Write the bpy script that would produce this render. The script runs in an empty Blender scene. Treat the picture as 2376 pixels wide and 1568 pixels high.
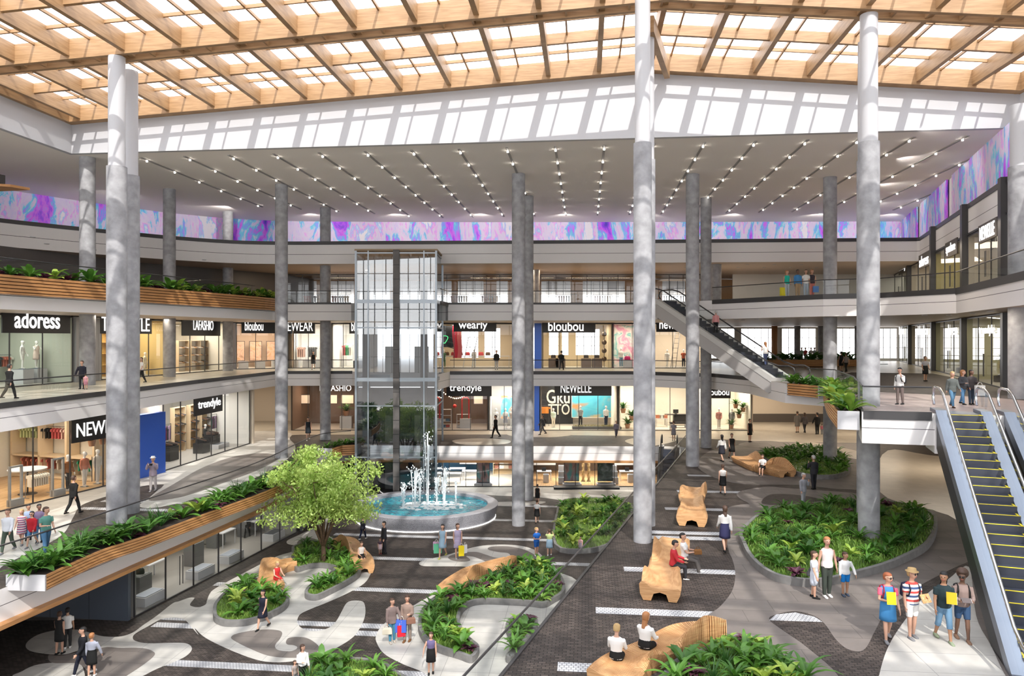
import bpy, math, random
from mathutils import Vector, Matrix, geometry
R = random.Random(7)
SC = bpy.context.scene
COL = SC.collection
PI = math.pi
F = 1680.0            # focal length in pixels of the 2376 px wide frame
CZ = 13.35            # eye height above the lowest floor
Z0, Z1, Z2, Z3 = 0.0, 4.2, 10.3, 16.4      # floor levels
ZB, ZT, ZC = 19.85, 21.55, 25.05           # parapet bottom / top, upper ceiling


def W(px, py, z):
    d = F * (CZ - z) / (py - 784.0)
    return Vector(((px - 1188.0) / F * d, d, z))


def WD(px, py, d):
    return Vector(((px - 1188.0) / F * d, d, CZ - (py - 784.0) / F * d))


RS, RCs = 0.1007, 0.99492


def UV(u, v, z=0.0):          # roof grid frame -> world
    return Vector((u * RCs + v * RS, -u * RS + v * RCs, z))


# ------------------------------------------------------------------ mesh kit
class MB:
    def __init__(self):
        self.v, self.f, self.mi, self.m = [], [], [], 0

    def add(self, vs, fs):
        o = len(self.v)
        self.v += [tuple(p) for p in vs]
        for f in fs:
            self.f.append([i + o for i in f])
            self.mi.append(self.m)
        return self

    def quad(self, a, b, c, d):
        return self.add([a, b, c, d], [(0, 1, 2, 3)])

    def box(self, c, s, rz=0.0, tilt=None):
        x, y, z = s[0] / 2, s[1] / 2, s[2] / 2
        M = Matrix.Rotation(rz, 4, 'Z')
        if tilt:
            M = M @ tilt
        c = Vector(c)
        vs = [c + (M @ Vector((a * x, b * y, e * z))) for e in (-1, 1) for b in (-1, 1) for a in (-1, 1)]
        return self.add(vs, [(0, 2, 3, 1), (4, 5, 7, 6), (0, 1, 5, 4), (2, 6, 7, 3), (0, 4, 6, 2), (1, 3, 7, 5)])

    def beam(self, a, b, w, h):
        """box from a to b (top-centre line), width w, depth h downwards"""
        a, b = Vector(a), Vector(b)
        d = (b - a)
        s = Vector((-d.y, d.x, 0)).normalized() * (w / 2)
        dn = Vector((0, 0, -h))
        vs = [a - s, a + s, b + s, b - s]
        vs = vs + [p + dn for p in vs]
        return self.add(vs, [(0, 3, 2, 1), (4, 5, 6, 7), (0, 1, 5, 4), (1, 2, 6, 5), (2, 3, 7, 6), (3, 0, 4, 7)])

    def prism(self, poly, z0, z1, bottom=True, sides=True, top=True):
        n = len(poly)
        area = sum(poly[i][0] * poly[(i + 1) % n][1] - poly[(i + 1) % n][0] * poly[i][1] for i in range(n))
        p = [Vector((q[0], q[1], 0)) for q in (poly if area > 0 else poly[::-1])]
        tris = geometry.tessellate_polygon([p])
        fs = []
        for t in tris:
            a, b, c = t
            cr = (p[b] - p[a]).cross(p[c] - p[a]).z
            if cr < 0:
                a, c = c, a
            if top:
                fs.append((a + n, b + n, c + n))
            if bottom:
                fs.append((c, b, a))
        if sides:
            for i in range(n):
                j = (i + 1) % n
                fs.append((i, j, j + n, i + n))
        return self.add([(q.x, q.y, z0) for q in p] + [(q.x, q.y, z1) for q in p], fs)

    def ring(self, rings, closed=True, caps=True):
        n = len(rings[0])
        vs = [p for r in rings for p in r]
        fs = []
        for k in range(len(rings) - 1):
            for i in range(n if closed else n - 1):
                j = (i + 1) % n
                fs.append((k * n + i, k * n + j, (k + 1) * n + j, (k + 1) * n + i))
        if caps and closed:
            fs.append(tuple(range(n - 1, -1, -1)))
            fs.append(tuple(range((len(rings) - 1) * n, len(rings) * n)))
        return self.add(vs, fs)

    def tube(self, pts, r, n=8, caps=True):
        pts = [Vector(p) for p in pts]
        rs = r if isinstance(r, (list, tuple)) else [r] * len(pts)
        rings = []
        up0 = None
        for i, p in enumerate(pts):
            d = (pts[min(i + 1, len(pts) - 1)] - pts[max(i - 1, 0)]).normalized()
            if up0 is None:
                up0 = Vector((0, 0, 1)) if abs(d.z) < .9 else Vector((1, 0, 0))
            a = d.cross(up0)
            if a.length < 1e-4:
                a = d.cross(Vector((0, 1, 0)))
            a.normalize()
            b = a.cross(d).normalized()
            up0 = b
            rings.append([p + a * (rs[i] * math.cos(2 * PI * k / n)) + b * (rs[i] * math.sin(2 * PI * k / n)) for k in range(n)])
        return self.ring(rings, True, caps)

    def cyl(self, x, y, z0, z1, r, n=16, r2=None):
        r2 = r if r2 is None else r2
        return self.ring([[(x + r * math.cos(2 * PI * k / n), y + r * math.sin(2 * PI * k / n), z0) for k in range(n)],
                          [(x + r2 * math.cos(2 * PI * k / n), y + r2 * math.sin(2 * PI * k / n), z1) for k in range(n)]])

    def lathe(self, c, prof, n=16, sx=1, sy=1):
        return self.ring([[(c[0] + sx * r * math.cos(2 * PI * k / n), c[1] + sy * r * math.sin(2 * PI * k / n), c[2] + z) for k in range(n)] for r, z in prof])

    def ball(self, c, r, n=10, s=(1, 1, 1)):
        pr = [(max(.02, math.sin(PI * k / n)), -math.cos(PI * k / n)) for k in range(n + 1)]
        return self.ring([[(c[0] + s[0] * r * a * math.cos(2 * PI * k / (n + 2)), c[1] + s[1] * r * a * math.sin(2 * PI * k / (n + 2)), c[2] + s[2] * r * z) for k in range(n + 2)] for a, z in pr])

    def wall(self, a, b, z0, z1, t=.1):
        a, b = Vector((a[0], a[1], 0)), Vector((b[0], b[1], 0))
        s = Vector((-(b - a).y, (b - a).x, 0)).normalized() * (t / 2)
        return self.prism([(a - s)[:2], (b - s)[:2], (b + s)[:2], (a + s)[:2]], z0, z1)

    def ribbon(self, pts, z0, z1):
        """one-sided vertical strip along a plan polyline"""
        for a, b in zip(pts[:-1], pts[1:]):
            self.quad((a[0], a[1], z0), (b[0], b[1], z0), (b[0], b[1], z1), (a[0], a[1], z1))
        return self

    def band(self, pts, z0, z1, t):
        """solid strip along a plan polyline, thickness t to the left side"""
        o = offset(pts, t)
        n = len(pts)
        return self.ring([[(pts[i][0], pts[i][1], z0), (pts[i][0], pts[i][1], z1), (o[i][0], o[i][1], z1), (o[i][0], o[i][1], z0)] for i in range(n)])

    def obj(self, name, mats, parent=None, smooth=False, loc=None):
        me = bpy.data.meshes.new(name)
        me.from_pydata(self.v, [], self.f)
        for m in (mats if isinstance(mats, (list, tuple)) else [mats]):
            me.materials.append(m)
        if any(self.mi):
            me.polygons.foreach_set('material_index', self.mi)
        if smooth:
            me.polygons.foreach_set('use_smooth', [True] * len(me.polygons))
        me.update()
        return link(name, me, parent, loc)


def link(name, me, parent=None, loc=None):
    o = bpy.data.objects.new(name, me)
    COL.objects.link(o)
    if loc is not None:
        o.location = loc
    if parent is not None:
        o.parent = parent
        if loc is None and parent.get('world_parts'):
            o.matrix_parent_inverse = Matrix.Translation(-parent.location)
    return o


def tag(o, label, cat, group=None, kind=None):
    o['label'] = label
    o['category'] = cat
    if group:
        o['group'] = group
    if kind:
        o['kind'] = kind
    return o


def thing(name, label, cat, loc=(0, 0, 0), group=None, rz=0.0, world=True):
    """an Empty at the thing's base; with world=True its parts are given in world coordinates"""
    o = bpy.data.objects.new(name, None)
    COL.objects.link(o)
    o.location = loc
    o.rotation_euler = (0, 0, rz)
    o.empty_display_size = .2
    if world:
        o['world_parts'] = 1
    return tag(o, label, cat, group)


def struct(o):
    o['kind'] = 'structure'
    return o


def dup(root, loc, rz, sc=1.0, label=None, group=None):
    r = root.copy()
    COL.objects.link(r)
    r.location = loc
    r.rotation_euler = (0, 0, rz)
    r.scale = (sc, sc, sc) if not isinstance(sc, tuple) else sc
    if label:
        r['label'] = label
    if group:
        r['group'] = group
    for ch in list(root.children):
        c = ch.copy()
        COL.objects.link(c)
        c.parent = r
        for g in ch.children:
            e = g.copy()
            COL.objects.link(e)
            e.parent = c
    return r


def offset(pts, t):
    """offset a plan polyline by t to its left"""
    out = []
    n = len(pts)
    for i in range(n):
        a = Vector(pts[max(i - 1, 0)][:2])
        b = Vector(pts[min(i + 1, n - 1)][:2])
        p = Vector(pts[i][:2])
        if 0 < i < n - 1:
            d1 = (p - a).normalized()
            d2 = (b - p).normalized()
            n1, n2 = Vector((-d1.y, d1.x)), Vector((-d2.y, d2.x))
            m = (n1 + n2)
            m = m / max(.3, m.length)
            k = t / max(.5, m.dot(n1))
        else:
            d = (b - a).normalized()
            m, k = Vector((-d.y, d.x)), t
        out.append((p.x + m.x * k, p.y + m.y * k))
    return out


def smooth(pts, k=5, closed=False):
    """Catmull-Rom through 2D points"""
    P = [Vector((p[0], p[1])) for p in pts]
    n = len(P)
    out = []
    for i in range(n if closed else n - 1):
        if closed:
            a, b, c, d = P[(i - 1) % n], P[i], P[(i + 1) % n], P[(i + 2) % n]
        else:
            a, b, c, d = P[max(i - 1, 0)], P[i], P[i + 1], P[min(i + 2, n - 1)]
        for s in range(k):
            t = s / k
            q = .5 * ((2 * b) + (c - a) * t + (2 * a - 5 * b + 4 * c - d) * t * t + (3 * b - a - 3 * c + d) * t ** 3)
            out.append((q.x, q.y))
    if not closed:
        out.append((P[-1].x, P[-1].y))
    return out


def inside(p, poly):
    x, y = p
    c = False
    j = len(poly) - 1
    for i in range(len(poly)):
        if (poly[i][1] > y) != (poly[j][1] > y) and x < (poly[j][0] - poly[i][0]) * (y - poly[i][1]) / (poly[j][1] - poly[i][1]) + poly[i][0]:
            c = not c
        j = i
    return c


# ------------------------------------------------------------------ materials
MATS = {}


def mat(name, col, rough=.6, metal=0.0, var=0.0, scale=3.0, bump=0.0, emit=0.0, stretch=None, spec=None):
    if name in MATS:
        return MATS[name]
    m = bpy.data.materials.new(name)
    m.use_nodes = True
    nt = m.node_tree
    b = nt.nodes['Principled BSDF']
    b.inputs['Base Color'].default_value = (*col, 1)
    b.inputs['Roughness'].default_value = rough
    b.inputs['Metallic'].default_value = metal
    if spec is not None:
        b.inputs['Specular IOR Level'].default_value = spec
    if var or bump:
        tc = nt.nodes.new('ShaderNodeTexCoord')
        mp = nt.nodes.new('ShaderNodeMapping')
        nz = nt.nodes.new('ShaderNodeTexNoise')
        nz.inputs['Scale'].default_value = scale
        nz.inputs['Detail'].default_value = 5
        if stretch:
            mp.inputs['Scale'].default_value = stretch
        nt.links.new(tc.outputs['Object'], mp.inputs['Vector'])
        nt.links.new(mp.outputs[0], nz.inputs['Vector'])
        if var:
            cr = nt.nodes.new('ShaderNodeValToRGB')
            cr.color_ramp.elements[0].position = .3
            cr.color_ramp.elements[1].position = .7
            cr.color_ramp.elements[0].color = (*[max(0, c * (1 - var)) for c in col], 1)
            cr.color_ramp.elements[1].color = (*[min(1, c * (1 + var)) for c in col], 1)
            nt.links.new(nz.outputs['Fac'], cr.inputs['Fac'])
            nt.links.new(cr.outputs['Color'], b.inputs['Base Color'])
        if bump:
            bp = nt.nodes.new('ShaderNodeBump')
            bp.inputs['Strength'].default_value = bump
            bp.inputs['Distance'].default_value = .02
            nt.links.new(nz.outputs['Fac'], bp.inputs['Height'])
            nt.links.new(bp.outputs[0], b.inputs['Normal'])
    if emit:
        b.inputs['Emission Color'].default_value = (*col, 1)
        b.inputs['Emission Strength'].default_value = emit
    MATS[name] = m
    return m


def brick_mat(name, c1, c2, mortar, bw, bh, rot=0.0, rough=.7, ms=.012, spec=.4, off=.5):
    m = bpy.data.materials.new(name)
    m.use_nodes = True
    nt = m.node_tree
    b = nt.nodes['Principled BSDF']
    tc = nt.nodes.new('ShaderNodeTexCoord')
    mp = nt.nodes.new('ShaderNodeMapping')
    mp.inputs['Rotation'].default_value = (0, 0, rot)
    br = nt.nodes.new('ShaderNodeTexBrick')
    br.offset = off
    br.inputs['Color1'].default_value = (*c1, 1)
    br.inputs['Color2'].default_value = (*c2, 1)
    br.inputs['Mortar'].default_value = (*mortar, 1)
    br.inputs['Scale'].default_value = 1
    br.inputs['Mortar Size'].default_value = ms
    br.inputs['Brick Width'].default_value = bw
    br.inputs['Row Height'].default_value = bh
    nz = nt.nodes.new('ShaderNodeTexNoise')
    nz.inputs['Scale'].default_value = 1.3
    nz.inputs['Detail'].default_value = 6
    mx = nt.nodes.new('ShaderNodeMix')
    mx.data_type = 'RGBA'
    mx.blend_type = 'MULTIPLY'
    mx.inputs['Factor'].default_value = .45
    nt.links.new(tc.outputs['Object'], mp.inputs['Vector'])
    nt.links.new(mp.outputs[0], br.inputs['Vector'])
    nt.links.new(tc.outputs['Object'], nz.inputs['Vector'])
    nt.links.new(br.outputs['Color'], mx.inputs[6])
    nt.links.new(nz.outputs['Fac'], mx.inputs[7])
    nt.links.new(mx.outputs[2], b.inputs['Base Color'])
    b.inputs['Roughness'].default_value = rough
    b.inputs['Specular IOR Level'].default_value = spec
    MATS[name] = m
    return m


def wood_mat(name, c1, c2, stretch, scale=2.0, rough=.5):
    m = bpy.data.materials.new(name)
    m.use_nodes = True
    nt = m.node_tree
    b = nt.nodes['Principled BSDF']
    tc = nt.nodes.new('ShaderNodeTexCoord')
    mp = nt.nodes.new('ShaderNodeMapping')
    mp.inputs['Scale'].default_value = stretch
    nz = nt.nodes.new('ShaderNodeTexNoise')
    nz.inputs['Scale'].default_value = scale
    nz.inputs['Detail'].default_value = 4
    nz.inputs['Distortion'].default_value = .4
    cr = nt.nodes.new('ShaderNodeValToRGB')
    cr.color_ramp.elements[0].position = .35
    cr.color_ramp.elements[1].position = .65
    cr.color_ramp.elements[0].color = (*c1, 1)
    cr.color_ramp.elements[1].color = (*c2, 1)
    nt.links.new(tc.outputs['Object'], mp.inputs['Vector'])
    nt.links.new(mp.outputs[0], nz.inputs['Vector'])
    nt.links.new(nz.outputs['Fac'], cr.inputs['Fac'])
    nt.links.new(cr.outputs['Color'], b.inputs['Base Color'])
    b.inputs['Roughness'].default_value = rough
    MATS[name] = m
    return m


def glass_mat(name, tint=(1, 1, 1), refl=.06, power=5.0, rough=.0):
    """thin architectural glass: clear pass-through plus a Fresnel mirror film"""
    m = bpy.data.materials.new(name)
    m.use_nodes = True
    nt = m.node_tree
    nt.nodes.remove(nt.nodes['Principled BSDF'])
    out = nt.nodes['Material Output']
    tr = nt.nodes.new('ShaderNodeBsdfTransparent')
    tr.inputs['Color'].default_value = (*tint, 1)
    gl = nt.nodes.new('ShaderNodeBsdfGlossy')
    gl.inputs['Roughness'].default_value = rough
    lf = nt.nodes.new('ShaderNodeLayerWeight')
    lf.inputs['Blend'].default_value = .5
    lw = nt.nodes.new('ShaderNodeMath')
    lw.operation = 'POWER'
    lw.inputs[1].default_value = power
    nt.links.new(lf.outputs['Facing'], lw.inputs[0])
    ma = nt.nodes.new('ShaderNodeMath')
    ma.operation = 'MULTIPLY_ADD'
    ma.inputs[1].default_value = 1 - refl
    ma.inputs[2].default_value = refl
    ma.use_clamp = True
    mx = nt.nodes.new('ShaderNodeMixShader')
    nt.links.new(lw.outputs[0], ma.inputs[0])
    nt.links.new(ma.outputs[0], mx.inputs[0])
    nt.links.new(tr.outputs[0], mx.inputs[1])
    nt.links.new(gl.outputs[0], mx.inputs[2])
    nt.links.new(mx.outputs[0], out.inputs['Surface'])
    MATS[name] = m
    return m


def leaf_mat(name, c, c2, trans=.3):
    m = bpy.data.materials.new(name)
    m.use_nodes = True
    nt = m.node_tree
    b = nt.nodes['Principled BSDF']
    out = nt.nodes['Material Output']
    oi = nt.nodes.new('ShaderNodeObjectInfo')
    ge = nt.nodes.new('ShaderNodeTexCoord')
    nz = nt.nodes.new('ShaderNodeTexNoise')
    nz.inputs['Scale'].default_value = 3.0
    ad = nt.nodes.new('ShaderNodeMath')
    ad.operation = 'MULTIPLY_ADD'
    ad.inputs[1].default_value = .5
    nt.links.new(oi.outputs['Random'], ad.inputs[0])
    nt.links.new(ge.outputs['Object'], nz.inputs['Vector'])
    sb = nt.nodes.new('ShaderNodeMath')
    sb.operation = 'SUBTRACT'
    sb.inputs[1].default_value = .25
    nt.links.new(nz.outputs['Fac'], sb.inputs[0])
    nt.links.new(sb.outputs[0], ad.inputs[2])
    cr = nt.nodes.new('ShaderNodeValToRGB')
    cr.color_ramp.elements[0].position = .2
    cr.color_ramp.elements[1].position = .8
    cr.color_ramp.elements[0].color = (*c, 1)
    cr.color_ramp.elements[1].color = (*c2, 1)
    nt.links.new(ad.outputs[0], cr.inputs['Fac'])
    nt.links.new(cr.outputs['Color'], b.inputs['Base Color'])
    b.inputs['Roughness'].default_value = .45
    t = nt.nodes.new('ShaderNodeBsdfTranslucent')
    nt.links.new(cr.outputs['Color'], t.inputs['Color'])
    mx = nt.nodes.new('ShaderNodeMixShader')
    mx.inputs[0].default_value = trans
    nt.links.new(b.outputs[0], mx.inputs[1])
    nt.links.new(t.outputs[0], mx.inputs[2])
    nt.links.new(mx.outputs[0], out.inputs['Surface'])
    MATS[name] = m
    return m


white = mat('white_paint', (.79, .765, .76), .55)
whiter = mat('white_gloss', (.50, .50, .52), .45)
ceil_m = mat('ceiling_paint', (.93, .87, .83), .7)
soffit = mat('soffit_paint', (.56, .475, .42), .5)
concrete = mat('concrete', (.31, .31, .325), .75, var=.25, scale=2.2, bump=.25)
dark = mat('dark_metal', (.045, .043, .045), .4)
black = mat('black_paint', (.012, .012, .014), .45)
steel = mat('brushed_steel', (.30, .33, .39), .38, 1.0)
chrome = mat('chrome', (.75, .77, .8), .15, 1.0)
rubber = mat('rubber', (.02, .02, .022), .35)
yellow = mat('yellow_paint', (.85, .68, .03), .5)
glulam = wood_mat('glulam_wood', (.32, .185, .088), (.43, .262, .132), (.5, .5, 6), 2.0, .5)
slatwood = wood_mat('slat_wood', (.43, .205, .075), (.53, .27, .105), (.6, .6, 8), 2.5, .5)
benchwood = wood_mat('bench_wood', (.47, .24, .10), (.62, .36, .17), (1, 1, 14), 2.0, .45)
floorwood = wood_mat('floor_wood', (.42, .25, .11), (.58, .38, .2), (6, .6, 1), 1.5, .4)
GA = math.atan2(RS, RCs)
brick = brick_mat('paver_brick', (.055, .044, .039), (.115, .092, .08), (.02, .018, .017), .22, .11, GA, .6, spec=.25)
cobble = brick_mat('white_cobble', (.62, .62, .63), (.72, .72, .72), (.25, .25, .27), .13, .12, GA, .6, .015)
stone = brick_mat('white_stone', (.585, .56, .515), (.62, .595, .55), (.36, .345, .325), 1.9, 1.3, GA, .5, .012, off=.0)
greystone = brick_mat('grey_paver', (.185, .16, .145), (.225, .195, .175), (.12, .105, .095), 2.1, 1.0, GA, .6, .012)
beige = brick_mat('beige_floor', (.50, .44, .36), (.53, .47, .385), (.38, .33, .27), 1.6, 1.6, GA, .3, .008)
glass = glass_mat('clear_glass', (.95, .97, .97), .05)
railglass = glass_mat('rail_glass', (.93, .96, .96), .04, 6)
roofglass = glass_mat('roof_glass', (.97, .98, 1), .0, 9)
mirrorglass = glass_mat('coated_glass', (.66, .72, .77), .21, 4)
SKY, SUN, EXPO = 3.6, 3.9, 0.14
# ------------------------------------------------------------------ floors and slabs
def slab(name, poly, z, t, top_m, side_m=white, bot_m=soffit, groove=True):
    b = MB()
    b.prism(poly, z - t, z, bottom=False, sides=False)
    b.m = 1
    n = len(poly)
    area = sum(poly[i][0] * poly[(i + 1) % n][1] - poly[(i + 1) % n][0] * poly[i][1] for i in range(n))
    p = poly if area > 0 else poly[::-1]
    zz = [(z - t, z - t * .52), (z - t * .52, z - t * .50), (z - t * .50, z)] if groove else [(z - t, z)]
    for a, e in zz:
        b.m = 3 if groove and abs(e - a) < .1 else 1
        for i in range(n):
            q, r = p[i], p[(i + 1) % n]
            b.quad((q[0], q[1], a), (r[0], r[1], a), (r[0], r[1], e), (q[0], q[1], e))
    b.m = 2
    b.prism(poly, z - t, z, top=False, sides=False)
    return struct(b.obj(name, [top_m, side_m, bot_m, dark]))


def rail(label, pts, z, h=1.1, base=.2, group=None, post=False):
    t = thing('glass_balustrade', label, 'railing', (pts[0][0], pts[0][1], z), group)
    g = MB()
    for a, b in zip(pts[:-1], pts[1:]):
        a, b = Vector(a), Vector(b)
        L = (b - a).length
        k = max(1, round(L / 1.7))
        for i in range(k):
            p = a + (b - a) * ((i + (.012 if i else 0)) / k)
            q = a + (b - a) * ((i + 1) / k)
            g.quad((p.x, p.y, z), (q.x, q.y, z), (q.x, q.y, z + h - .02), (p.x, p.y, z + h - .02))
    g.obj('glass_panel', railglass, t)
    MB().tube([(p[0], p[1], z + h) for p in pts], .036, 6).obj('handrail', dark, t)
    if base:
        MB().band(offset(pts, -.05), z - base, z + .05, .1).obj('base_strip', dark, t)
    return t


# lowest floor
b = MB()
b.quad((-70, -15, Z0), (70, -15, Z0), (70, 110, Z0), (-70, 110, Z0))
struct(b.obj('floor_ground', brick))

E1L = smooth([(-21.5, 14), (-19.6, 21), (-18.65, 26.3), (-18.0, 29.5), (-17.3, 33.3), (-16.3, 38.4), (-15.2, 44.9), (-14.9, 50), (-14.9, 56), (-14.6, 60.2), (-13.2, 61.5)], 4)
E1B = [(-12.2, 61.8), (-6.0, 61.4), (0, 61.3), (8, 61.25), (14.2, 61.0)]
E1D = [(14.5, 60.2), (6.25, 37.6), (-.25, 19.7), (-4.0, 9.5)]
hole1 = E1L + E1B + E1D
poly1 = hole1[:]           # floor with the atrium cut: left bank, back strip and right bank in one outline
outer1 = [(-4.0, 5), (70, 5), (70, 110), (-70, 110), (-70, 14)]
slab('floor_first', hole1 + outer1, Z1, 1.2, brick)
wt = MB()
for seg in (E1L + E1B[:1], E1B, [E1B[-1]] + E1D):
    wt.band(seg, Z1 - 1.36, Z1 - 1.2, -.35)
struct(wt.obj('trim_1', slatwood))

E2L = [(-24.6, 24), (-23.9, 31), (-23.4, 36), (-23.0, 42), (-22.6, 52), (-21.9, 60), (-21.4, 65.8)]
E2B = [(-21.4, 65.8), (-14.6, 66.2), (-13.0, 64.6)]
E2E = [(-5.9, 64.4), (-6.2, 61.0), (-5.6, 65.4)]
E2C = [(-5.6, 65.5), (0, 65.6), (10.8, 65.6), (12.6, 64.4), (15.1, 62.3), (17, 61.4), (18.5, 56.3), (18.3, 48.5)]
E2P = [(18.3, 48.5), (20.3, 45.6), (17.7, 37.5), (14.5, 30.0)]
E2F = [(14.5, 30.0), (17.05, 29.3)]
poly2 = E2L + E2B[1:] + E2E + E2C + E2P[1:] + E2F[1:] + [(20.9, 27.85), (24, 26.6), (70, 12), (70, 110), (-70, 110), (-70, 24)]
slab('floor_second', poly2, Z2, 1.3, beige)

E3L = smooth([(-29.3, 27), (-27.1, 38.5), (-24.2, 49), (-21.2, 58.5), (-20.6, 62.3)], 4)
E3B = [(-20.6, 62.4), (-20.4, 63.0), (-14.0, 63.0), (-12.9, 64.6)]
E3C = [(-5.9, 64.4), (-5.6, 63.4), (10.7, 63.3), (11.7, 62.4), (11.95, 59.5)]
E3R = [(11.95, 59.5), (13.7, 60.85), (16.3, 58.9), (22.0, 51.2), (25.3, 49.7), (27.6, 45.0), (23.7, 33.5), (21.5, 27)]
poly3 = E3L + E3B[1:] + E3C + E3R[1:] + [(70, 10), (70, 110), (-70, 110), (-70, 27)]
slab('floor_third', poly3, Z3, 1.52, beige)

# parapet band of the top storey
EBL = smooth([(-42, 40), (-37.2, 50), (-30.5, 58), (-25.5, 62.2), (-20.8, 63.6), (-13.5, 63.4)], 4)
EBR = [(0, 63.0), (14, 62.4), (34.2, 61.2)]
RW = lambda d: 25 + .36 * (d - 35)          # line of the right-hand shop fronts
polyb = EBL + EBR + [(RW(61), 61), (RW(37.9), 37.9), (70, 37.9), (70, 110), (-70, 110), (-70, 40)]
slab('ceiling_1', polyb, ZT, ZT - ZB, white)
struct(MB().band(EBL + EBR + [(RW(61), 61), (RW(37.9), 37.9)], ZT - .02, ZT + .28, -.06).obj('trim_2', dark))
struct(MB().band([(RW(61), 61), (RW(37.9), 37.9)], ZB - .02, ZB + .12, -.06).obj('trim_6', dark))

# upper ceiling around the roof opening
UL, UR, VF = -32.37, 24.0, 42.8
b = MB()
for u0, u1, v0, v1 in ((-90, 90, VF, 120), (-90, UL, -14, VF), (UR, 90, -14, VF)):
    b.prism([UV(u0, v0)[:2], UV(u1, v0)[:2], UV(u1, v1)[:2], UV(u0, v1)[:2]], ZC, ZC + .25)
struct(b.obj('ceiling', ceil_m))

UM = 3.72


def zr(u):
    return CZ + (15.4 - 1.93 / 36.1 * (UM - u) if u < UM else 15.4 - 1.9 / 20.3 * (u - UM))


def upright(us, v0, v1, za, zb, name, m):
    """gable-shaped wall between v0 and v1 following the roof pitch"""
    b = MB()
    for ua, ub in zip(us[:-1], us[1:]):
        q = [UV(ua, v0, za(ua)), UV(ub, v0, za(ub)), UV(ub, v0, zb(ub)), UV(ua, v0, zb(ua))]
        r = [UV(ua, v1, za(ua)), UV(ub, v1, za(ub)), UV(ub, v1, zb(ub)), UV(ua, v1, zb(ua))]
        b.add(q + r, [(0, 1, 2, 3), (7, 6, 5, 4), (0, 4, 5, 1), (3, 2, 6, 7), (0, 3, 7, 4), (1, 5, 6, 2)])
    return struct(b.obj(name, m))


upright([UL - .3, UM, UR + .3], VF - .03, VF + .3, lambda u: ZC - .03, lambda u: zr(u) + 1.03, 'wall_back_upper', whiter)
for nm, u in (('wall_left_upper', UL), ('wall_right_upper', UR)):
    s = -.3 if u < 0 else .3
    b = MB()
    a, c = UV(u, -14), UV(u, VF)
    a, c = UV(u - s * .1, -14), UV(u - s * .1, VF)
    e, f = UV(u + s, -14), UV(u + s, VF)
    b.prism([a[:2], c[:2], f[:2], e[:2]], ZC - .03, zr(u) + 1.03)
    struct(b.obj(nm, whiter))

# ------------------------------------------------------------------ timber roof
b = MB()
girders = [34.05, 24.65, 15.25, 5.85, -3.55, -13.0]


def cross(v, w, zb, h):
    """timber member across the whole roof following both pitches"""
    for ua, ub in ((UL, UM), (UM, UR)):
        a, c = UV(ua, v, zr(ua) + zb + h), UV(ub, v, zr(ub) + zb + h)
        b.beam(a, c, w, h)


def flush(name):
    global b
    struct(b.obj(name, glulam))
    b = MB()


cross(VF - .32, .6, 0, 1.0)
flush('ceiling_edge_beam')
for g in girders:
    cross(g - .42, .24, 0, 1.0)
    flush('ceiling_girder')
    cross(g + .42, .24, 0, 1.0)
    flush('ceiling_girder')
    u = UL + .6
    while u < UR:
        p = UV(u, g, zr(u) + .55)
        b.box(p - Vector((0, 0, .24)), (.1, .6, .5), -GA)
        u += 1.47
    flush('ceiling_girder_spacers')
mids = [(VF - .5 + girders[0] + .54) / 2] + [(a + c) / 2 for a, c in zip(girders[:-1], girders[1:])]
for v in mids:
    cross(v, .2, .45, .55)
    flush('ceiling_cross_beam')
us = []
k = -12
while UM + 2.93 * k < UR:
    us.append(UM + 2.93 * k)
    k += 1
us = [u for u in us if u > UL + .4]
for u in us:
    a, c = UV(u, -14, zr(u) + 1.0), UV(u, VF - .6, zr(u) + 1.0)
    b.beam(a, c, .26, .85)
    flush('ceiling_rafter')
for u in (UL + .15, UR - .15):
    a, c = UV(u, -14, zr(u) + 1.0), UV(u, VF, zr(u) + 1.0)
    b.beam(a, c, .34, 1.0)
    flush('ceiling_edge_beam')
b.beam(WD(1548, 150, 41.6), WD(1510, 36, 34.6), .3, .8)
flush('ceiling_diagonal_beam')
# glazing bars
alls = [UL] + us + [UR]
for ua, ub in zip(alls[:-1], alls[1:]):
    u = ua + (ub - ua) * .40
    b.beam(UV(u, -13, zr(u) + .99), UV(u, VF - .6, zr(u) + .99), .09, .14)
rows = sorted([VF - .5] + girders + mids)
for va, vb in zip(rows[:-1], rows[1:]):
    cross((va + vb) / 2 + .3, .1, .82, .17)
flush('ceiling_glazing_bars')
g = MB()
for ua, ub in ((UL, UM), (UM, UR)):
    g.quad(UV(ua, -14, zr(ua) + 1.02), UV(ub, -14, zr(ub) + 1.02), UV(ub, VF, zr(ub) + 1.02), UV(ua, VF, zr(ua) + 1.02))
struct(g.obj('window_roof', roofglass))

# ------------------------------------------------------------------ glazed entrance wall at the camera side (seen mirrored in the lift tower)
YB = -24
g = MB()
g.quad((-60, YB, 14), (50, YB, 14), (50, YB, 31), (-60, YB, 31))
struct(g.obj('window_front', glass))
b = MB()
x = -60
while x <= 50:
    b.box((x, YB, 21.5), (.16, .25, 19))
    x += 2.2
struct(MB().wall((-70, YB), (70, YB), 0, 14, .3).obj('wall_front', mat('wall_front_paint', (.42, .4, .38), .7)))
for z in (14, 16.5, 19, 22.5, 26, 29.5):
    b.box((-5, YB, z), (110, .2, .14))
struct(b.obj('window_front_frame', dark))

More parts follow.
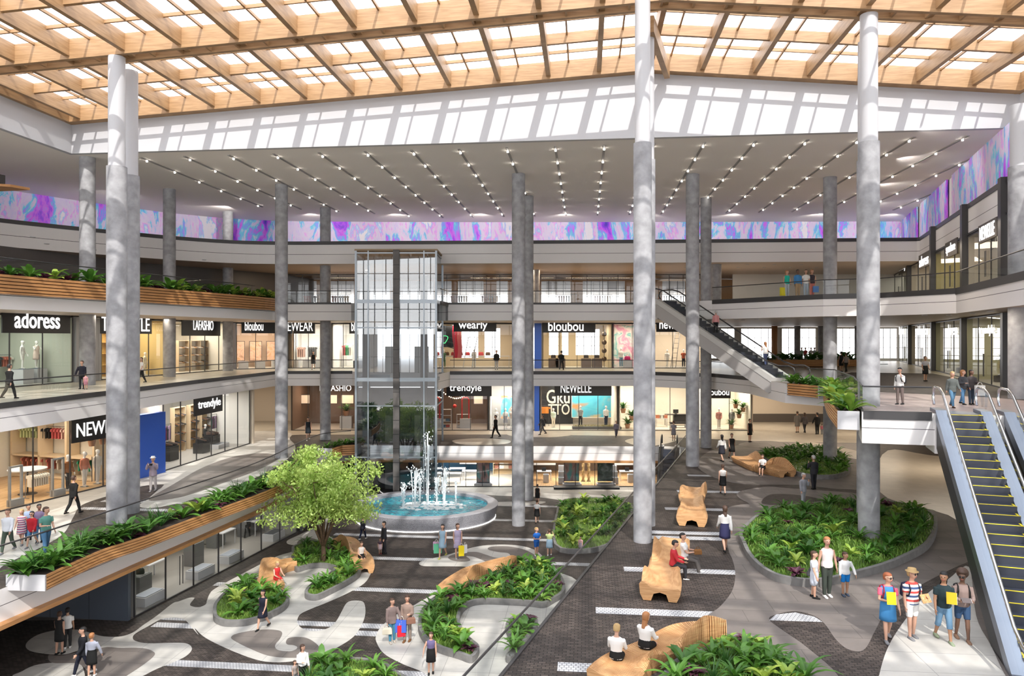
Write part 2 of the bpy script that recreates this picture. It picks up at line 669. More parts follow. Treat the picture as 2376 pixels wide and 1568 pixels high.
# ------------------------------------------------------------------ painted frieze under the ceiling
def mural_mat():
    m = bpy.data.materials.new('frieze_paint')
    m.use_nodes = True
    nt = m.node_tree
    bs = nt.nodes['Principled BSDF']
    tc = nt.nodes.new('ShaderNodeTexCoord')
    mp = nt.nodes.new('ShaderNodeMapping')
    mp.inputs['Scale'].default_value = (.5, .5, .16)
    n1 = nt.nodes.new('ShaderNodeTexNoise')
    n1.inputs['Scale'].default_value = 1.05
    n1.inputs['Detail'].default_value = 9
    n1.inputs['Roughness'].default_value = .68
    n1.inputs['Distortion'].default_value = .6
    n2 = nt.nodes.new('ShaderNodeTexNoise')
    n2.inputs['Scale'].default_value = .33
    n2.inputs['Detail'].default_value = 3
    cr = nt.nodes.new('ShaderNodeValToRGB')
    el = cr.color_ramp.elements
    el[0].position, el[0].color = .28, (.10, .05, .62, 1)
    el[1].position, el[1].color = .75, (.86, .84, .92, 1)
    for p, c in ((.35, (.38, .06, .95, 1)), (.40, (.75, .15, .95, 1)), (.435, (.22, .36, .98, 1)), (.465, (.16, .74, .90, 1)), (.485, (.75, .62, .92, 1)), (.55, (.78, .72, .9, 1)), (.58, (.9, .36, .92, 1)), (.605, (.36, .66, .97, 1)), (.635, (.9, .86, .96, 1))):
        e = el.new(p)
        e.color = c
    mx = nt.nodes.new('ShaderNodeMath')
    mx.operation = 'MULTIPLY_ADD'
    mx.inputs[1].default_value = .45
    sb = nt.nodes.new('ShaderNodeMath')
    sb.operation = 'SUBTRACT'
    sb.inputs[1].default_value = .225
    nt.links.new(tc.outputs['Object'], mp.inputs['Vector'])
    nt.links.new(mp.outputs[0], n1.inputs['Vector'])
    nt.links.new(tc.outputs['Object'], n2.inputs['Vector'])
    nt.links.new(n2.outputs['Fac'], mx.inputs[0])
    nt.links.new(n1.outputs['Fac'], sb.inputs[0])
    nt.links.new(sb.outputs[0], mx.inputs[2])
    nt.links.new(mx.outputs[0], cr.inputs['Fac'])
    nt.links.new(cr.outputs['Color'], bs.inputs['Base Color'])
    bs.inputs['Roughness'].default_value = .5
    return m


mural = mural_mat()
ML = smooth([(-46, 46), (-40, 57), (-34, 65.6), (-29, 70), (-23.5, 72.3), (-14, 73.0)], 4)
mp_ = ML + [(0, 73.2), (20, 73), (40.5, 72.6)]
tag(MB().band(mp_, ZT - .3, ZC, .2).obj('painted_frieze', mural), 'long purple and blue abstract painted band under the ceiling above the back shops', 'mural')
for i, (d0, d1, lab) in enumerate(((72.2, 64.5, 'short blue and violet painted panel where the right wall meets the back'), (63, 53.5, 'middle teal and violet painted panel on the right wall'), (52, 38.2, 'largest blue and purple painted panel high on the right wall, beside the white column'))):
    a, c = (RW(d0) + .5, d0), (RW(d1) + .5, d1)
    tag(MB().wall(a, c, ZT, ZC, .1).obj('wall_mural', mural), lab, 'mural', None)
struct(MB().wall((RW(74) + .7, 74), (RW(37.9) + .7, 37.9), ZT, ZC, .1).obj('wall_right_top', white))

MB_c = MB()
MB_c.prism([(-44, 39), (-44, 47), (-29.7, 44.6), (-30.2, 43.6)], 22.45, 22.6)
MB_c.m = 1
MB_c.prism([(-44, 41), (-44, 45.5), (-31.0, 44.3), (-31.2, 43.9)], 22.6, 23.3)
struct(MB_c.obj('trim_5', [slatwood, dark]))

# ------------------------------------------------------------------ columns
def column(x, y, z0, label, z1=ZC, r=.47, collar=None):
    t = thing('round_column', label, 'column', (x, y, z0))
    t['kind'] = 'thing'
    if collar:
        MB().cyl(x, y, z0, collar, r, 28).obj('concrete_shaft', concrete, t, True)
        b = MB().cyl(x, y, collar, z1, r * .83, 28)
        o = b.obj('white_shaft', whiter, t, True)
        o['label'] = 'slimmer white painted upper shaft'
    else:
        MB().cyl(x, y, z0, z1, r, 28).obj('concrete_shaft', concrete, t, True)
    for o in t.children:
        md = o.modifiers.new('edge', 'EDGE_SPLIT')
    return t


def colpx(px, y, z0, label, **k):
    return column((px - 1188) / F * y, y, z0, label, **k)


CG = CZ + 8.5
colpx(271, 36.0, Z1, 'near left column of the front pair, concrete below and white above', z1=zr(-23) - .02, collar=CG)
colpx(302, 38.0, Z1, 'right-hand column of the front left pair, just behind its twin', z1=zr(-22.3) - .02, collar=CG, r=.46)
colpx(1491, 32.6, Z1, 'tallest concrete and white column standing in front of the roof ridge', z1=zr(2.6) + .0, collar=CG + .25, r=.41)
colpx(1506, 35.4, Z1, 'column half hidden behind the tall column at the roof ridge', z1=zr(2.6), collar=CG + .2, r=.30)
colpx(2016, 32.6, Z1, 'front right column rising from the oval garden bed', z1=zr(12.7) - .02, collar=CG + .3, r=.45)
colpx(2003, 35.6, Z1, 'column half hidden behind the front right column', z1=zr(13), collar=CG + .2, r=.30)
colpx(653, 55.3, Z1, 'concrete column at the left walkway, right of the middle shop sign')
colpx(755, 65.2, Z1, 'concrete column standing just left of the glass lift tower')
colpx(1203, 51.7, Z0, 'concrete column rising from the lowest floor beside the fountain')
colpx(1226, 59.8, Z0, 'concrete column tucked behind the one beside the fountain', r=.42)
colpx(1607, 51.9, Z1, 'concrete column left of the twin beside the high escalator')
colpx(1638, 60.6, Z1, 'concrete column behind the high escalator', r=.45)
colpx(1926, 52.8, Z1, 'concrete column between the high escalator and the front right column')
colpx(203, 47.0, Z2, 'leftmost thick concrete column behind the hanging planter')
colpx(393, 57.0, Z2, 'concrete column second from the left behind the hanging planter', r=.46)
colpx(529, 67.2, Z2, 'slim looking concrete column third from the left behind the hanging planter', r=.46)
colpx(1245, 69, Z3, 'short concrete column on the top gallery right of the paired columns', z1=ZB, r=.3)
colpx(1662, 64, Z3, 'short concrete column on the top gallery beside the long balustrade', z1=ZB, r=.44)
colpx(2364, 36.4, Z2, 'column at the right edge beside the upper shop fronts', collar=CZ + 8.6, z1=ZC)

# ------------------------------------------------------------------ balustrades
rail('long glass balustrade crossing the foreground on the right bank edge', E1D + [], Z1, 1.1, .1)
rl = offset(E1L, 1.5)
rail('glass balustrade behind the left foreground planter', rl[6:], Z1, 1.1, 0)
rail('glass balustrade of the left second-storey walkway', E2L, Z2, 1.05, .22)
rail('glass balustrade between left columns and lift tower', E2B[:2], Z2, 1.05, .22)
rail('long glass balustrade in front of the middle row of back shops', [(-5.6, 65.4), (0, 65.6), (10.8, 65.6), (12.6, 64.4), (15.1, 62.3), (17, 61.4), (18.5, 56.3)], Z2, 1.05, .25)
rail('glass balustrade above the left planter on the platform edge', [(19.4, 47.6), (20.35, 45.7)], Z2, 1.05, .1)
rail('glass balustrade behind the bushy plants of the curved planter', [(20.3, 45.5), (17.65, 37.4), (14.6, 30.15)], Z2, 1.05, .25)
rail('glass balustrade left of the large escalators', [(14.55, 29.98), (17.0, 29.32)], Z2, 1.05, .3)
rail('bright glass balustrade left of the lift tower on the top gallery', E3B[:3], Z3, 1.05, .12)
rail('glass balustrade of the top gallery between lift and ridge column', [(-5.6, 63.4), (10.7, 63.3)], Z3, 1.05, .12)
rail('short glass rail at the right side of the lift on the top gallery', [(-5.95, 60.4), (-5.6, 63.2)], Z3, 1.05, .3)
rail('glass balustrade of the top right gallery with four people behind', [(16.3, 58.9), (22.0, 51.2), (25.3, 49.7), (27.6, 45.0)], Z3, 1.05, .3)
rail('glass balustrade at the right edge of the top gallery', [(27.6, 45.0), (23.7, 33.5), (21.5, 27)], Z3, 1.05, .36)
rail('glass balustrade behind the long hanging planter', offset(E3L, 1.0)[:-2], Z3, 1.35, 0)

# ------------------------------------------------------------------ planter boxes with slatted fronts
PLANTERS = {}


def planter(label, edge, z0, z1, wdt, gaps=5, end=True):
    """edge: outer face polyline running so that its left side is the inside"""
    t = thing('slatted_planter', label, 'planter', (edge[0][0], edge[0][1], z0))
    inner = offset(edge, wdt)
    n = len(edge)
    b = MB()
    b.ring([[(edge[i][0], edge[i][1], z0), (edge[i][0], edge[i][1], z0 + .05), (inner[i][0], inner[i][1], z0 + .05), (inner[i][0], inner[i][1], z0)] for i in range(n)])
    e2 = offset(edge, .052 if wdt > 0 else -.052)
    e3 = offset(edge, .1 if wdt > 0 else -.1)
    for k in (0, n - 1):
        o = 1 if k == 0 else -1
        b.wall(edge[k], inner[k], z0, z1 - .02, .08)
    b.obj('box', whiter, t)
    s = MB()
    hh = (z1 - z0) / gaps
    for k in range(gaps):
        s.band(edge, z0 + k * hh, z0 + k * hh + hh * .74, .05)
    s.obj('wood_slats', slatwood, t)
    s = MB()
    b = s
    b.ring([[(e2[i][0], e2[i][1], z0), (e2[i][0], e2[i][1], z1 - .03), (e3[i][0], e3[i][1], z1 - .03), (e3[i][0], e3[i][1], z0)] for i in range(n)])
    i2 = offset(inner, -.06)
    b.ring([[(i2[i][0], i2[i][1], z0), (i2[i][0], i2[i][1], z1 - .03), (inner[i][0], inner[i][1], z1 - .03), (inner[i][0], inner[i][1], z0)] for i in range(n)])
    s.obj('liner', mat('slat_gap', (.07, .03, .012), .8), t)
    s = MB()
    s.ring([[(e3[i][0], e3[i][1], z1 - .14), (e3[i][0], e3[i][1], z1 - .1), (i2[i][0], i2[i][1], z1 - .1), (i2[i][0], i2[i][1], z1 - .14)] for i in range(n)])
    s.obj('soil', mat('soil', (.035, .025, .018), .9, var=.4, scale=20), t)
    PLANTERS[label] = (edge, inner, z1 - .1)
    return t


fe = smooth([W(106, 1336, 4.6)[:2], W(236, 1277, 4.6)[:2], W(337, 1244, 4.6)[:2], W(488, 1188, 4.6)[:2], W(616, 1141, 4.6)[:2], (-13.4, 46), (-13.3, 50)], 4)
planter('long curved slatted planter along the left foreground bank', fe, Z1 - .15, Z1 + .45, 1.5)
planter('slatted planter left of the lift tower foot', [(-14.3, 57.5), (-13.9, 59.3), (-12.9, 59.6), (-12.75, 59.6)], Z1 - .5, Z1 + .4, 1.2)
he = [W(0, 641, 16.75)[:2], W(250, 660, 16.75)[:2], W(480, 679, 16.75)[:2], W(632, 692, 16.75)[:2]]
he = [(he[0][0] - 2.2, he[0][1] - 8)] + he
he = [(-29.0, 27.5), (-26.75, 38.3), (-23.8, 48.8), (-20.75, 58.4), (-20.1, 62)]
planter('long slatted planter hanging on the top left gallery', smooth(he, 4), Z3 - .75, Z3 + .35, 1.2, 6)
planter('straight slatted planter below the high escalator foot', [(18.2, 47.9), (19.2, 45.4)], Z2 - .75, Z2 + .1, 1.0, 5)
planter('curved slatted planter at the platform edge', smooth([(19.3, 44.9), (17.7, 41), (15.7, 36), (13.75, 30.6)], 4), Z2 - .8, Z2 + .0, .85, 6)

# ------------------------------------------------------------------ floor inlays
zz1 = lambda s, ox, oy: (lambda x, y: (ox + x / s, oy + y / s))
A2 = zz1(4.042, 400, 1180)
A1 = zz1(4.95, 0, 1360)
A3 = zz1(4.26, 840, 1200)
A4 = zz1(3.92, 1500, 980)
A5 = zz1(3.394, 1400, 1330)
A6 = zz1(5.227, 0, 1000)
A0 = lambda x, y: (x, y)
CUR = A0


def path(fn, pts, z):
    return [tuple(W(*fn(*p), z)[:2]) for p in pts]


NIN = [0]


def inlay(name, pts, z, m, lift, k=5, sm=True):
    NIN[0] += 1
    lift += .0004 * (NIN[0] % 9)
    p = smooth(pts, k, True) if sm else pts
    return struct(MB().prism(p, z + lift - .004, z + lift).obj('floor_' + name, m))


def vband(v, w, z, u0, u1, lift=.004):
    q = [UV(u0, v - w / 2)[:2], UV(u1, v - w / 2)[:2], UV(u1, v + w / 2)[:2], UV(u0, v + w / 2)[:2]]
    struct(MB().prism(q, z + lift - .004, z + lift).obj('floor_stripe', cobble))


for v in (23.6, 28.2, 31.9, 32.75, 37.5, 42.9, 47.8, 52.8, 57.4):
    vband(v, .55, Z0, -20 if v < 40 else -17, 18)
for v in (15.6, 20.2, 24.5, 29.0, 33.75, 34.65, 39.5, 44.1, 49.2, 54.4):
    # left end follows the atrium edge
    y = v
    xe = -.25 + (y + 1.2 - 19.7) * .363
    u0 = xe * RCs - (y) * RS + .9
    vband(v, .55, Z1, u0, 22)
main = path(A2, [(1450, 40), (1330, 170), (1190, 245), (1085, 295), (1075, 325), (1120, 340), (1190, 345), (1130, 400), (1000, 440), (850, 510), (600, 640), (400, 750), (350, 800), (325, 860), (310, 900), (240, 925), (165, 905), (200, 850), (205, 835), (150, 838), (60, 870), (0, 890)], Z0)
main += path(A1, [(1800, 340), (1640, 450), (1530, 530), (1400, 575), (1250, 580), (1130, 565), (900, 500), (650, 505), (430, 560), (300, 660), (340, 740), (560, 780), (760, 780), (900, 740), (1130, 720), (1400, 800), (1450, 1030), (1430, 1100), (1620, 1040), (1800, 950), (2000, 870), (2140, 800), (2205, 720), (2150, 660), (2000, 650), (1700, 655), (1560, 630), (1525, 590), (1560, 540), (1700, 460), (1850, 380), (2000, 360), (2120, 385), (2200, 470), (2280, 560)], Z0)
main += path(A2, [(200, 1110), (280, 1190), (400, 1260), (600, 1350), (800, 1420), (950, 1440), (1100, 1435), (1250, 1410), (1400, 1370), (1550, 1300), (1700, 1200), (1780, 1080), (1810, 980), (1800, 890), (1760, 865), (1680, 865), (1630, 890), (1590, 960), (1540, 1050), (1480, 1110), (1400, 1140), (1320, 1150), (1230, 1130), (1180, 1090), (1170, 1050), (1200, 990), (1300, 940), (1450, 880), (1650, 790), (1800, 700), (1860, 610), (1870, 560), (1850, 480), (1700, 380), (1560, 300), (1460, 240), (1480, 100)], Z0)
inlay('path', main, Z0, stone, .008, 4)
inlay('lobe', path(A2, [(550, 1210), (600, 1175), (750, 1145), (900, 1135), (1000, 1145), (1030, 1170), (1010, 1220), (970, 1270), (965, 1305), (1000, 1330), (1100, 1340), (1160, 1320), (1170, 1295), (1130, 1280), (1080, 1275), (1065, 1250), (1090, 1215), (1160, 1205), (1260, 1215), (1340, 1260), (1380, 1310), (1350, 1350), (1250, 1390), (1100, 1400), (900, 1380), (720, 1310), (600, 1250)], Z0), Z0, greystone, .0155)
inlay('lobe', path(A2, [(1170, 330), (1200, 290), (1270, 275), (1340, 285), (1365, 310), (1330, 335), (1250, 345)], Z0), Z0, greystone, .0155)
inlay('lobe', path(A1, [(1000, 1200), (1130, 740), (1400, 712), (1650, 715), (1770, 760), (1760, 810), (1650, 900), (1500, 1000), (1300, 1120)], Z0), Z0, greystone, .0155)
inlay('lobe', path(A1, [(560, 790), (700, 800), (900, 760), (1100, 740), (1050, 1000), (900, 890), (600, 880)], Z0), Z0, greystone, .010)
inlay('path', path(A1, [(150, 1060), (250, 980), (400, 910), (600, 880), (880, 880), (960, 960), (940, 1100), (600, 1250)], Z0), Z0, stone, .008)
inlay('path', path(A3, [(970, 635), (850, 690), (600, 820), (480, 890), (360, 950), (200, 1070), (140, 1170), (145, 1240), (220, 1350), (400, 1450), (600, 1530), (800, 1640), (1300, 1760), (1600, 1600), (1900, 1300), (2150, 680), (1900, 520), (1780, 380), (1700, 320), (1580, 285), (1400, 270), (1200, 280), (1050, 310), (850, 370), (620, 425), (565, 450), (580, 475), (650, 485), (850, 485), (1040, 490), (1120, 520), (1160, 545), (1050, 590)], Z0), Z0, stone, .008)
inlay('lobe', path(A3, [(850, 400), (900, 370), (1000, 350), (1130, 345), (1220, 370), (1320, 400), (1420, 405), (1465, 385), (1440, 355), (1350, 345), (1260, 325), (1245, 305), (1300, 290), (1450, 290), (1600, 320), (1700, 370), (1720, 410), (1690, 450), (1600, 480), (1450, 485), (1300, 470), (1180, 420), (1100, 390), (1030, 385), (1060, 410), (1065, 430), (1000, 440), (900, 430)], Z0), Z0, greystone, .0155)
inlay('path', path(A0, [(1010, 1140), (1160, 1150), (1240, 1152), (1300, 1160), (1400, 1160), (1470, 1150), (1600, 1135), (1600, 1120), (1010, 1120)], Z0), Z0, stone, .008, sm=False)
inlay('path', path(A0, [(1150, 1165), (1255, 1163), (1258, 1168), (1200, 1173), (1150, 1172)], Z0), Z0, stone, .009)
inlay('path', [W(305, 1436, 0)[:2], W(470, 1352, 0)[:2], W(690, 1237, 0)[:2], W(720, 1215, 0)[:2], W(700, 1200, 0)[:2], (-30, 50), (-30, 34)], Z0, greystone, .006, sm=False)

# first floor, right bank
inlay('path', path(A0, [(1518, 1498), (1562, 1472), (1606, 1448), (1647, 1424), (1674, 1404), (1700, 1368), (1706, 1330), (1700, 1300), (1690, 1275), (1682, 1230), (1680, 1190), (1700, 1174), (1760, 1168), (1850, 1170), (1990, 1150), (2200, 1120), (2500, 1110), (2700, 1300), (2700, 1700), (1400, 1700), (1440, 1550)], Z1), Z1, greystone, .008)
inlay('lobe', path(A0, [(1785, 1438), (1800, 1427), (1845, 1419), (1890, 1430), (1915, 1450), (1940, 1485), (1970, 1508), (2005, 1508), (2030, 1465), (2050, 1430), (2090, 1390), (2160, 1345), (2260, 1300), (2300, 1310), (2150, 1420), (2090, 1500), (2060, 1580), (2035, 1640), (1960, 1640), (1945, 1568), (1870, 1500), (1820, 1465)], Z1), Z1, brick, .0155)
vb = path(A0, [(1785, 1440), (1800, 1427), (1845, 1422), (1890, 1432), (1908, 1444)], Z1)
inlay('lobe', vb, Z1, cobble, .021, sm=False)
inlay('path', path(A0, [(2248, 1316), (2200, 1345), (2150, 1380), (2100, 1440), (2062, 1500), (2040, 1568), (2025, 1660), (2420, 1660), (2340, 1580), (2300, 1500), (2265, 1430)], Z1), Z1, stone, .024)
inlay('lobe', path(A4, [(820, 655), (900, 615), (1100, 585), (1300, 600), (1600, 620), (1930, 650), (1930, 700), (1700, 760), (1100, 780), (900, 720)], Z1), Z1, greystone, .008)
inlay('lobe', path(A4, [(1050, 735), (1120, 660), (1300, 655), (1500, 680), (1600, 715), (1500, 745), (1250, 755)], Z1), Z1, brick, .0155)
inlay('path', path(A0, [(1620, 1085), (1640, 1050), (1700, 1035), (1850, 1020), (2000, 1025), (2010, 1120), (1960, 1135), (1850, 1125), (1700, 1120)], Z1), Z1, greystone, .008)
inlay('path', path(A0, [(1713, 1032), (1745, 1024), (1800, 1024), (1828, 1032), (1820, 1041), (1760, 1040)], Z1), Z1, greystone, .0155)
inlay('path', path(A0, [(1840, 1030), (1880, 1026), (1920, 1032), (2000, 1050), (2000, 1066), (1950, 1058), (1900, 1045)], Z1), Z1, beige, .0155)
inlay('path', [(22, 64), (60, 60), (60, 100), (-60, 100), (-60, 68), (-24, 67), (-20, 68.5), (0, 68.6), (12, 67.5), (17, 66)], Z1, beige, .008, sm=False)
inlay('path', path(A0, [(2060, 1045), (2200, 1060), (2500, 1060), (2600, 1200), (2300, 1250), (2200, 1195), (2040, 1140)], Z1), Z1, beige, .010)
for q in ([(1050, 1022), (1110, 1017), (1180, 1021), (1170, 1030), (1080, 1032)], [(1180, 1006), (1260, 1003), (1335, 1006), (1290, 1014), (1200, 1013)], [(1450, 1024), (1480, 1015), (1540, 1013), (1570, 1022), (1500, 1036)]):
    inlay('lobe', path(A0, q, Z1), Z1, beige, .008)
# first floor, left bank
inlay('path', path(A0, [(-60, 1330), (20, 1305), (110, 1262), (150, 1235), (170, 1200), (190, 1172), (250, 1151), (330, 1128), (378, 1124), (372, 1132), (340, 1160), (322, 1172), (330, 1178), (360, 1178), (420, 1166), (520, 1138), (600, 1105), (650, 1078), (682, 1050), (684, 1032), (672, 1018), (673, 1004), (600, 1000), (540, 1015), (300, 1090), (100, 1120), (-200, 1200)], Z1), Z1, stone, .008)
inlay('lobe', path(A0, [(345, 1158), (400, 1125), (470, 1085), (540, 1060), (600, 1052), (640, 1055), (650, 1062), (600, 1090), (520, 1120), (440, 1148), (380, 1160)], Z1), Z1, greystone, .0155)
inlay('lobe', path(A0, [(320, 1135), (350, 1126), (378, 1125), (368, 1136), (340, 1144), (322, 1142)], Z1), Z1, brick, .0155)
for v in (36.4, 38.2):
    vband(v, .5, Z1, -27, -20.5, .005)
# second floor stripe and platform inlay
inlay('path', [(14.6, 30.2), (17.2, 29.5), (21.5, 27.9), (26, 31.5), (24.5, 37), (20.5, 41), (19.6, 45.2), (17.0, 37)], Z2, brick_mat('rose_paver', (.40, .30, .28), (.44, .34, .32), (.3, .24, .23), 1.2, .6, GA, .4), .008, sm=False)
inlay('path', [(20.5, 41), (24.5, 37), (26, 31.5), (30, 30), (29, 40), (36, 62), (30, 64), (22, 52)], Z2, brick, .009, sm=False)

# ------------------------------------------------------------------ fountain
fc = Vector((-6.45, 54.2, 0))
t = thing('fountain', 'round granite fountain with turquoise water and tall jets', 'fountain', fc)
gran = mat('granite', (.33, .33, .36), .4, var=.5, scale=26)


def ell(rx, ry, z, n=64, c=fc):
    return [(c.x + rx * math.cos(2 * PI * k / n), c.y + ry * math.sin(2 * PI * k / n), z) for k in range(n)]


b = MB()
b.ring([ell(5.2, 4.6, .08, 96), ell(5.42, 4.82, .98, 96), ell(5.40, 4.80, 1.0, 96), ell(4.65, 4.05, 1.0, 96), ell(4.62, 4.02, .97, 96), ell(4.6, 4.0, .3, 96)], caps=False)
b.obj('basin', gran, t)
MB().prism([q[:2] for q in ell(4.64, 4.04, 0)], .25, .3).obj('basin_floor', mat('pool_tile', (.02, .42, .52), .3, var=.3, scale=3), t)
wm = bpy.data.materials.new('pool_water')
wm.use_nodes = True
nt = wm.node_tree
bs = nt.nodes['Principled BSDF']
bs.inputs['Base Color'].default_value = (.02, .40, .50, 1)
bs.inputs['Roughness'].default_value = .06
bs.inputs['Emission Color'].default_value = (.02, .5, .6, 1)
bs.inputs['Emission Strength'].default_value = .05  # faint glow put into the water, which is no lamp
n1 = nt.nodes.new('ShaderNodeTexNoise')
n1.inputs['Scale'].default_value = 2.6
n1.inputs['Detail'].default_value = 4
n1.inputs['Distortion'].default_value = 1.2
tc = nt.nodes.new('ShaderNodeTexCoord')
bp = nt.nodes.new('ShaderNodeBump')
bp.inputs['Strength'].default_value = .7
bp.inputs['Distance'].default_value = .25
cr = nt.nodes.new('ShaderNodeValToRGB')
cr.color_ramp.elements[0].position = .38
cr.color_ramp.elements[0].color = (.002, .10, .19, 1)
cr.color_ramp.elements[1].position = .66
cr.color_ramp.elements[1].color = (.02, .42, .48, 1)
nt.links.new(tc.outputs['Object'], n1.inputs['Vector'])
nt.links.new(n1.outputs['Fac'], bp.inputs['Height'])
nt.links.new(n1.outputs['Fac'], cr.inputs['Fac'])
nt.links.new(cr.outputs['Color'], bs.inputs['Base Color'])
nt.links.new(bp.outputs[0], bs.inputs['Normal'])
MB().prism([q[:2] for q in ell(4.63, 4.03, 0)], .74, .78).obj('water', wm, t)
b = MB()
b.ring([ell(5.21, 4.61, .02), ell(5.24, 4.64, .02), ell(5.24, 4.64, .07), ell(5.21, 4.61, .07)], caps=False)
b.obj('light_strip', mat('light_strip', (1, .97, .92), emit=4), t)
foam = mat('foam', (.93, .96, .98), .35)
drop = mat('water_spray', (.86, .92, .95), .2)


def jet(px, ytop, d, rr, name='water_jet'):
    x = (px - 1188) / F * d
    zt = CZ - (ytop - 784) / F * d
    b = MB()
    for k in range(7):
        a = R.random() * 6.28
        h = zt - R.random() * .35 * (zt - .7)
        rad = R.random() * rr
        pts = [(x + rad * .3 * math.cos(a), d + rad * .3 * math.sin(a), .75), (x + rad * .5 * math.cos(a), d + rad * .5 * math.sin(a), .7 + (h - .7) * .6), (x + rad * .9 * math.cos(a), d + rad * .9 * math.sin(a), h)]
        b.tube(pts, [.022, .032, .05], 5)
    for k in range(int(60 + 90 * rr)):
        a = R.random() * 6.28
        z = .7 + (zt - .7) * (R.random() ** .55)
        q = rr * (.3 + .9 * R.random()) * (.5 + .8 * (z / zt))
        b.ball((x + q * math.cos(a), d + q * math.sin(a), z + .1 * R.random()), .022 + .03 * R.random(), 3, (1, 1, 1.5))
    b.obj(name, drop, t)


jet(993, 1000, 54.5, .28)
jet(936, 1122, 53.6, .18)
jet(961, 1082, 54, .38)
jet(975, 1090, 55.4, .25)
jet(1030, 1085, 54.6, .35)
jet(1013, 1105, 55.5, .2)
jet(1058, 1118, 54.8, .06)
b = MB()
for k in range(220):
    a, q = R.random() * 6.28, R.random() ** .6
    b.ball((fc.x + .5 + 2.5 * q * math.cos(a), 54.2 + 1.5 * q * math.sin(a), .79), .05 + .1 * R.random(), 3, (1.5, 1.5, .35))
o = b.obj('foam', foam, t)
o['kind'] = 'stuff'

# ------------------------------------------------------------------ lift tower
X0, X1, Y0, Y1, ZTOP = -12.76, -6.20, 59.2, 64.6, CZ + 7.2
t = thing('glass_lift_tower', 'tall glass lift tower with dark centre mast behind the fountain', 'elevator', ((X0 + X1) / 2, (Y0 + Y1) / 2, 0))
fr = MB()
for x, y in ((X0, Y0), (X1, Y0), (X0, Y1), (X1, Y1)):
    fr.box((x, y, ZTOP / 2), (.16, .16, ZTOP))
for z in (.3, 3.6, 7.8, 9.95, 14.2, 16.35, 20.3):
    h = .3 if z in (9.95, 16.35) else .1
    for y in (Y0, Y1):
        fr.box(((X0 + X1) / 2, y, z), (X1 - X0, .12, h))
    for x in (X0, X1):
        fr.box((x, (Y0 + Y1) / 2, z), (.12, Y1 - Y0, h))
for x in (X0 + 1.0, X1 - 1.0):
    fr.box((x, Y0, ZTOP / 2), (.1, .1, ZTOP))
fr.obj('steel_frame', mat('lift_frame', (.33, .37, .41), .35, .6), t)
lines = MB()  # bars added to imitate the window grid mirrored in the upper glass
for k in range(1, 9):
    x = X0 + (X1 - X0) * k / 9
    lines.box((x, Y0 + .03, 15.3), (.035, .035, 9.6))
for z in (11.8, 14.4, 17.5, 18.7):
    lines.box(((X0 + X1) / 2, Y0 + .03, z), (X1 - X0, .035, .035))
lines.obj('mirrored_grid', dark, t)
for nm, q in (('front_glass', [(X0, Y0), (X1, Y0)]), ('left_glass', [(X0, Y1), (X0, Y0)]), ('right_glass', [(X1, Y0), (X1, Y1)])):
    MB().ribbon(q, .05, ZTOP - .1).obj(nm, mirrorglass, t)
b = MB()
cx = (920 - 1188) / F * Y0
b.box((cx, Y0 - .06, ZTOP / 2), (.5, .36, ZTOP))
b.m = 1
k = 0
while .9 + 1.15 * k < ZTOP:
    b.box((cx, Y0 - .06, .9 + 1.15 * k), (.51, .37, .04))
    k += 1
b.obj('centre_mast', [mat('mast', (.10, .092, .088), .5, var=.2, scale=2), black], t)
b = MB()
b.box(((X0 + X1) / 2, (Y0 + Y1) / 2, ZTOP), (X1 - X0 + .2, Y1 - Y0 + .2, .14))
b.obj('roof_plate', mat('lift_roof', (.3, .22, .14), .6), t)
b = MB()
for z0_, z1_ in ((.05, 9.0),):
    b.box(((X0 + X1) / 2, Y1 - .3, 4.5), (X1 - X0 - .3, .3, 8.9))
b.box((X0 + .3, (Y0 + Y1) / 2 + .8, 4.5), (.2, Y1 - Y0 - 1.8, 8.9))
b.box((X1 - .3, (Y0 + Y1) / 2 + .8, 4.5), (.2, Y1 - Y0 - 1.8, 8.9))
b.obj('shaft_wall', mat('shaft_tile', (.075, .085, .095), .4, var=.15, scale=1), t)
for x, z in ((-10.6, Z0), (-8.0, Z0), (-10.6, Z1), (-8.0, Z1), (-10.6, Z2), (-8.0, Z2)):
    d_ = MB()
    d_.box((x, Y1 - .52, z + 1.15), (1.25, .12, 2.3))
    dd = d_.obj('lift_door', mat('door_steel', (.35, .34, .31), .3, .5), t)
    MB().box((x, Y1 - .6, z + 1.15), (.03, .03, 2.3)).obj('door_gap', black, dd)
for x in ((847 - 1188) / F * 60.5, (982 - 1188) / F * 60.5):
    MB().box((x, 61, ZTOP / 2 - 1), (.55, .4, ZTOP - 2)).obj('guide_rail', mat('guide', (.06, .065, .07), .5), t)


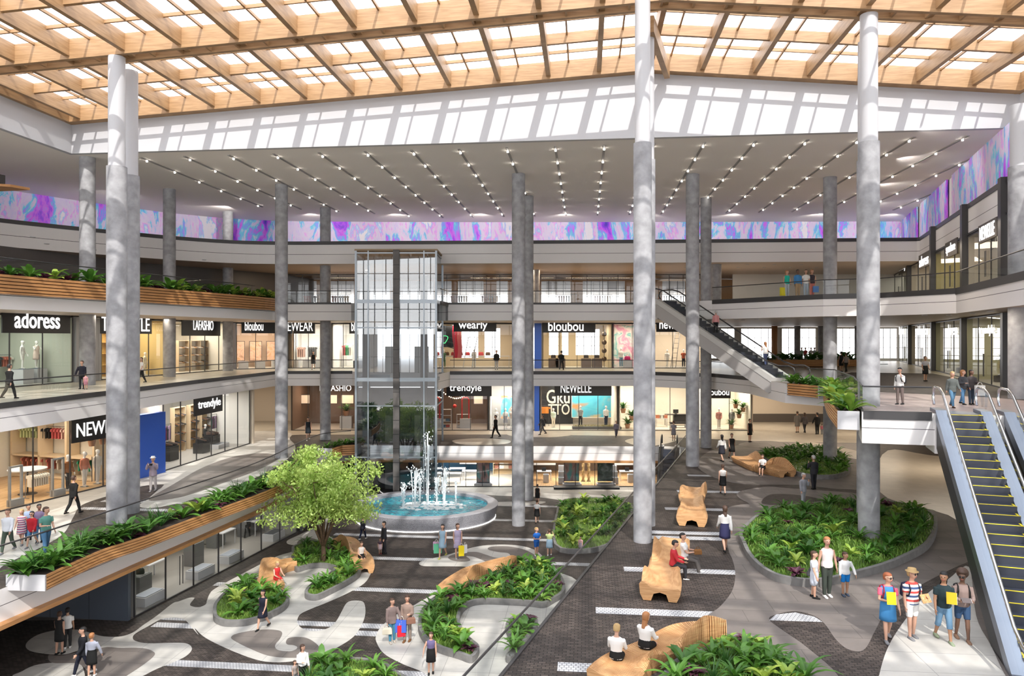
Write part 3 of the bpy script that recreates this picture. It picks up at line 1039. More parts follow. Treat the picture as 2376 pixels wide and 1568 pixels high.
# ------------------------------------------------------------------ escalators
def escalator(label, a, dirv, drop, wd, side_m, rail_m, yel=True, stepn=None, panel=steel):
    """a: top step edge centre (x, y, z); dirv: unit plan direction downhill"""
    dv = Vector((dirv[0], dirv[1], 0)).normalized()
    sv = Vector((dv.y, -dv.x, 0))           # to the right when looking downhill
    a = Vector(a)
    run = drop / math.tan(math.radians(30))
    base = a + dv * run - Vector((0, 0, drop))
    t = thing('escalator', label, 'escalator', base)
    n = int(run / .4)
    rise = drop / n
    st, yl = MB(), MB()
    for k in range(n):
        c = a + dv * (.4 * k * run / (.4 * n) + .2) - Vector((0, 0, rise * (k + .5) + .0))
        st.box(c - Vector((0, 0, .09)), (wd, .42, rise + .18), math.atan2(sv.y, sv.x))
        if yel:
            e = a + dv * (.4 * (k + 1) * run / (.4 * n) - .03) - Vector((0, 0, rise * k - .006))
            yl.box(e, (wd, .05, .012), math.atan2(sv.y, sv.x))
            e2 = e + sv * (-wd / 2 + .05) - dv * .17
            yl.box(e2, (.05, .36, .012), math.atan2(sv.y, sv.x))
            e2 = e + sv * (wd / 2 - .05) - dv * .17
            yl.box(e2, (.05, .36, .012), math.atan2(sv.y, sv.x))
    st.obj('steps', mat('escalator_step', (.05, .055, .075), .45, .3), t)
    if yel:
        yl.obj('yellow_step_edges', yellow, t)
    # truss
    tr = MB()
    up = Vector((0, 0, 1))
    prof = [a - dv * 1.3, a - dv * 1.3 - up * 1.25, a - up * 1.35, base - dv * .4 - up * .95, base + dv * 1.2 - up * .3, base + dv * 1.2, base, a]
    prof = [p - up * .32 if i in (6, 7) else p - up * .03 for i, p in enumerate(prof)]
    w2 = wd / 2 + .34
    tr.ring([[p - sv * w2 for p in prof], [p + sv * w2 for p in prof]])
    tr.obj('truss', side_m, t)
    for s, nm in ((-1, 'left'), (1, 'right')):
        o = sv * (s * (wd / 2 + .18))
        pp = MB()
        path_ = [a - dv * 1.2, a, base, base + dv * 1.1]
        sh = .19
        ring = []
        for p in path_:
            c = p + o
            ring.append([c - sv * sh + up * .0 - up * .3, c - sv * sh + up * .14, c + sv * sh + up * .14, c + sv * sh - up * .3])
        pp.ring(ring)
        pp.obj('skirt_panel', panel, t)
        h = 1.0
        top = [a - dv * 1.45 + up * .25, a - dv * 1.62 + up * .55, a - dv * 1.5 + up * .88, a - dv * 1.2 + up * h, a - dv * .2 + up * h, a + dv * .5 + up * (h - .2), base - dv * .5 + up * (h + .24), base + dv * .3 + up * h, base + dv * 1.1 + up * h, base + dv * 1.45 + up * .85, base + dv * 1.55 + up * .55, base + dv * 1.4 + up * .25]
        MB().tube([p + o for p in top], .055, 8).obj('handrail', rail_m, t, True)
        g = MB()
        low = [a - dv * 1.3, a - dv * 1.3, a - dv * 1.3, a - dv * 1.2, a, a + dv * .5 - up * .29, base - dv * .5 + up * .29, base, base + dv * 1.1]
        for p, q, r_, s_ in zip(low[3:-1], low[4:], top[3:-1], top[4:]):
            g.quad(p + o + up * .14, q + o + up * .14, s_ + o, r_ + o)
        g.obj('glass_side', railglass, t)
    b = MB()
    b.box(a - dv * .6 + Vector((0, 0, -.03)), (wd, 1.2, .08), math.atan2(sv.y, sv.x))
    b.obj('landing_plate', steel, t)
    return t


DV = Vector((-.354, -.935))
SVv = Vector((.935, -.354))
tp = Vector((17.1, 29.3)) + SVv * 1.0
escalator('large escalator with yellow step edges nearest the white platform corner', (tp.x, tp.y, Z2), DV, Z2 - Z1, 1.2, black, chrome)
tp2 = tp + SVv * 2.35
escalator('large escalator with yellow step edges cut off by the right edge', (tp2.x, tp2.y, Z2), DV, Z2 - Z1, 1.2, black, chrome)
escalator('high escalator rising to the top gallery behind the columns', (12.8, 60.0, Z3), (.636, -.772), Z3 - Z2 - .1, 1.7, mat('truss_grey', (.42, .4, .39), .5), dark, False, panel=mat('skirt_grey', (.55, .54, .52), .5))
escalator('small dark escalator going down at the end of the long balustrade', (13.0, 59.9, Z1), (-.25, -1), 4.0, .9, dark, dark, False)
# white box joining the platform and the escalator heads
b = MB()
hx = Vector((17.1, 29.3))
q = [hx + DV * .05, hx + DV * .05 + SVv * 4.6, hx + SVv * 4.6 - DV * 2, hx - DV * 2]
b.prism([p[:] for p in q], Z2 - 1.62, Z2 - .5)
struct(b.obj('trim_3', white))
# ------------------------------------------------------------------ people: one remeshed body per pose, clothes as children
def rotx(p, a, o):
    y, z = p[1] - o[1], p[2] - o[2]
    return Vector((p[0], o[1] + y * math.cos(a) - z * math.sin(a), o[2] + y * math.sin(a) + z * math.cos(a)))


TORSO = [(-.09, .12, .095, .0), (-.03, .165, .115, .01), (.04, .162, .112, .005), (.14, .135, .095, 0), (.24, .147, .105, 0), (.34, .17, .115, 0), (.42, .175, .105, .005), (.475, .14, .085, .01), (.51, .075, .062, .012), (.55, .055, .056, .01), (.60, .053, .058, 0)]
HEAD = [(.615, .05, .062, -.012), (.635, .06, .078, -.02), (.67, .07, .09, -.022), (.71, .076, .098, -.018), (.75, .077, .1, -.012), (.785, .066, .088, -.008), (.81, .045, .06, -.004), (.824, .012, .015, 0)]


def D2(a):
    return math.radians(a)


class Pose:
    """legs: (thigh forward, knee bend, out) per side; arms: (forward, outward, elbow bend, inward twist) per side, degrees; forward is -y"""
    def __init__(s, legs=((0, 0), (0, 0)), arms=((4, 7, 8, 0), (4, 7, 8, 0)), lean=0, turn=0, sit=False, nod=0):
        s.legs, s.arms, s.lean, s.turn, s.nod = legs, arms, D2(lean), D2(turn), D2(nod)
        pz = .93
        s.leg = []
        for k, (th, kn) in enumerate(legs):
            x = -.088 if k == 0 else .088
            th, kn = D2(th), D2(kn)
            hip = Vector((x, 0, pz - .04))
            knee = hip + Vector((x * .12, -math.sin(th), -math.cos(th))) * .43
            ank = knee + Vector((0, -math.sin(th - kn), -math.cos(th - kn))) * .41
            s.leg.append([hip, knee, ank])
        low = min(l[2].z for l in s.leg)
        dz = .075 - low
        if sit:
            dz = .56 - pz
        for l in s.leg:
            for q in l:
                q.z += dz
        s.pz = pz + dz
        s.o = Vector((0, 0, s.pz))
        s.arm = []
        for k, (fw, ow, eb, tw) in enumerate(arms):
            sx = -1 if k == 0 else 1
            sh = rotx(Vector((sx * .18, .005, s.pz + .43)), s.lean, s.o)
            d = Vector((sx * math.sin(D2(ow)), -math.sin(D2(fw)) * math.cos(D2(ow)), -math.cos(D2(fw)) * math.cos(D2(ow))))
            el = sh + d * .29
            f2 = D2(fw + eb)
            inn = D2(tw)
            d2 = Vector((sx * math.sin(D2(ow)) * .4 * math.cos(inn) - sx * math.sin(inn), -math.sin(f2) * math.cos(inn), -math.cos(f2) * math.cos(inn))).normalized()
            wr = el + d2 * .25
            s.arm.append([sh, el, wr, d2])

    def tz(s, z, x=0, y=0):
        return rotx(Vector((x, y, s.pz + z)), s.lean, s.o)

    def hd(s, x, y, z):
        """point of the head in pelvis-relative height, turned and nodded"""
        b = Vector((0, 0, .60))
        p = Vector((x * 1.1, y * 1.1, .6 + (z - .6) * 1.06)) - b
        p = Matrix.Rotation(s.nod, 3, 'X') @ p
        p = Matrix.Rotation(s.turn, 3, 'Z') @ p
        p += b
        return s.tz(p.z, p.x, p.y)

    def torso_rings(s, prof, g=0.0, gz=1.0, n=14):
        out = []
        for z, rx, ry, yo in prof:
            out.append([s.tz(z, (rx + g) * math.cos(2 * PI * k / n), yo + (ry + g) * math.sin(2 * PI * k / n)) for k in range(n)])
        return out


POSES = {
    'stand': Pose(((2, 2), (-3, 3))),
    'stand2': Pose(((6, 6), (-4, 2)), ((-6, 8, 20, 10), (10, 6, 25, 10)), turn=25),
    'walk': Pose(((22, 8), (-16, 22)), ((-18, 7, 12, 0), (20, 7, 22, 0))),
    'walk2': Pose(((-16, 24), (22, 6)), ((20, 7, 24, 0), (-18, 7, 10, 0)), turn=-15),
    'phone': Pose(((4, 2), (-5, 4)), ((4, 7, 8, 0), (22, 18, 138, 22)), turn=10, nod=8),
    'hold': Pose(((14, 6), (-12, 14)), ((12, 10, 85, 38), (10, 8, 22, 0)), turn=35),
    'hold2': Pose(((-12, 16), (14, 4)), ((6, 10, 14, 0), (14, 8, 92, 34)), turn=-30),
    'read': Pose(((-8, 10), (12, 4)), ((16, 10, 78, 26), (16, 10, 78, 26)), turn=-25, nod=6),
    'hands': Pose(((3, 4), (-3, 2)), ((2, 16, 4, 0), (2, 16, 4, 0)), turn=-8),
    'handr': Pose(((3, 4), (-3, 2)), ((4, 7, 8, 0), (10, 24, 10, 0)), turn=20),
    'handl': Pose(((3, 2), (-4, 3)), ((10, 24, 10, 0), (4, 7, 8, 0)), turn=-12),
    'bagl': Pose(((5, 3), (-4, 3)), ((4, 9, 10, 0), (8, 9, 95, 12)), turn=22),
    'photo': Pose(((7, 2), (-9, 4)), ((48, 16, 112, 22), (48, 16, 112, 22))),
    'cross': Pose(((3, 3), (-3, 2)), ((14, 12, 82, 58), (14, 12, 82, 58)), turn=20),
    'sit': Pose(((84, 84), (80, 78)), ((28, 10, 45, 18), (30, 10, 50, 18)), lean=4, sit=True, nod=10),
    'sit2': Pose(((80, 66), (86, 72)), ((34, 12, 62, 28), (34, 12, 62, 28)), lean=-6, sit=True, turn=-20),
}
CACHE = {}
SCR = bpy.data.scenes.new('scratch')      # modifiers are evaluated here, away from the big scene


def scratch_dg():
    with bpy.context.temp_override(scene=SCR, view_layer=SCR.view_layers[0]):
        dg = bpy.context.evaluated_depsgraph_get()
    dg.update()
    return dg




def arm_tube(b, a, g=0.0, upto=2.0):
    sh, el, wr = a[0], a[1], a[2]
    pts = [sh + Vector((0, 0, .01)), sh.lerp(el, .3), sh.lerp(el, .7), el, el.lerp(wr, .35), el.lerp(wr, .7), wr]
    rr = [.056, .05, .044, .039, .038, .032, .026]
    if upto < 2:
        L = (sh - el).length * min(1, upto)
        n = 2 if upto <= .35 else 3 if upto < .9 else 4
        pts, rr = pts[:n], rr[:n]
        pts[-1] = sh.lerp(el, upto)
    b.tube(pts, [r + g for r in rr], 10)


def leg_tube(b, l, g=0.0, upto=1.0):
    h, k, a = l
    pts = [h + Vector((0, 0, .05)), h, h.lerp(k, .4), h.lerp(k, .8), k, k.lerp(a, .3), k.lerp(a, .7), a]
    rr = [.078, .088, .08, .063, .056, .056, .042, .036]
    cut = {1.0: 8, .75: 6, .5: 5, .4: 4, .3: 3}[upto]
    b.tube(pts[:cut], [r + g * (1 if i < 4 else 1.3) for i, r in enumerate(rr[:cut])], 12)


def remesh(b, name, vox):
    me = bpy.data.meshes.new('tmp')
    me.from_pydata(b.v, [], b.f)
    o = bpy.data.objects.new('tmp', me)
    SCR.collection.objects.link(o)
    md = o.modifiers.new('r', 'REMESH')
    md.mode = 'VOXEL'
    md.voxel_size = vox
    ms = o.modifiers.new('s', 'SMOOTH')
    ms.iterations = 2
    ms.factor = .4
    dg = scratch_dg()
    m = bpy.data.meshes.new_from_object(o.evaluated_get(dg), preserve_all_data_layers=False, depsgraph=dg)
    m.name = name
    m.polygons.foreach_set('use_smooth', [True] * len(m.polygons))
    m.materials.clear()
    m.materials.append(None)
    bpy.data.objects.remove(o)
    bpy.data.meshes.remove(me)
    return m


def plain(b, name):
    m = bpy.data.meshes.new(name)
    m.from_pydata(b.v, [], b.f)
    m.polygons.foreach_set('use_smooth', [True] * len(m.polygons))
    m.materials.append(None)
    m.update()
    return m


def piece(kind, pose):
    key = (kind, pose)
    if key in CACHE:
        return CACHE[key]
    P = POSES[pose]
    b = MB()
    n = 14
    if kind == 'body':
        b.ring(P.torso_rings(TORSO))
        b.ring([[P.hd(rx * math.cos(2 * PI * k / n), yo + ry * math.sin(2 * PI * k / n), z) for k in range(n)] for z, rx, ry, yo in [(.57, .05, .052, .005)] + HEAD])
        b.tube([P.hd(0, -.108, .735), P.hd(0, -.124, .70), P.hd(0, -.112, .69)], [.009, .0135, .009], 6)
        b.tube([P.hd(-.02, -.1, .655), P.hd(.02, -.1, .655)], .013, 6)
        for s in (-1, 1):
            b.ball(P.hd(s * .08, 0, .71), .024, 6, (.5, .8, 1.2))
        for i, a in enumerate(P.arm):
            arm_tube(b, a)
            wr, d = a[2], a[3]
            sx = -1 if i == 0 else 1
            side = Vector((0, -1, 0))
            side = (side - d * side.dot(d))
            side = side.normalized() if side.length > .2 else Vector((sx, 0, 0))
            nrm = d.cross(side)
            if nrm.x * sx > 0:
                nrm = -nrm
            pm = [wr + side * (w_ * .034) + nrm * h_ * .013 + d * L for L in (0, .09) for w_, h_ in ((-1, -1), (1, -1), (1, 1), (-1, 1))]
            b.add(pm, [(3, 2, 1, 0), (4, 5, 6, 7), (0, 1, 5, 4), (1, 2, 6, 5), (2, 3, 7, 6), (3, 0, 4, 7)])
            for j, fl in enumerate((.062, .075, .07, .055)):
                q = wr + d * .085 + side * (.027 - j * .0185)
                b.tube([q, q + d * fl * .5 + nrm * .006, q + d * fl * .95 + nrm * .024], [.0098, .0092, .0075], 6)
            q = wr + d * .025 + side * .03
            b.tube([q, q + d * .03 + side * .026 + nrm * .01, q + d * .06 + side * .03 + nrm * .022], [.0125, .011, .009], 6)
        for l in P.leg:
            leg_tube(b, l)
            a = l[2]
            b.tube([a + Vector((0, .045, -.035)), a + Vector((0, 0, -.03)), a + Vector((0, -.09, -.048)), a + Vector((0, -.155, -.056))], [.03, .036, .03, .018], 8)
        m = remesh(b, 'body', .0125)
    elif kind == 'shoe0' or kind == 'shoe1':
        a = P.leg[int(kind[-1])][2]
        rings = []
        for y, w_, h_ in ((.075, .022, .05), (.06, .036, .075), (.0, .042, .085), (-.07, .046, .062), (-.13, .047, .05), (-.175, .034, .04), (-.19, .012, .03)):
            z0 = a.z - .075
            rings.append([(a.x - w_, a.y + y, z0), (a.x + w_, a.y + y, z0), (a.x + w_, a.y + y, z0 + h_ * .6), (a.x + w_ * .5, a.y + y, z0 + h_), (a.x - w_ * .5, a.y + y, z0 + h_), (a.x - w_, a.y + y, z0 + h_ * .6)])
        b.ring(rings)
        m = plain(b, 'shoe')
    elif kind in ('tee', 'long', 'tank', 'jacket'):
        g = .036 if kind == 'jacket' else .026
        pr = [r for r in TORSO[0 if kind == 'jacket' else 1:9]]
        if kind != 'jacket':
            pr[0] = (-.06, .165, .117, .01)
        else:
            pr = [(-.16, .16, .12, .01)] + pr[1:]
        b.ring(P.torso_rings(pr[:-1] + [(.505, .085, .07, .012)], g))
        if kind != 'tank':
            for a in P.arm:
                arm_tube(b, a, g - .008, .62 if kind == 'tee' else 2)
        m = remesh(b, 'shirt', .016)
    elif kind in ('trousers', 'shorts', 'cropped'):
        pr = [(-.10, .12, .1, .0)] + TORSO[1:3] + [(.09, .148, .104, 0)]
        b.ring(P.torso_rings(pr, .008))
        for l in P.leg:
            leg_tube(b, l, .014, {'trousers': 1.0, 'shorts': .4, 'cropped': .75}[kind])
        m = remesh(b, 'trousers', .016)
    elif kind in ('skirt', 'dress', 'longskirt'):
        hem = {'skirt': .52, 'dress': .55, 'longskirt': .30}[kind]
        if P.pz < .8:
            for l in P.leg:
                leg_tube(b, l, .028, .4)
            b.ring(P.torso_rings([(-.1, .13, .11, .0)] + TORSO[1:4] + (TORSO[4:8] + [(.50, .085, .07, .012)] if kind == 'dress' else []), .016 if kind == 'dress' else .03))
            m = remesh(b, 'skirt', .016)
        else:
            ks = [l[1] for l in P.leg]
            y0, y1 = min(k.y for k in ks) - .075, max(k.y for k in ks) + .075
            rings = []
            for t in (0, .35, .7, 1):
                z = P.pz - .02 + (hem - P.pz + .02) * t
                yc = (y0 + y1) / 2 * t
                ry = .155 + ((y1 - y0) / 2 - .125) * t
                rx = .2 + .02 * t
                rings.append([(rx * math.cos(2 * PI * k / n), yc + ry * math.sin(2 * PI * k / n), z) for k in range(n)])
            top = P.torso_rings([(.17, .14, .098, 0), TORSO[3], TORSO[2]] if kind != 'dress' else [(.50, .085, .07, .012)] + [TORSO[i] for i in (7, 6, 5, 4, 3, 2)], .03 if kind == 'dress' else .03)
            b.ring(top + rings)
            m = plain(b, 'dress' if kind == 'dress' else 'skirt')
    elif kind.startswith('hair'):
        st = kind[5:]
        fr = -.03
        if st == 'afro':
            b.ball(P.hd(0, .045, .775), .15, 12, (1, .9, .95))
            b.ball(P.hd(0, -.02, .82), .11, 10, (1, 1, .6))
        else:
            rr = [[P.hd((rx + .018) * math.cos(2 * PI * k / n), yo + .008 + (ry + .016) * math.sin(2 * PI * k / n), z + .012) for k in range(n)] for z, rx, ry, yo in [(.757, .075, .094, .0), (.785, .066, .085, -.004), (.81, .047, .06, -.002), (.828, .012, .014, 0)]]
            b.ring(rr)
            b.ring([[P.hd((rx + .01) * math.cos(PI * (.02 + .96 * k / 9)), .016 + (ry + .006) * math.sin(PI * (.02 + .96 * k / 9)), z) for k in range(10)] + [P.hd((rx - .02) * math.cos(PI * (.98 - .96 * k / 9)), .012 + (ry - .03) * math.sin(PI * (.98 - .96 * k / 9)), z) for k in range(10)] for z, rx, ry in ((.65, .07, .088), (.70, .08, .098), (.74, .083, .102), (.775, .08, .098))])
            if st in ('long', 'pony'):
                w_ = 1 if st == 'long' else .45
                b.ring([[P.hd(x * w_, y, z) for x, y in ((-.085, -.01), (-.05, .085), (.05, .085), (.085, -.01), (.05, .035), (-.05, .035))] for z in (.77, .68, .58)] + [[P.tz(.46, x * w_ * .95, y + .07) for x, y in ((-.085, -.01), (-.05, .06), (.05, .06), (.085, -.01), (.05, .035), (-.05, .035))], [P.tz(.36, x * w_ * .7, y + .075) for x, y in ((-.085, .01), (-.05, .05), (.05, .05), (.085, .01), (.05, .035), (-.05, .035))]])
            if st == 'bun':
                b.ball(P.hd(0, .085, .80), .045, 8)
            if st == 'hat':
                b.ring([[P.hd(r * math.cos(2 * PI * k / n), .0 + r * 1.1 * math.sin(2 * PI * k / n), z) for k in range(n)] for r, z in ((.14, .772), (.14, .778), (.095, .782), (.088, .85), (.03, .862))])
        m = remesh(b, 'hair', .014) if st != 'hat' else plain(b, 'hair')
    elif kind == 'eye0' or kind == 'eye1':
        s = -1 if kind[-1] == '0' else 1
        b.ball(P.hd(s * .032, -.103, .722), .0125, 6)
        m = plain(b, 'eye')
    elif kind == 'mouth':
        b.tube([P.hd(-.03, -.1, .664), P.hd(-.014, -.11, .658), P.hd(.014, -.11, .658), P.hd(.03, -.1, .664)], [.005, .009, .009, .005], 6)
        m = plain(b, 'mouth')
    elif kind == 'glasses':
        for s in (-1, 1):
            b.tube([P.hd(s * .034, -.108, .722), P.hd(s * .034, -.118, .722)], .028, 10)
            b.tube([P.hd(s * .06, -.1, .728), P.hd(s * .08, .0, .728)], .004, 5)
        b.tube([P.hd(-.02, -.116, .728), P.hd(.02, -.116, .728)], .005, 5)
        m = plain(b, 'sunglasses')
    CACHE[key] = m
    return m


def fabric(c):
    k = 'fabric_%02x%02x%02x' % tuple(int(255 * min(1, q)) for q in c)
    return mat(k, c, .8, spec=.2)


SKINS = {'l': (.52, .30, .21), 'm': (.38, .21, .13), 'd': (.16, .085, .055), 't': (.36, .19, .11)}
HAIRC = {'black': (.012, .01, .01), 'brown': (.06, .03, .018), 'blond': (.45, .30, .13), 'red': (.28, .08, .03), 'grey': (.45, .43, .42), 'ginger': (.33, .14, .05)}


def wear(root, kind, pose, name, m):
    o = link(name, piece(kind, pose), root)
    o.material_slots[0].link = 'OBJECT'
    o.material_slots[0].material = m
    return o


def person(pos, rz, h, pose, skin, hair, top, bot, shoes, label, group=None, face=True, glasses=False, cat='person', child=False):
    """pos: feet point; rz degrees (0 faces the camera)"""
    root = link('person', piece('body', pose), None)
    root.material_slots[0].link = 'OBJECT'
    root.material_slots[0].material = mat('skin_' + skin, SKINS[skin], .5)
    root.location = pos
    root.rotation_euler = (0, 0, D2(rz))
    s = h / 1.755
    root.scale = (s * (1.08 if child else .98), s * (1.08 if child else .98), s)
    tag(root, label, cat, group)
    for k in (0, 1):
        wear(root, 'shoe%d' % k, pose, 'shoe', fabric(shoes))
    if bot:
        nm = {'dress': 'dress', 'skirt': 'skirt', 'longskirt': 'skirt'}.get(bot[0], bot[0] if bot[0] != 'cropped' else 'trousers')
        wear(root, bot[0], pose, nm, bot[1] if not isinstance(bot[1], tuple) else fabric(bot[1]))
    if top:
        wear(root, top[0], pose, 'jacket' if top[0] == 'jacket' else 'shirt', top[1] if not isinstance(top[1], tuple) else fabric(top[1]))
    if hair:
        hc = HAIRC[hair[1]] if isinstance(hair[1], str) else hair[1]
        wear(root, 'hair_' + hair[0], pose, 'hat' if hair[0] == 'hat' else 'hair', mat('hair_' + str(hair[1]), hc, .6))
    if face:
        for k in (0, 1):
            wear(root, 'eye%d' % k, pose, 'eye', mat('eye', (.01, .008, .008), .2))
        wear(root, 'mouth', pose, 'mouth', mat('lips', (.35, .08, .07), .5))
    if glasses:
        wear(root, 'glasses', pose, 'sunglasses', black)
    return root


def hand(root, pose, side, drop=.06):
    """world point under a hand; side 0 is the figure's right, 1 its left"""
    a = POSES[pose].arm[side]
    q = a[2] + a[3] * drop
    s = root.scale
    q = Vector((q.x * s.x, q.y * s.y, q.z * s.z))
    return Vector(root.location) + Matrix.Rotation(root.rotation_euler.z, 3, 'Z') @ q


def shopping_bag(p, w_, h_, rz, col, label, group=None):
    """paper carrier bag hanging with its handle at p"""
    t = thing('shopping_bag', label, 'bag', p - Vector((0, 0, h_ + .16)), group, D2(rz), False)
    b = MB()
    d = w_ * .34
    r = [[(-w_ / 2 * k, -d / 2 * j, z), (w_ / 2 * k, -d / 2 * j, z), (w_ / 2 * k, d / 2 * j, z), (-w_ / 2 * k, d / 2 * j, z)] for z, k, j in ((0, .94, 1), (.004, .96, 1), (h_, 1, .8))]
    b.ring(r, caps=False)
    b.quad(*r[0][::-1])
    b.obj('bag_body', fabric(col), t)
    for s in (-1, 1):
        pts = [(w_ * .25 * math.cos(a), s * d * .3 * (1 - .8 * math.sin(a)), h_ - .02 + .17 * math.sin(a)) for a in [PI * k / 6 for k in range(7)]]
        MB().tube(pts, .007, 5).obj('handle', mat('cord', (.7, .68, .62), .8), t)
    return t


def handbag(p, w_, rz, col, label):
    t = thing('handbag', label, 'bag', p - Vector((0, 0, w_ * .95)), None, D2(rz), False)
    b = MB()
    b.ring([[(-w_ / 2 * k, -.07 * j, z), (w_ / 2 * k, -.07 * j, z), (w_ / 2 * k, .07 * j, z), (-w_ / 2 * k, .07 * j, z)] for z, k, j in ((0, .9, .9), (.02, 1, 1), (w_ * .5, .95, .8), (w_ * .68, .75, .25))])
    b.obj('bag_body', fabric(col), t)
    MB().tube([(w_ * .28 * math.cos(a), 0, w_ * .6 + w_ * .35 * math.sin(a)) for a in [PI * k / 8 for k in range(9)]], .011, 6).obj('handle', fabric([c * .7 for c in col]), t)
    return t


def backpack(root, col, label, scale=1.0):
    """worn on the back of a figure; stays a thing of its own"""
    s = root.scale.z * scale
    t = thing('backpack', label, 'backpack', root.location, None, root.rotation_euler.z, False)
    t.scale = (s, s, s)
    b = MB()
    b.ring([[(-.15 * k, .115, z), (.15 * k, .115, z), (.15 * k, .115 + .17 * j, z), (-.15 * k, .115 + .17 * j, z)] for z, k, j in ((1.02, .85, .8), (1.06, 1, 1), (1.22, 1, .95), (1.37, .92, .7), (1.42, .6, .3))])
    b.obj('pack', fabric(col), t)
    MB().box((0, .3, 1.14), (.22, .05, .16)).obj('front_pocket', fabric([c * .8 for c in col]), t)
    for x in (-.115, .115):
        MB().tube([(x, .12, 1.37), (x, .03, 1.44), (x * 1.05, -.07, 1.41), (x * 1.15, -.138, 1.3), (x * 1.3, -.09, 1.14), (x * 1.25, .1, 1.08)], .018, 6).obj('strap', fabric([c * .6 for c in col]), t)
    return t


def flat_item(name, p, rz, w_, h_, col, label, cat, tilt=70, parts=None):
    t = thing(name, label, cat, p, None, D2(rz), False)
    M_ = Matrix.Rotation(D2(tilt), 4, 'X')
    b = MB()
    b.box((0, 0, 0), (w_, h_, .014), 0, M_)
    b.obj('cover', fabric(col) if isinstance(col, tuple) else col, t)
    b = MB()
    b.box(M_ @ Vector((.008, 0, 0)), (w_ * .985, h_ * .97, .009), 0, M_)
    b.obj('pages', mat('paper', (.8, .79, .75), .8), t)
    return t
# ------------------------------------------------------------------ shops
class Fr:
    """shop frame: origin p0, x along the front to p1, y into the shop"""
    def __init__(s, p0, p1, z):
        s.p0, s.p1, s.z = Vector(p0), Vector(p1), z
        s.w = (s.p1 - s.p0).length
        s.d = (s.p1 - s.p0).normalized()
        s.n = Vector((-s.d.y, s.d.x))
        s.rz = math.atan2(s.d.y, s.d.x)

    def at(s, x, y=0, z=0):
        q = s.p0 + s.d * x + s.n * y
        return Vector((q.x, q.y, s.z + z))

    def hit(s, px):
        k = (px - 1188.0) / F
        return (k * s.p0.y - s.p0.x) / (s.d.x - k * s.d.y)

    def hx(s, px, y):
        """local x of what is seen at column px, y metres behind the glass, kept inside the shop"""
        return max(.8, min(s.w - .8, Fr(s.p0 + s.n * y, s.p1 + s.n * y, s.z).hit(px)))

    def px(s, px, py, y=0.0):
        """local x and height of the front-plane point seen at a pixel"""
        f = Fr((s.p0 + s.n * y), (s.p1 + s.n * y), s.z)
        t = f.hit(px)
        q = f.at(t)
        return t, CZ - (py - 784.0) / F * q.y - s.z


TXT = {}


def text_mesh(body, bold):
    key = (body, bold)
    if key not in TXT:
        cu = bpy.data.curves.new('lettering', 'FONT')
        cu.body = body
        cu.extrude = .02
        cu.offset = bold
        cu.resolution_u = 3
        o = bpy.data.objects.new('lettering', cu)
        SCR.collection.objects.link(o)
        dg = scratch_dg()
        TXT[key] = bpy.data.meshes.new_from_object(o.evaluated_get(dg))
        bpy.data.objects.remove(o)
    return TXT[key]


letter_m = mat('sign_letter_lit', (1, 1, 1), .5, emit=.9)
letter_k = mat('sign_letter_black', (.02, .02, .02), .5)


def lettering(fr, x0, x1, z0, z1, y, body, m, parent, bold=.0):
    """letters filling the given rectangle of a shop plane"""
    me = text_mesh(body, bold).copy()
    xs = [v.co.x for v in me.vertices]
    ys = [v.co.y for v in me.vertices]
    sx = (x1 - x0) / (max(xs) - min(xs))
    sy = (z1 - z0) / (max(ys) - min(ys))
    mx, my = min(xs), min(ys)
    for v in me.vertices:
        v.co = fr.at(x0 + (v.co.x - mx) * sx, y - v.co.z, z0 + (v.co.y - my) * sy)
    me.materials.clear()
    me.materials.append(m)
    return link('lettering', me, parent)


def sign(fr, body, r, label, board=None, bold=.02, y=-.12, m=None, bm=None, cx=None):
    """r: pixel box of the letters (x0, y0, x1, y1); board: pixel margins or None"""
    a, zt = fr.px(r[0], r[1], y)
    c, zb = fr.px(r[2], r[3], y)
    mid, zt = fr.px((r[0] + r[2]) / 2, r[1], y)
    mid, zb = fr.px((r[0] + r[2]) / 2, r[3], y)
    t = thing('shop_sign', label, 'sign', fr.at(mid, y, zb))
    if board:
        ex0, ex1, ez0, ez1 = board
        b = MB()
        b.box(fr.at((a - ex0 + c + ex1) / 2, y + .06, (zb - ez0 + zt + ez1) / 2), (c - a + ex0 + ex1, .08, zt - zb + ez0 + ez1), fr.rz)
        b.obj('board', bm or black, t)
    lettering(fr, a, c, zb, zt, y, body, m or letter_m, t, bold)
    return t


def shell(fr, depth, h, wall, floor, ceilc=None, lw=300, lcol=(1, .88, .72), ly=None, sides=True, back=True):
    w_ = fr.w
    for nm_, c, sz, m_ in (('floor_shop', (w_ / 2, depth / 2, .012), (w_, depth, .012), floor), ('wall_shop', (w_ / 2, depth, h / 2), (w_, .15, h), wall), ('wall_shop', (.06, depth / 2, h / 2), (.12, depth, h), wall), ('wall_shop', (w_ - .06, depth / 2, h / 2), (.12, depth, h), wall), ('ceiling_shop', (w_ / 2, depth / 2, h - .05), (w_, depth, .08), ceilc or mat('shop_ceiling', (.5, .47, .43), .7))):
        if (sz[0] == w_ and nm_ == 'wall_shop' and not back) or (sz[0] == .12 and not sides):
            continue
        struct(MB().box(fr.at(*c), sz, fr.rz).obj(nm_, m_))
    if lw:
        ld = bpy.data.lights.new('shop_lamp', 'AREA')
        ld.shape = 'RECTANGLE'
        ld.size, ld.size_y = w_ * .75, depth * .35
        ld.energy = lw
        ld.color = lcol
        lo = bpy.data.objects.new('shop_lamp', ld)
        COL.objects.link(lo)
        lo.location = fr.at(w_ / 2, ly or depth * .35, h - .14)
        lo.rotation_euler = (0, 0, fr.rz)


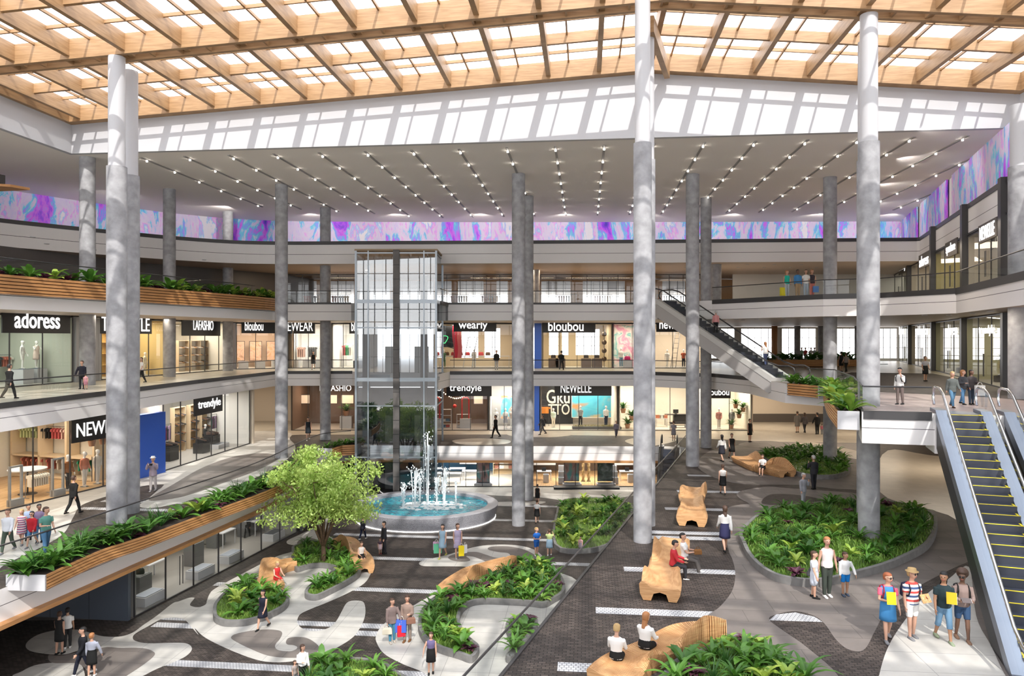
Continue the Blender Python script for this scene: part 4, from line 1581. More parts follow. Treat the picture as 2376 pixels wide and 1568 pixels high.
def front(fr, h, label, bays=4, door=None, pier=False, tint=None, y=0.0):
    t = thing('glazed_shopfront', label, 'shop window', fr.at(fr.w / 2, y))
    b = MB()
    b.quad(fr.at(.05, y, .06), fr.at(fr.w - .05, y, .06), fr.at(fr.w - .05, y, h - .05), fr.at(.05, y, h - .05))
    b.obj('glass_pane', tint or glass, t)
    b = MB()
    for k in range(bays + 1):
        b.box(fr.at(fr.w * k / bays, y, h / 2), (.05, .07, h), fr.rz)
    b.box(fr.at(fr.w / 2, y, .04), (fr.w, .08, .08), fr.rz)
    b.box(fr.at(fr.w / 2, y, h - .04), (fr.w, .08, .08), fr.rz)
    b.obj('frame', dark, t)
    for x in (door or []):
        for e in (-.12, .12):
            MB().tube([fr.at(x + e, y - .07, .5), fr.at(x + e, y - .07, 2.0)], .022, 6).obj('door_handle', dark, t)
    return t


PROTO = {}


def proto(key, make):
    """first call builds, later calls copy"""
    if key not in PROTO:
        PROTO[key] = [make(), False]
    return PROTO[key]


def place(key, make, pos, rz, label, cat=None, group=None, sc=1.0):
    p = proto(key, make)
    o = p[0]
    if not p[1]:
        p[1] = True
        o.location, o.rotation_euler = pos, (0, 0, rz)
        o.scale = (sc, sc, sc) if not isinstance(sc, tuple) else sc
        o['label'] = label
        if group:
            o['group'] = group
        return o
    n = dup(o, pos, rz, sc, label, group)
    if not group and 'group' in n:
        del n['group']
    return n


def mk_garment(col, long_=False):
    def f():
        t = thing('hanging_garment', '-', 'garment', (0, 0, 0), None, 0, False)
        b = MB()
        L = 1.05 if long_ else .68
        pr = [(-L, .20), (-L * .5, .2), (-.22, .2), (-.2, .36), (-.06, .33), (0, .1)]
        b.ring([[(-w_, -.03, z), (w_, -.03, z), (w_, .03, z), (-w_, .03, z)] for z, w_ in pr])
        b.obj('cloth', fabric(col), t)
        MB().tube([(0, 0, -.02), (0, 0, .08), (.03, 0, .1), (.02, 0, .13)], .006, 4).obj('hook', steel, t)
        return t
    return f


def garment(fr, x, y, z, col, label, group, long_=False, turn=90):
    return place('garment%s%s' % (col, long_), mk_garment(col, long_), fr.at(x, y, z), fr.rz + D2(turn), label, 'garment', group)


def garments(fr, x0, x1, y, z, cols, n, label, group, long_=False, turn=80):
    for k in range(n):
        garment(fr, x0 + (x1 - x0) * (k + .5) / n, y, z, cols[k * len(cols) // n], label, group, long_, turn)


def rack(fr, x, y, w_, h, label, col=None):
    t = thing('clothes_rack', label, 'clothes rack', fr.at(x, y))
    m = col or steel
    b = MB()
    b.tube([fr.at(x - w_ / 2, y, h), fr.at(x + w_ / 2, y, h)], .02, 6)
    b.obj('rail', m, t)
    for s in (-1, 1):
        MB().tube([fr.at(x + s * w_ / 2, y, .03), fr.at(x + s * w_ / 2, y, h)], .02, 6).obj('post', m, t)
        MB().box(fr.at(x + s * w_ / 2, y, .03), (.05, .5, .04), fr.rz).obj('foot', m, t)
    return t


def table(fr, x, y, w_, d, h, label, top=None, legs=None, round_=False, z=0):
    t = thing('display_table', label, 'table', fr.at(x, y, z))
    if round_:
        c = fr.at(x, y, z)
        MB().lathe(c, [(.05, h - .06), (w_ / 2, h - .05), (w_ / 2, h), (.05, h)], 28).obj('tabletop', top or whiter, t)
        MB().lathe(c, [(w_ * .25, 0), (w_ * .25, .04), (.05, .06), (.05, h - .05)], 16).obj('pedestal', legs or dark, t)
    else:
        MB().box(fr.at(x, y, z + h - .03), (w_, d, .06), fr.rz).obj('tabletop', top or whiter, t)
        for a in (-1, 1):
            for c in (-1, 1):
                MB().box(fr.at(x + a * (w_ / 2 - .05), y + c * (d / 2 - .05), z + h / 2 - .03), (.05, .05, h - .06), fr.rz).obj('leg', legs or whiter, t)
    return t


def plinth(fr, x, y, w_, d, h, label, m=None, z=0.02):
    t = thing('plinth', label, 'plinth', fr.at(x, y, z))
    MB().box(fr.at(x, y, z + h / 2), (w_, d, h), fr.rz).obj('block', m or whiter, t)
    MB().box(fr.at(x, y, z + h + .012), (w_ * .86, d * .8, .024), fr.rz).obj('top_plate', steel if m is None else m, t)
    return t


def shelf(fr, x, y, w_, h, n, label, m=None, backm=None, d=.35, z=0.02):
    t = thing('shelf_unit', label, 'shelf', fr.at(x, y, z))
    for s in (-1, 1):
        MB().box(fr.at(x + s * w_ / 2, y, z + h / 2), (.05, d, h), fr.rz).obj('side_panel', m or whiter, t)
    for k in range(n + 1):
        MB().box(fr.at(x, y, z + .03 + (h - .06) * k / n), (w_ - .05, d, .04), fr.rz).obj('board', m or whiter, t)
    if backm:
        MB().box(fr.at(x, y + d / 2 + .02, z + h / 2), (w_, .03, h), fr.rz).obj('back_panel', backm, t)
    return t


def mk_shoe(col):
    def f():
        t = thing('shoe', '-', 'shoe', (0, 0, 0), None, 0, False)
        b = MB()
        b.ring([[(-w_, y, 0), (w_, y, 0), (w_ * .8, y, h_), (-w_ * .8, y, h_)] for y, w_, h_ in ((.12, .03, .1), (.08, .045, .12), (0, .045, .09), (-.1, .05, .06), (-.16, .03, .04))])
        b.obj('upper', fabric(col), t)
        MB().box((0, -.02, .008), (.1, .28, .016)).obj('sole', rubber, t)
        return t
    return f


def mk_box(w_, d, h, col, lid):
    def f():
        t = thing('box', '-', 'box', (0, 0, 0), None, 0, False)
        MB().box((0, 0, h * .4), (w_, d, h * .8)).obj('body', fabric(col), t)
        MB().box((0, 0, h * .88), (w_ * 1.04, d * 1.04, h * .24)).obj('lid', fabric(lid), t)
        return t
    return f


def goods(fr, x, y, w_, zs, n, cols, label, group, kind='shoe', sc=1.6):
    for z in zs:
        for k in range(n):
            c = cols[(k + int(z * 7)) % len(cols)]
            place(kind + str(c), mk_shoe(c) if kind == 'shoe' else mk_box(.3, .26, .2, c, [q * .7 for q in c]), fr.at(x - w_ / 2 + w_ * (k + .5) / n, y, z), fr.rz + (.4 if kind == 'shoe' else 0), label, None, group, sc)


def poster(fr, x, y, z, w_, h, m, label, name='poster', cat='poster', frame=None):
    t = thing(name, label, cat, fr.at(x, y, z))
    MB().box(fr.at(x, y, z + h / 2), (w_, .04, h), fr.rz).obj('print', m, t)
    b = MB()
    for s in (-1, 1):
        b.box(fr.at(x + s * w_ / 2, y, z + h / 2), (.05, .07, h + .05), fr.rz)
        b.box(fr.at(x, y, z + h / 2 + s * h / 2), (w_ + .05, .07, .05), fr.rz)
    b.obj('frame', frame or dark, t)
    return t


def mannequin(fr, x, y, rz, top, bot, label, z=0.03, pose='stand2', h=1.82, skin=None):
    p = fr.at(x, y, z)
    root = link('mannequin', piece('body', pose), None)
    root.material_slots[0].link = 'OBJECT'
    root.material_slots[0].material = skin or mat('mannequin_white', (.72, .70, .67), .35)
    root.location = p
    root.rotation_euler = (0, 0, fr.rz + D2(rz))
    s = h / 1.755
    root.scale = (s, s, s)
    tag(root, label, 'mannequin')
    if bot:
        wear(root, bot[0], pose, {'dress': 'dress', 'skirt': 'skirt'}.get(bot[0], 'trousers'), fabric(bot[1]))
    if top:
        wear(root, top[0], pose, 'shirt', fabric(top[1]))
    MB().lathe((0, 0, -.025), [(.2, 0), (.2, .03)], 16).obj('stand_base', steel, root)
    return root


def potplant(pos, label, group=None, sc=1.0, hang=False):
    def f():
        t = thing('potted_plant', '-', 'plant', (0, 0, 0), None, 0, False)
        MB().lathe((0, 0, 0), [(.14, 0), (.2, .3), (.22, .32), (.19, .32), (.17, .28)], 14).obj('pot', mat('terracotta', (.4, .2, .11), .7), t)
        b = MB()
        rr = random.Random(3)
        for k in range(38):
            a, e, L = rr.random() * 6.28, .3 + rr.random() * 1.1, .35 + .35 * rr.random()
            blade(b, (0, 0, .3), a, e, L, .05, .8)
        b.obj('foliage', leaf_b, t)
        return t
    o = place('potplant', f, pos, R.random() * 6, label, None, group, sc)
    return o


def blade(b, base, a, elev, L, w_, droop, n=4, tipw=.15, prof=None):
    """one arching leaf strip with a folded midrib"""
    p = Vector(base)
    dirv = Vector((math.cos(a), math.sin(a), 0))
    side = Vector((-math.sin(a), math.cos(a), 0))
    e = elev
    vs = []
    for k in range(n + 1):
        t = k / n
        ww = w_ * (prof[k] if prof else (math.sin(PI * min(.97, .12 + .83 * t)) + .05))
        up = (dirv * -math.sin(e) + Vector((0, 0, math.cos(e)))) * (ww * .35)
        vs += [p - side * ww + up, p, p + side * ww + up]
        p = p + (dirv * math.cos(e) + Vector((0, 0, math.sin(e)))) * (L / n)
        e -= droop / n * (1.2 if t > .2 else .8)
    fs = []
    for k in range(n):
        i = 3 * k
        fs += [(i, i + 1, i + 4, i + 3), (i + 1, i + 2, i + 5, i + 4)]
    b.add(vs, fs)


leaf_a = leaf_mat('leaf_green', (.035, .12, .015), (.13, .30, .04))
leaf_b = leaf_mat('leaf_mid', (.03, .10, .02), (.08, .2, .035))
leaf_y = leaf_mat('leaf_yellow_green', (.16, .33, .04), (.46, .56, .10))
leaf_p = leaf_mat('leaf_purple', (.06, .012, .03), (.12, .03, .06), .1)
leaf_t = leaf_mat('leaf_tree', (.24, .44, .06), (.66, .78, .26), .45)


def art(name, cols, scale=.8, stretch=(1, 1, 1), dist=1.0):
    if name in MATS:
        return MATS[name]
    m = mat(name, cols[0], .5, var=.01, scale=scale, stretch=stretch)
    for n in m.node_tree.nodes:
        if n.type == 'TEX_NOISE':
            n.inputs['Distortion'].default_value = dist
        if n.type == 'VALTORGB':
            el = n.color_ramp.elements
            k = len(cols)
            el[0].position, el[0].color = .3, (*cols[0], 1)
            el[1].position, el[1].color = .7, (*cols[-1], 1)
            for i in range(1, k - 1):
                e = el.new(.3 + .4 * i / (k - 1))
                e.color = (*cols[i], 1)
    return m


WARM = mat('shop_wall_warm', (.62, .54, .44), .7)
CREAM = mat('shop_wall_cream', (.70, .66, .58), .7)
WHITEW = mat('shop_wall_white', (.74, .72, .69), .7)
DARKW = mat('shop_wall_dark', (.05, .04, .035), .6)
BROWNW = mat('shop_wall_brown', (.11, .07, .05), .6)
TANW = mat('shop_wall_tan', (.50, .40, .27), .7)
GREENW = mat('shop_wall_green', (.45, .47, .40), .7)
LIGHTFLOOR = mat('shop_floor_light', (.55, .5, .43), .35)
GREYFLOOR = mat('shop_floor_grey', (.34, .32, .3), .4)
BLUE = mat('blue_panel', (.03, .11, .52), .4)
H1, H2, H3 = Z2 - 1.3 - Z1 - .06, Z3 - 1.52 - Z2 - .06, ZB - Z3 - .05
A_ = 'the ground-floor '


def blue_pier(p, q, z, h, label):
    tag(MB().wall(p, q, z, z + h, .5).obj('blue_cladding', BLUE), label, 'panel')


# ---- left bank, first floor
f = Fr((-28.3, 33), (-24.5, 46.8), Z1)
shell(f, 9, H1, CREAM, floorwood, lw=700)
front(f, H1, 'tall glass front of the clothes shop with orange wooden floor', 6, [f.hit(215)])
sign(f, 'NEWELLE', (178, 975, 296, 1006), 'long black sign with tall thin white letters above the clothes shop at left', (.3, .4, .3, .5), .0, -.15)
pale = mat('pale_wood', (.62, .48, .32), .5)
wx = f.w - .75
sh = thing('wooden_wardrobe', 'pale wooden open wardrobe wall with hanging shirts in the left clothes shop', 'wardrobe', f.at(wx, 5.5))
for y in (1.9, 4.1, 6.3, 8.6):
    MB().box(f.at(wx, y, 2.2), (1.0, .16, 4.4), f.rz).obj('upright', pale, sh)
for z in (.1, 1.45, 4.35):
    MB().box(f.at(wx, 5.25, z), (1.0, 6.9, .12), f.rz).obj('board', pale, sh)
for z in (3.25, 1.3):
    MB().tube([f.at(wx, 1.9, z + .1), f.at(wx, 8.6, z + .1)], .02, 6).obj('rail', steel, sh)
SHIRTS = [(.55, .6, .32), (.5, .55, .3), (.02, .02, .02), (.5, .1, .1), (.6, .38, .32), (.05, .3, .16), (.55, .18, .16)]
for k in range(24):
    y = 2.1 + 6.3 * k / 24
    garment(f, wx - .1, y, 3.25, SHIRTS[::-1][k * 7 // 24], 'coloured shirt hanging in the upper row of the wooden wardrobe', 'shirts hanging in the upper wardrobe row', False, 20)
for k in range(15):
    y = 2.1 + 6.3 * k / 15
    garment(f, wx - .1, y, 1.25, ((.03, .25, .14), (.55, .5, .45), (.4, .1, .08), (.45, .14, .1))[k * 4 // 15], 'coloured shirt hanging in the lower row of the wooden wardrobe', 'shirts hanging in the lower wardrobe row', False, 20)
table(f, f.hx(64, 2.6), 2.6, 2.0, 2.0, 1.5, 'round white high table inside the left clothes shop', round_=True)
x = f.hx(88, 1.6)
rack(f, x, 1.6, 1.6, 1.4, 'low rail of cream shirts beside the round white table')
garments(f, x - .6, x + .6, 1.6, 1.28, [(.7, .66, .58)], 8, 'cream striped shirt on the low rail beside the round table', 'cream shirts on the low rail')
for px, c, l in ((158, (.28, .12, .05), 'mannequin in brown jacket behind the left clothes shop window'), (196, (.5, .2, .13), 'mannequin in red top behind the left clothes shop window'), (226, (.6, .56, .5), 'mannequin in beige coat behind the left clothes shop window')):
    mannequin(f, f.hx(px, 1.1), 1.1, 0, ('long', c), ('trousers', (.05, .05, .05) if px < 190 else (.65, .62, .57)), l, h=2.1)
for px, l in ((213, 'hanging potted plant left in the left clothes shop'), (238, 'hanging potted plant right in the left clothes shop, by the column')):
    potplant(f.at(f.hx(px, .7), .7, 2.5), l, None, 1.1)
for x in (f.hx(36, .5), f.hx(134, .5)):
    MB_ = thing('gate_post', 'grey security gate post in the doorway, ' + ('left' if x < 8 else 'right') + ' of the pair', 'gate', f.at(x, .5))
    for e in (-.35, .35):
        MB().box(f.at(x + e, .5, 1.1), (.1, .12, 2.2), f.rz).obj('post', mat('gate_grey', (.3, .3, .3), .4), MB_)
    MB().box(f.at(x, .5, 2.15), (.7, .12, .1), f.rz).obj('crossbar', mat('gate_grey', (.3, .3, .3), .4), MB_)
    MB().box(f.at(x, .5, .2), (.8, .3, .38), f.rz).obj('foot', mat('gate_grey', (.3, .3, .3), .4), MB_)
blue_pier((-24.45, 47.0), (-23.85, 49.4), Z1, H1 - .6, 'tall blue panel between the two left-bank shops')
f = Fr((-23.9, 49.6), (-22.7, 62.6), Z1)
shell(f, 7, H1, WHITEW, GREYFLOOR, lw=650, lcol=(1, .95, .86))
front(f, H1, 'glass front of the white shoe shop on the left bank', 6)
sign(f, 'trendyle', (460, 925, 512, 950), 'slanted black sign with lower-case white letters above the shoe shop', (.5, .35, .3, .5), .008, -.15)
for i, (px, w_) in enumerate(((365, 1.5), (416, 1.6), (450, 1.3), (486, 1.6))):
    x = f.hx(px, 3.5)
    l = ('first', 'second', 'third', 'fourth')[i]
    shelf(f, x, 3.6, w_, 3.6, 5, l + ' wooden display wall from the left in the shoe shop', mat('pale_wood', (.62, .48, .32), .5), mat('tan_panel', (.5, .36, .2), .6))
    goods(f, x, 3.55, w_, [.75, 1.45, 2.15, 2.9], 4, [(.03, .03, .03), (.2, .1, .05), (.12, .1, .1)], 'dark shoe on a wooden display wall of the white shoe shop', 'shoes on the wooden display walls')
for i, px in enumerate((360, 408, 468, 505)):
    x = f.hx(px, 1.6)
    plinth(f, x, 1.6 + .5 * (i % 2), 1.2, .8, .8 + .25 * (i % 2), ('first', 'second', 'third', 'fourth')[i] + ' black shoe plinth from the left in the shoe shop', black)
    goods(f, x, 1.6 + .5 * (i % 2), 1.0, [.87 + .25 * (i % 2)], 3, [(.02, .02, .02), (.08, .05, .04)], 'black boot on a dark plinth in the white shoe shop', 'boots on the dark plinths', sc=2.4)
for i, px in enumerate((388, 513)):
    x = f.hx(px, 2.8)
    rack(f, x, 2.8, 1.0, 2.6, ('left', 'right')[i] + ' rail of long scarves in the shoe shop', dark)
    garments(f, x - .4, x + .4, 2.8, 2.45, [(.05, .25, .22), (.15, .04, .1), (.05, .05, .06), (.3, .2, .3)], 4, 'long patterned scarf on a rail in the shoe shop', 'scarves in the shoe shop', True, 15)
plinth(f, 10.6, 1.5, 1.8, .9, .35, 'low white platform at the far end of the shoe shop window')
mannequin(f, 11.2, 3.0, 10, ('jacket', (.03, .03, .03)), ('trousers', (.02, .02, .02)), 'mannequin in black clothes at the far end of the shoe shop')
# corridor between left bank and back shops
b = MB()
b.wall((-22.4, 62.8), (-33, 65), Z1, Z1 + H1, .2)
b.wall((-33, 65), (-33, 80), Z1, Z1 + H1, .2)
b.wall((-33, 80), (-21.9, 80), Z1, Z1 + H1, .2)
struct(b.obj('wall_corridor', WARM))

# ---- back row, first floor
YB1 = 71.6
XB = lambda px, y=YB1: (px - 1188) / F * y


def back(px0, px1, z, y):
    return Fr((XB(px0, y), y), (XB(px1, y), y), z)


f = back(676, 832, Z1, YB1)
shell(f, 6, H1, BROWNW, GREYFLOOR, lw=380, lcol=(1, .72, .5))
front(f, H1, 'glass front of the brown shop between the left columns and the lift tower', 4, tint=None)
sign(f, 'LAFASHIO', (742, 893, 815, 907), 'dark sign with thin white capitals above the brown shop left of the lift', (.3, .3, .2, .2), .0, -.15, bm=BROWNW)
for i, px in enumerate((704, 768, 806)):
    x, z = f.px(px, 926, 3)
    poster(f, x, 3, 2.4, 1.3, .9, mat('lit_frame', (.75, .62, .48), .5, emit=.35), 'glowing picture frame, ' + ('left', 'middle', 'right')[i] + ' of three in the brown shop left of the lift', 'picture_frame', 'picture')
plinth(f, 5.0, 2.0, 1.2, .8, 1.2, 'glass-topped white plinth in the brown shop left of the lift')
potplant(f.at(5.0, 2.0, 1.25), 'small green plant on the plinth in the brown shop left of the lift', None, 1.6)
f = back(1008, 1133, Z1, YB1)
shell(f, 6, H1, BROWNW, GREYFLOOR, lw=320, lcol=(1, .75, .55))
front(f, H1, 'glass front of the dark brown shop just right of the lift tower', 3)
sign(f, 'trendyle', (1043, 891, 1117, 912), 'black sign with white lower-case letters right of the lift tower', (.3, 1.0, .3, .4), .008, -.15)
for i, px in enumerate((1030, 1075)):
    x, _ = f.px(px, 970, 2)
    shelf(f, x, 2, 1.5 - .2 * i, 1.9 - .5 * i, 3 - i, ('tall', 'low')[i] + ' white shelf unit in the dark brown shop right of the lift')
    goods(f, x, 2, 1.2, [.1, .72] if i == 0 else [.1], 3, [(.5, .5, .52), (.12, .2, .3), (.4, .1, .1)], 'small box on the white shelves in the dark brown shop', 'boxes on the white shelves', 'box', 1.2)
for i, (px, py) in enumerate(((1021, 937), (1055, 942))):
    x, z = f.px(px, py, 2)
    t = thing('red_ball_lamp', ('left', 'right')[i] + ' red ball lamp hanging in the dark brown shop', 'lamp', f.at(x, 2, z))
    MB().ball(f.at(x, 2, z), .2, 10).obj('globe', mat('red_gloss', (.5, .02, .02), .3), t)
    MB().tube([f.at(x, 2, z + .2), f.at(x, 2, H1 - .1)], .012, 4).obj('cord', black, t)
x, z = f.px(1080, 940, 1.8)
t = thing('pipe_rack', 'red bent pipe frame in the dark brown shop right of the lift', 'rack', f.at(x, 1.8, 0))
MB().tube([f.at(x - .35, 1.8, 1.0), f.at(x - .35, 1.8, 2.9), f.at(x - .2, 1.8, 3.1), f.at(x + .2, 1.8, 3.1), f.at(x + .35, 1.8, 2.9), f.at(x + .35, 1.8, 1.0)], .07, 8).obj('pipe', mat('red_gloss', (.5, .02, .02), .3), t)
MB().box(f.at(x, 1.8, .5), (1.1, .6, 1.0), f.rz).obj('base_box', whiter, t)
x, z = f.px(1110, 925, 3)
poster(f, x, 3, z - .5, .9, .9, mat('lit_frame', (.75, .62, .48), .5), 'square lit picture in the dark brown shop right of the lift', 'picture_frame', 'picture', whiter)
t = thing('string_lights', 'string of small round bulbs under the ceiling of the dark brown shop', 'lamp', f.at(2, 1.5, 3.6))
pts = []
for k in range(15):
    s = k / 14
    pts.append(f.at(.4 + 2.6 * s, 1.5, 3.95 - .9 * math.sin(PI * s * .8)))
MB().tube(pts, .01, 4).obj('wire', black, t)
for p in pts:
    MB().ball(p, .06, 6).obj('bulb', mat('bulb', (1, .8, .6), emit=4), t)
f = back(1135, 1240, Z1, YB1)
shell(f, 5, H1, WHITEW, GREYFLOOR, lw=420, lcol=(1, .95, .88))
front(f, H1, 'glass front of the white shop hidden partly by the paired columns', 3)
poster(f, 2.4, 3.4, .8, 2.6, 2.4, art('poster_teal', [(.05, .4, .5), (.1, .45, .55), (.6, .25, .08), (.65, .3, .1)], .6), 'teal and orange poster behind the three white mannequins', frame=whiter)
for i, (px, tp_, bt) in enumerate(((1151, (.72, .7, .68), (.7, .68, .66)), (1173, (.72, .7, .68), (.3, .3, .33)), (1188, (.6, .5, .45), (.7, .7, .68)))):
    x, _ = f.px(px, 1000, 1.4)
    mannequin(f, x, 1.4, 0, ('tee', tp_), ('trousers' if i != 1 else 'skirt', bt), 'white mannequin, ' + ('left', 'middle', 'right')[i] + ' of three before the teal poster', h=2.0)
blue_pier((XB(1240), YB1 - .2), (XB(1251), YB1 - .2), Z1, H1, 'blue pillar panel beside the shop with giant letters')
f = back(1254, 1432, Z1, YB1)
shell(f, 7, H1, WARM, LIGHTFLOOR, lw=650, lcol=(1, .9, .76))
front(f, H1, 'glass front of the shop with giant wall letters on the first floor', 4)
sign(f, 'NEWELLE', (1301, 890, 1372, 911), 'black sign with thin white capitals above the shop with giant letters', (.6, 2.0, .3, .5), .0, -.15)
b = MB()
x0, _ = f.px(1256, 900, 5)
x1, _ = f.px(1330, 900, 5)
dk = thing('letter_display', 'black back wall panel with giant cream letters in the first-floor shop', 'wall panel', f.at(2, 5.4))
MB().box(f.at((x0 + x1) / 2, 5.4, 2.3), (x1 - x0, .15, 4.5), 0).obj('panel', black, dk)
for body, r in (('Gku', (1268, 904, 1322, 936)), ('TTO', (1272, 937, 1322, 962))):
    a, zt = f.px(r[0], r[1], 5.2)
    c_, zb = f.px(r[2], r[3], 5.2)
    lettering(f, a, c_, zb, zt, 5.25, body, CREAM, dk, .01)
x, _ = f.px(1284, 975, 2.5)
mannequin(f, x, 2.5, 0, ('tee', (.55, .65, .55)), ('trousers', (.66, .6, .5)), 'mannequin in pale T-shirt under the giant letters', h=1.9)
rack(f, x - .9, 3.8, 1.0, 2.1, 'rail of orange shirts under the giant letters', dark)
garments(f, x - 1.3, x - .5, 3.8, 1.98, [(.55, .2, .04)], 5, 'orange shirt on the rail under the giant letters', 'orange shirts under the giant letters', False, 10)
x, _ = f.px(1378, 950, 3.6)
poster(f, x, 3.6, .9, 4.6, 2.9, art('poster_landscape', [(.5, .33, .1), (.06, .33, .45), (.08, .4, .5), (.45, .22, .08)], .35, (1, 1, 1.6)), 'wide landscape poster with teal sky behind two mannequins', frame=CREAM)
MB_ = thing('grass_strip', 'low window bed with dry grass in front of the landscape poster', 'planter', f.at(x, 1.2))
MB().box(f.at(x, 1.2, .14), (4.9, .8, .24), 0).obj('trough', dark, MB_)
b = MB()
for k in range(500):
    p = f.at(x + (R.random() - .5) * 4.7, 1.2 + (R.random() - .5) * .7, .25)
    blade(b, p, R.random() * 6.28, 1.1 + R.random() * .4, .16 + .1 * R.random(), .01, .3, 2)
o = b.obj('dry_grass', leaf_mat('dry_grass', (.3, .26, .08), (.45, .38, .15)), MB_)
o['kind'] = 'stuff'
for i, (px, tp_, bt) in enumerate(((1347, (.35, .37, .36), (.03, .03, .035)), (1406, (.75, .74, .72), (.02, .03, .06)))):
    x, _ = f.px(px, 985, 1.3)
    mannequin(f, x, 1.3, (-12, 14)[i], ('tee', tp_), ('trousers', bt), ('mannequin in grey top and black trousers before the landscape poster', 'mannequin in white striped top before the landscape poster')[i], h=2.0, z=.3)
f = back(1436, 1512, Z1, YB1)
shell(f, 4, H1, CREAM, LIGHTFLOOR, lw=330)
front(f, H1, 'glass front of the pale shop with potted plants on its wall', 2)
for i, (px, py) in enumerate(((1446, 951), (1466, 968), (1456, 998))):
    x, z = f.px(px, py, 1.6)
    potplant(f.at(x, 1.6, max(.03, z - .3)), ('upper left', 'upper right', 'lower')[i] + ' potted plant in the pale shop left of the ridge column', None, 1.4)
f = back(1514, 1636, Z1, YB1)
shell(f, 7, H1, CREAM, LIGHTFLOOR, lw=560)
front(f, H1, 'glass front of the pale shop with black desk right of the ridge column', 3)
x, _ = f.px(1568, 960, 4)
t = table(f, x, 4, 2.2, .8, 1.2, 'black counter in the pale shop right of the ridge column', black, black)
MB().box(f.at(x + .4, 4, .75), (1.3, .6, .8), 0).obj('cabinet', black, t)
t = thing('computer', 'black screen standing on the black counter', 'screen', f.at(x, 4, 1.2))
MB().box(f.at(x, 4, 1.5), (.55, .05, .4), 0).obj('display', black, t)
MB().box(f.at(x, 4, 1.24), (.25, .2, .08), 0).obj('foot', black, t)
x, _ = f.px(1575, 985, 2)
t = thing('bench_seat', 'black padded bench in front of the black counter', 'bench', f.at(x, 2))
MB().box(f.at(x, 2.2, .5), (1.7, .6, .14), 0).obj('cushion', black, t)
for e in (-.7, .7):
    MB().box(f.at(x + e, 2.2, .22), (.05, .5, .42), 0).obj('leg', steel, t)
x, _ = f.px(1535, 970, 3)
table(f, x, 3, 1.2, .6, .9, 'small white table with goods left of the black counter')
goods(f, x, 3, 1.0, [.9], 3, [(.55, .2, .12), (.7, .68, .6)], 'folded goods on the small white table by the black counter', 'goods on the small white table', 'box')
f = back(1640, 1744, Z1, YB1)
shell(f, 5, H1, CREAM, LIGHTFLOOR, lw=420)
front(f, H1, 'glass front of the shop below the high escalator', 2)
sign(f, 'bloubou', (1636, 902, 1692, 917), 'black sign with bold white letters below the high escalator', (.3, .15, .3, .5), .012, -.15)
for i, px in enumerate((1668, 1698)):
    x, _ = f.px(px, 990, 1.5)
    mannequin(f, x, 1.5, 0, ('jacket', ((.5, .25, .22), (.3, .3, .3))[i]), ('trousers', (.6, .58, .55)), ('mannequin in reddish jacket below the high escalator', 'mannequin in grey jacket below the high escalator')[i], h=2.0)
for i, (px, py) in enumerate(((1700, 940), (1717, 948), (1708, 963), (1690, 995))):
    x, z = f.px(px, py, 1.2)
    potplant(f.at(x + .3, 1.2, max(.03, z - .3)), ('top', 'right-hand', 'middle', 'floor-standing')[i] + ' potted plant in the shop below the high escalator', None, 1.25)
b = MB()
b.wall((XB(1746), 71.8), (XB(1752), 79), Z1, Z1 + H1, .2)
b.wall((XB(1752), 79), (52, 79), Z1 + .9, Z1 + H1, .2)
b.m = 1
b.wall((XB(1752), 78.9), (52, 78.9), Z1, Z1 + .9, .2)
struct(b.obj('wall_back_corridor', [WARM, mat('plinth_dark', (.09, .075, .065), .5)]))
b = MB()
b.wall((46, 79), (34, 30), Z1, Z1 + H1, .2)
struct(b.obj('wall_right_lower', WARM))
f = Fr((39.4, 52.5), (34.6, 33), Z1)
front(f, H1, 'glass shop front below the platform, partly hidden by the large escalators', 5, [6.5], y=-.4)

# ---- ground floor back
YB0 = 64.9
f = back(1004, 1196, Z0, YB0)
HG = Z1 - 1.2 - .05
shell(f, 8, HG, mat('wall_night_blue', (.03, .12, .22), .6), LIGHTFLOOR, lw=650, lcol=(1, .96, .9))
front(f, HG, 'bright glass front behind the fountain', 5)
for i, px in enumerate((1060, 1092, 1050)):
    x, _ = f.px(px, 1105, 4 - i)
    table(f, x, 4.5 - i * 1.3, 1.6, .8, .9, ('white desk at the back left', 'white desk at the back right', 'white desk nearest the glass')[i] + ' in the bright shop behind the fountain')
poster(f, f.px(1092, 1090, 6)[0], 6, 1.0, 2.2, 1.6, whiter, 'large white board on the blue wall behind the fountain', 'whiteboard', 'board')
poster(f, f.px(1090, 1085, 5.8)[0], 5.8, 1.5, .9, .6, art('photo_grey', [(.05, .05, .05), (.5, .5, .5)], 3), 'small dark photograph on the white board', 'picture_frame', 'picture')
teal = art('poster_figures', [(.03, .2, .2), (.1, .4, .42), (.45, .25, .25), (.03, .06, .06)], 1.2, (1, 1, .5))
poster(f, f.px(1121, 1110, .9)[0], .9, .25, 1.15, 2.4, teal, 'tall teal display panel behind the fountain')
plinth(f, f.px(1121, 1140, .6)[0], .8, 1.6, .8, .2, 'low white base under the teal display panel behind the fountain')
shelf(f, f.px(1180, 1090, 6)[0], 6, 3.0, 2.7, 5, 'tall wooden shelves at the right of the bright shop behind the fountain', mat('pale_wood', (.62, .48, .32), .5), mat('tan_panel', (.5, .36, .2), .6))
goods(f, f.px(1180, 1090, 6)[0], 6, 2.7, [.6, 1.1, 1.65, 2.15], 6, [(.5, .4, .3), (.3, .12, .08), (.65, .62, .55)], 'box on the tall wooden shelves of the bright shop', 'boxes on the tall wooden shelves', 'box')
f = back(1200, 1560, Z0, YB0)
shell(f, 8, HG, BROWNW, floorwood, lw=900, lcol=(1, .92, .8))
front(f, HG, 'wide glass front of the wooden-floored shop on the lowest floor', 8)
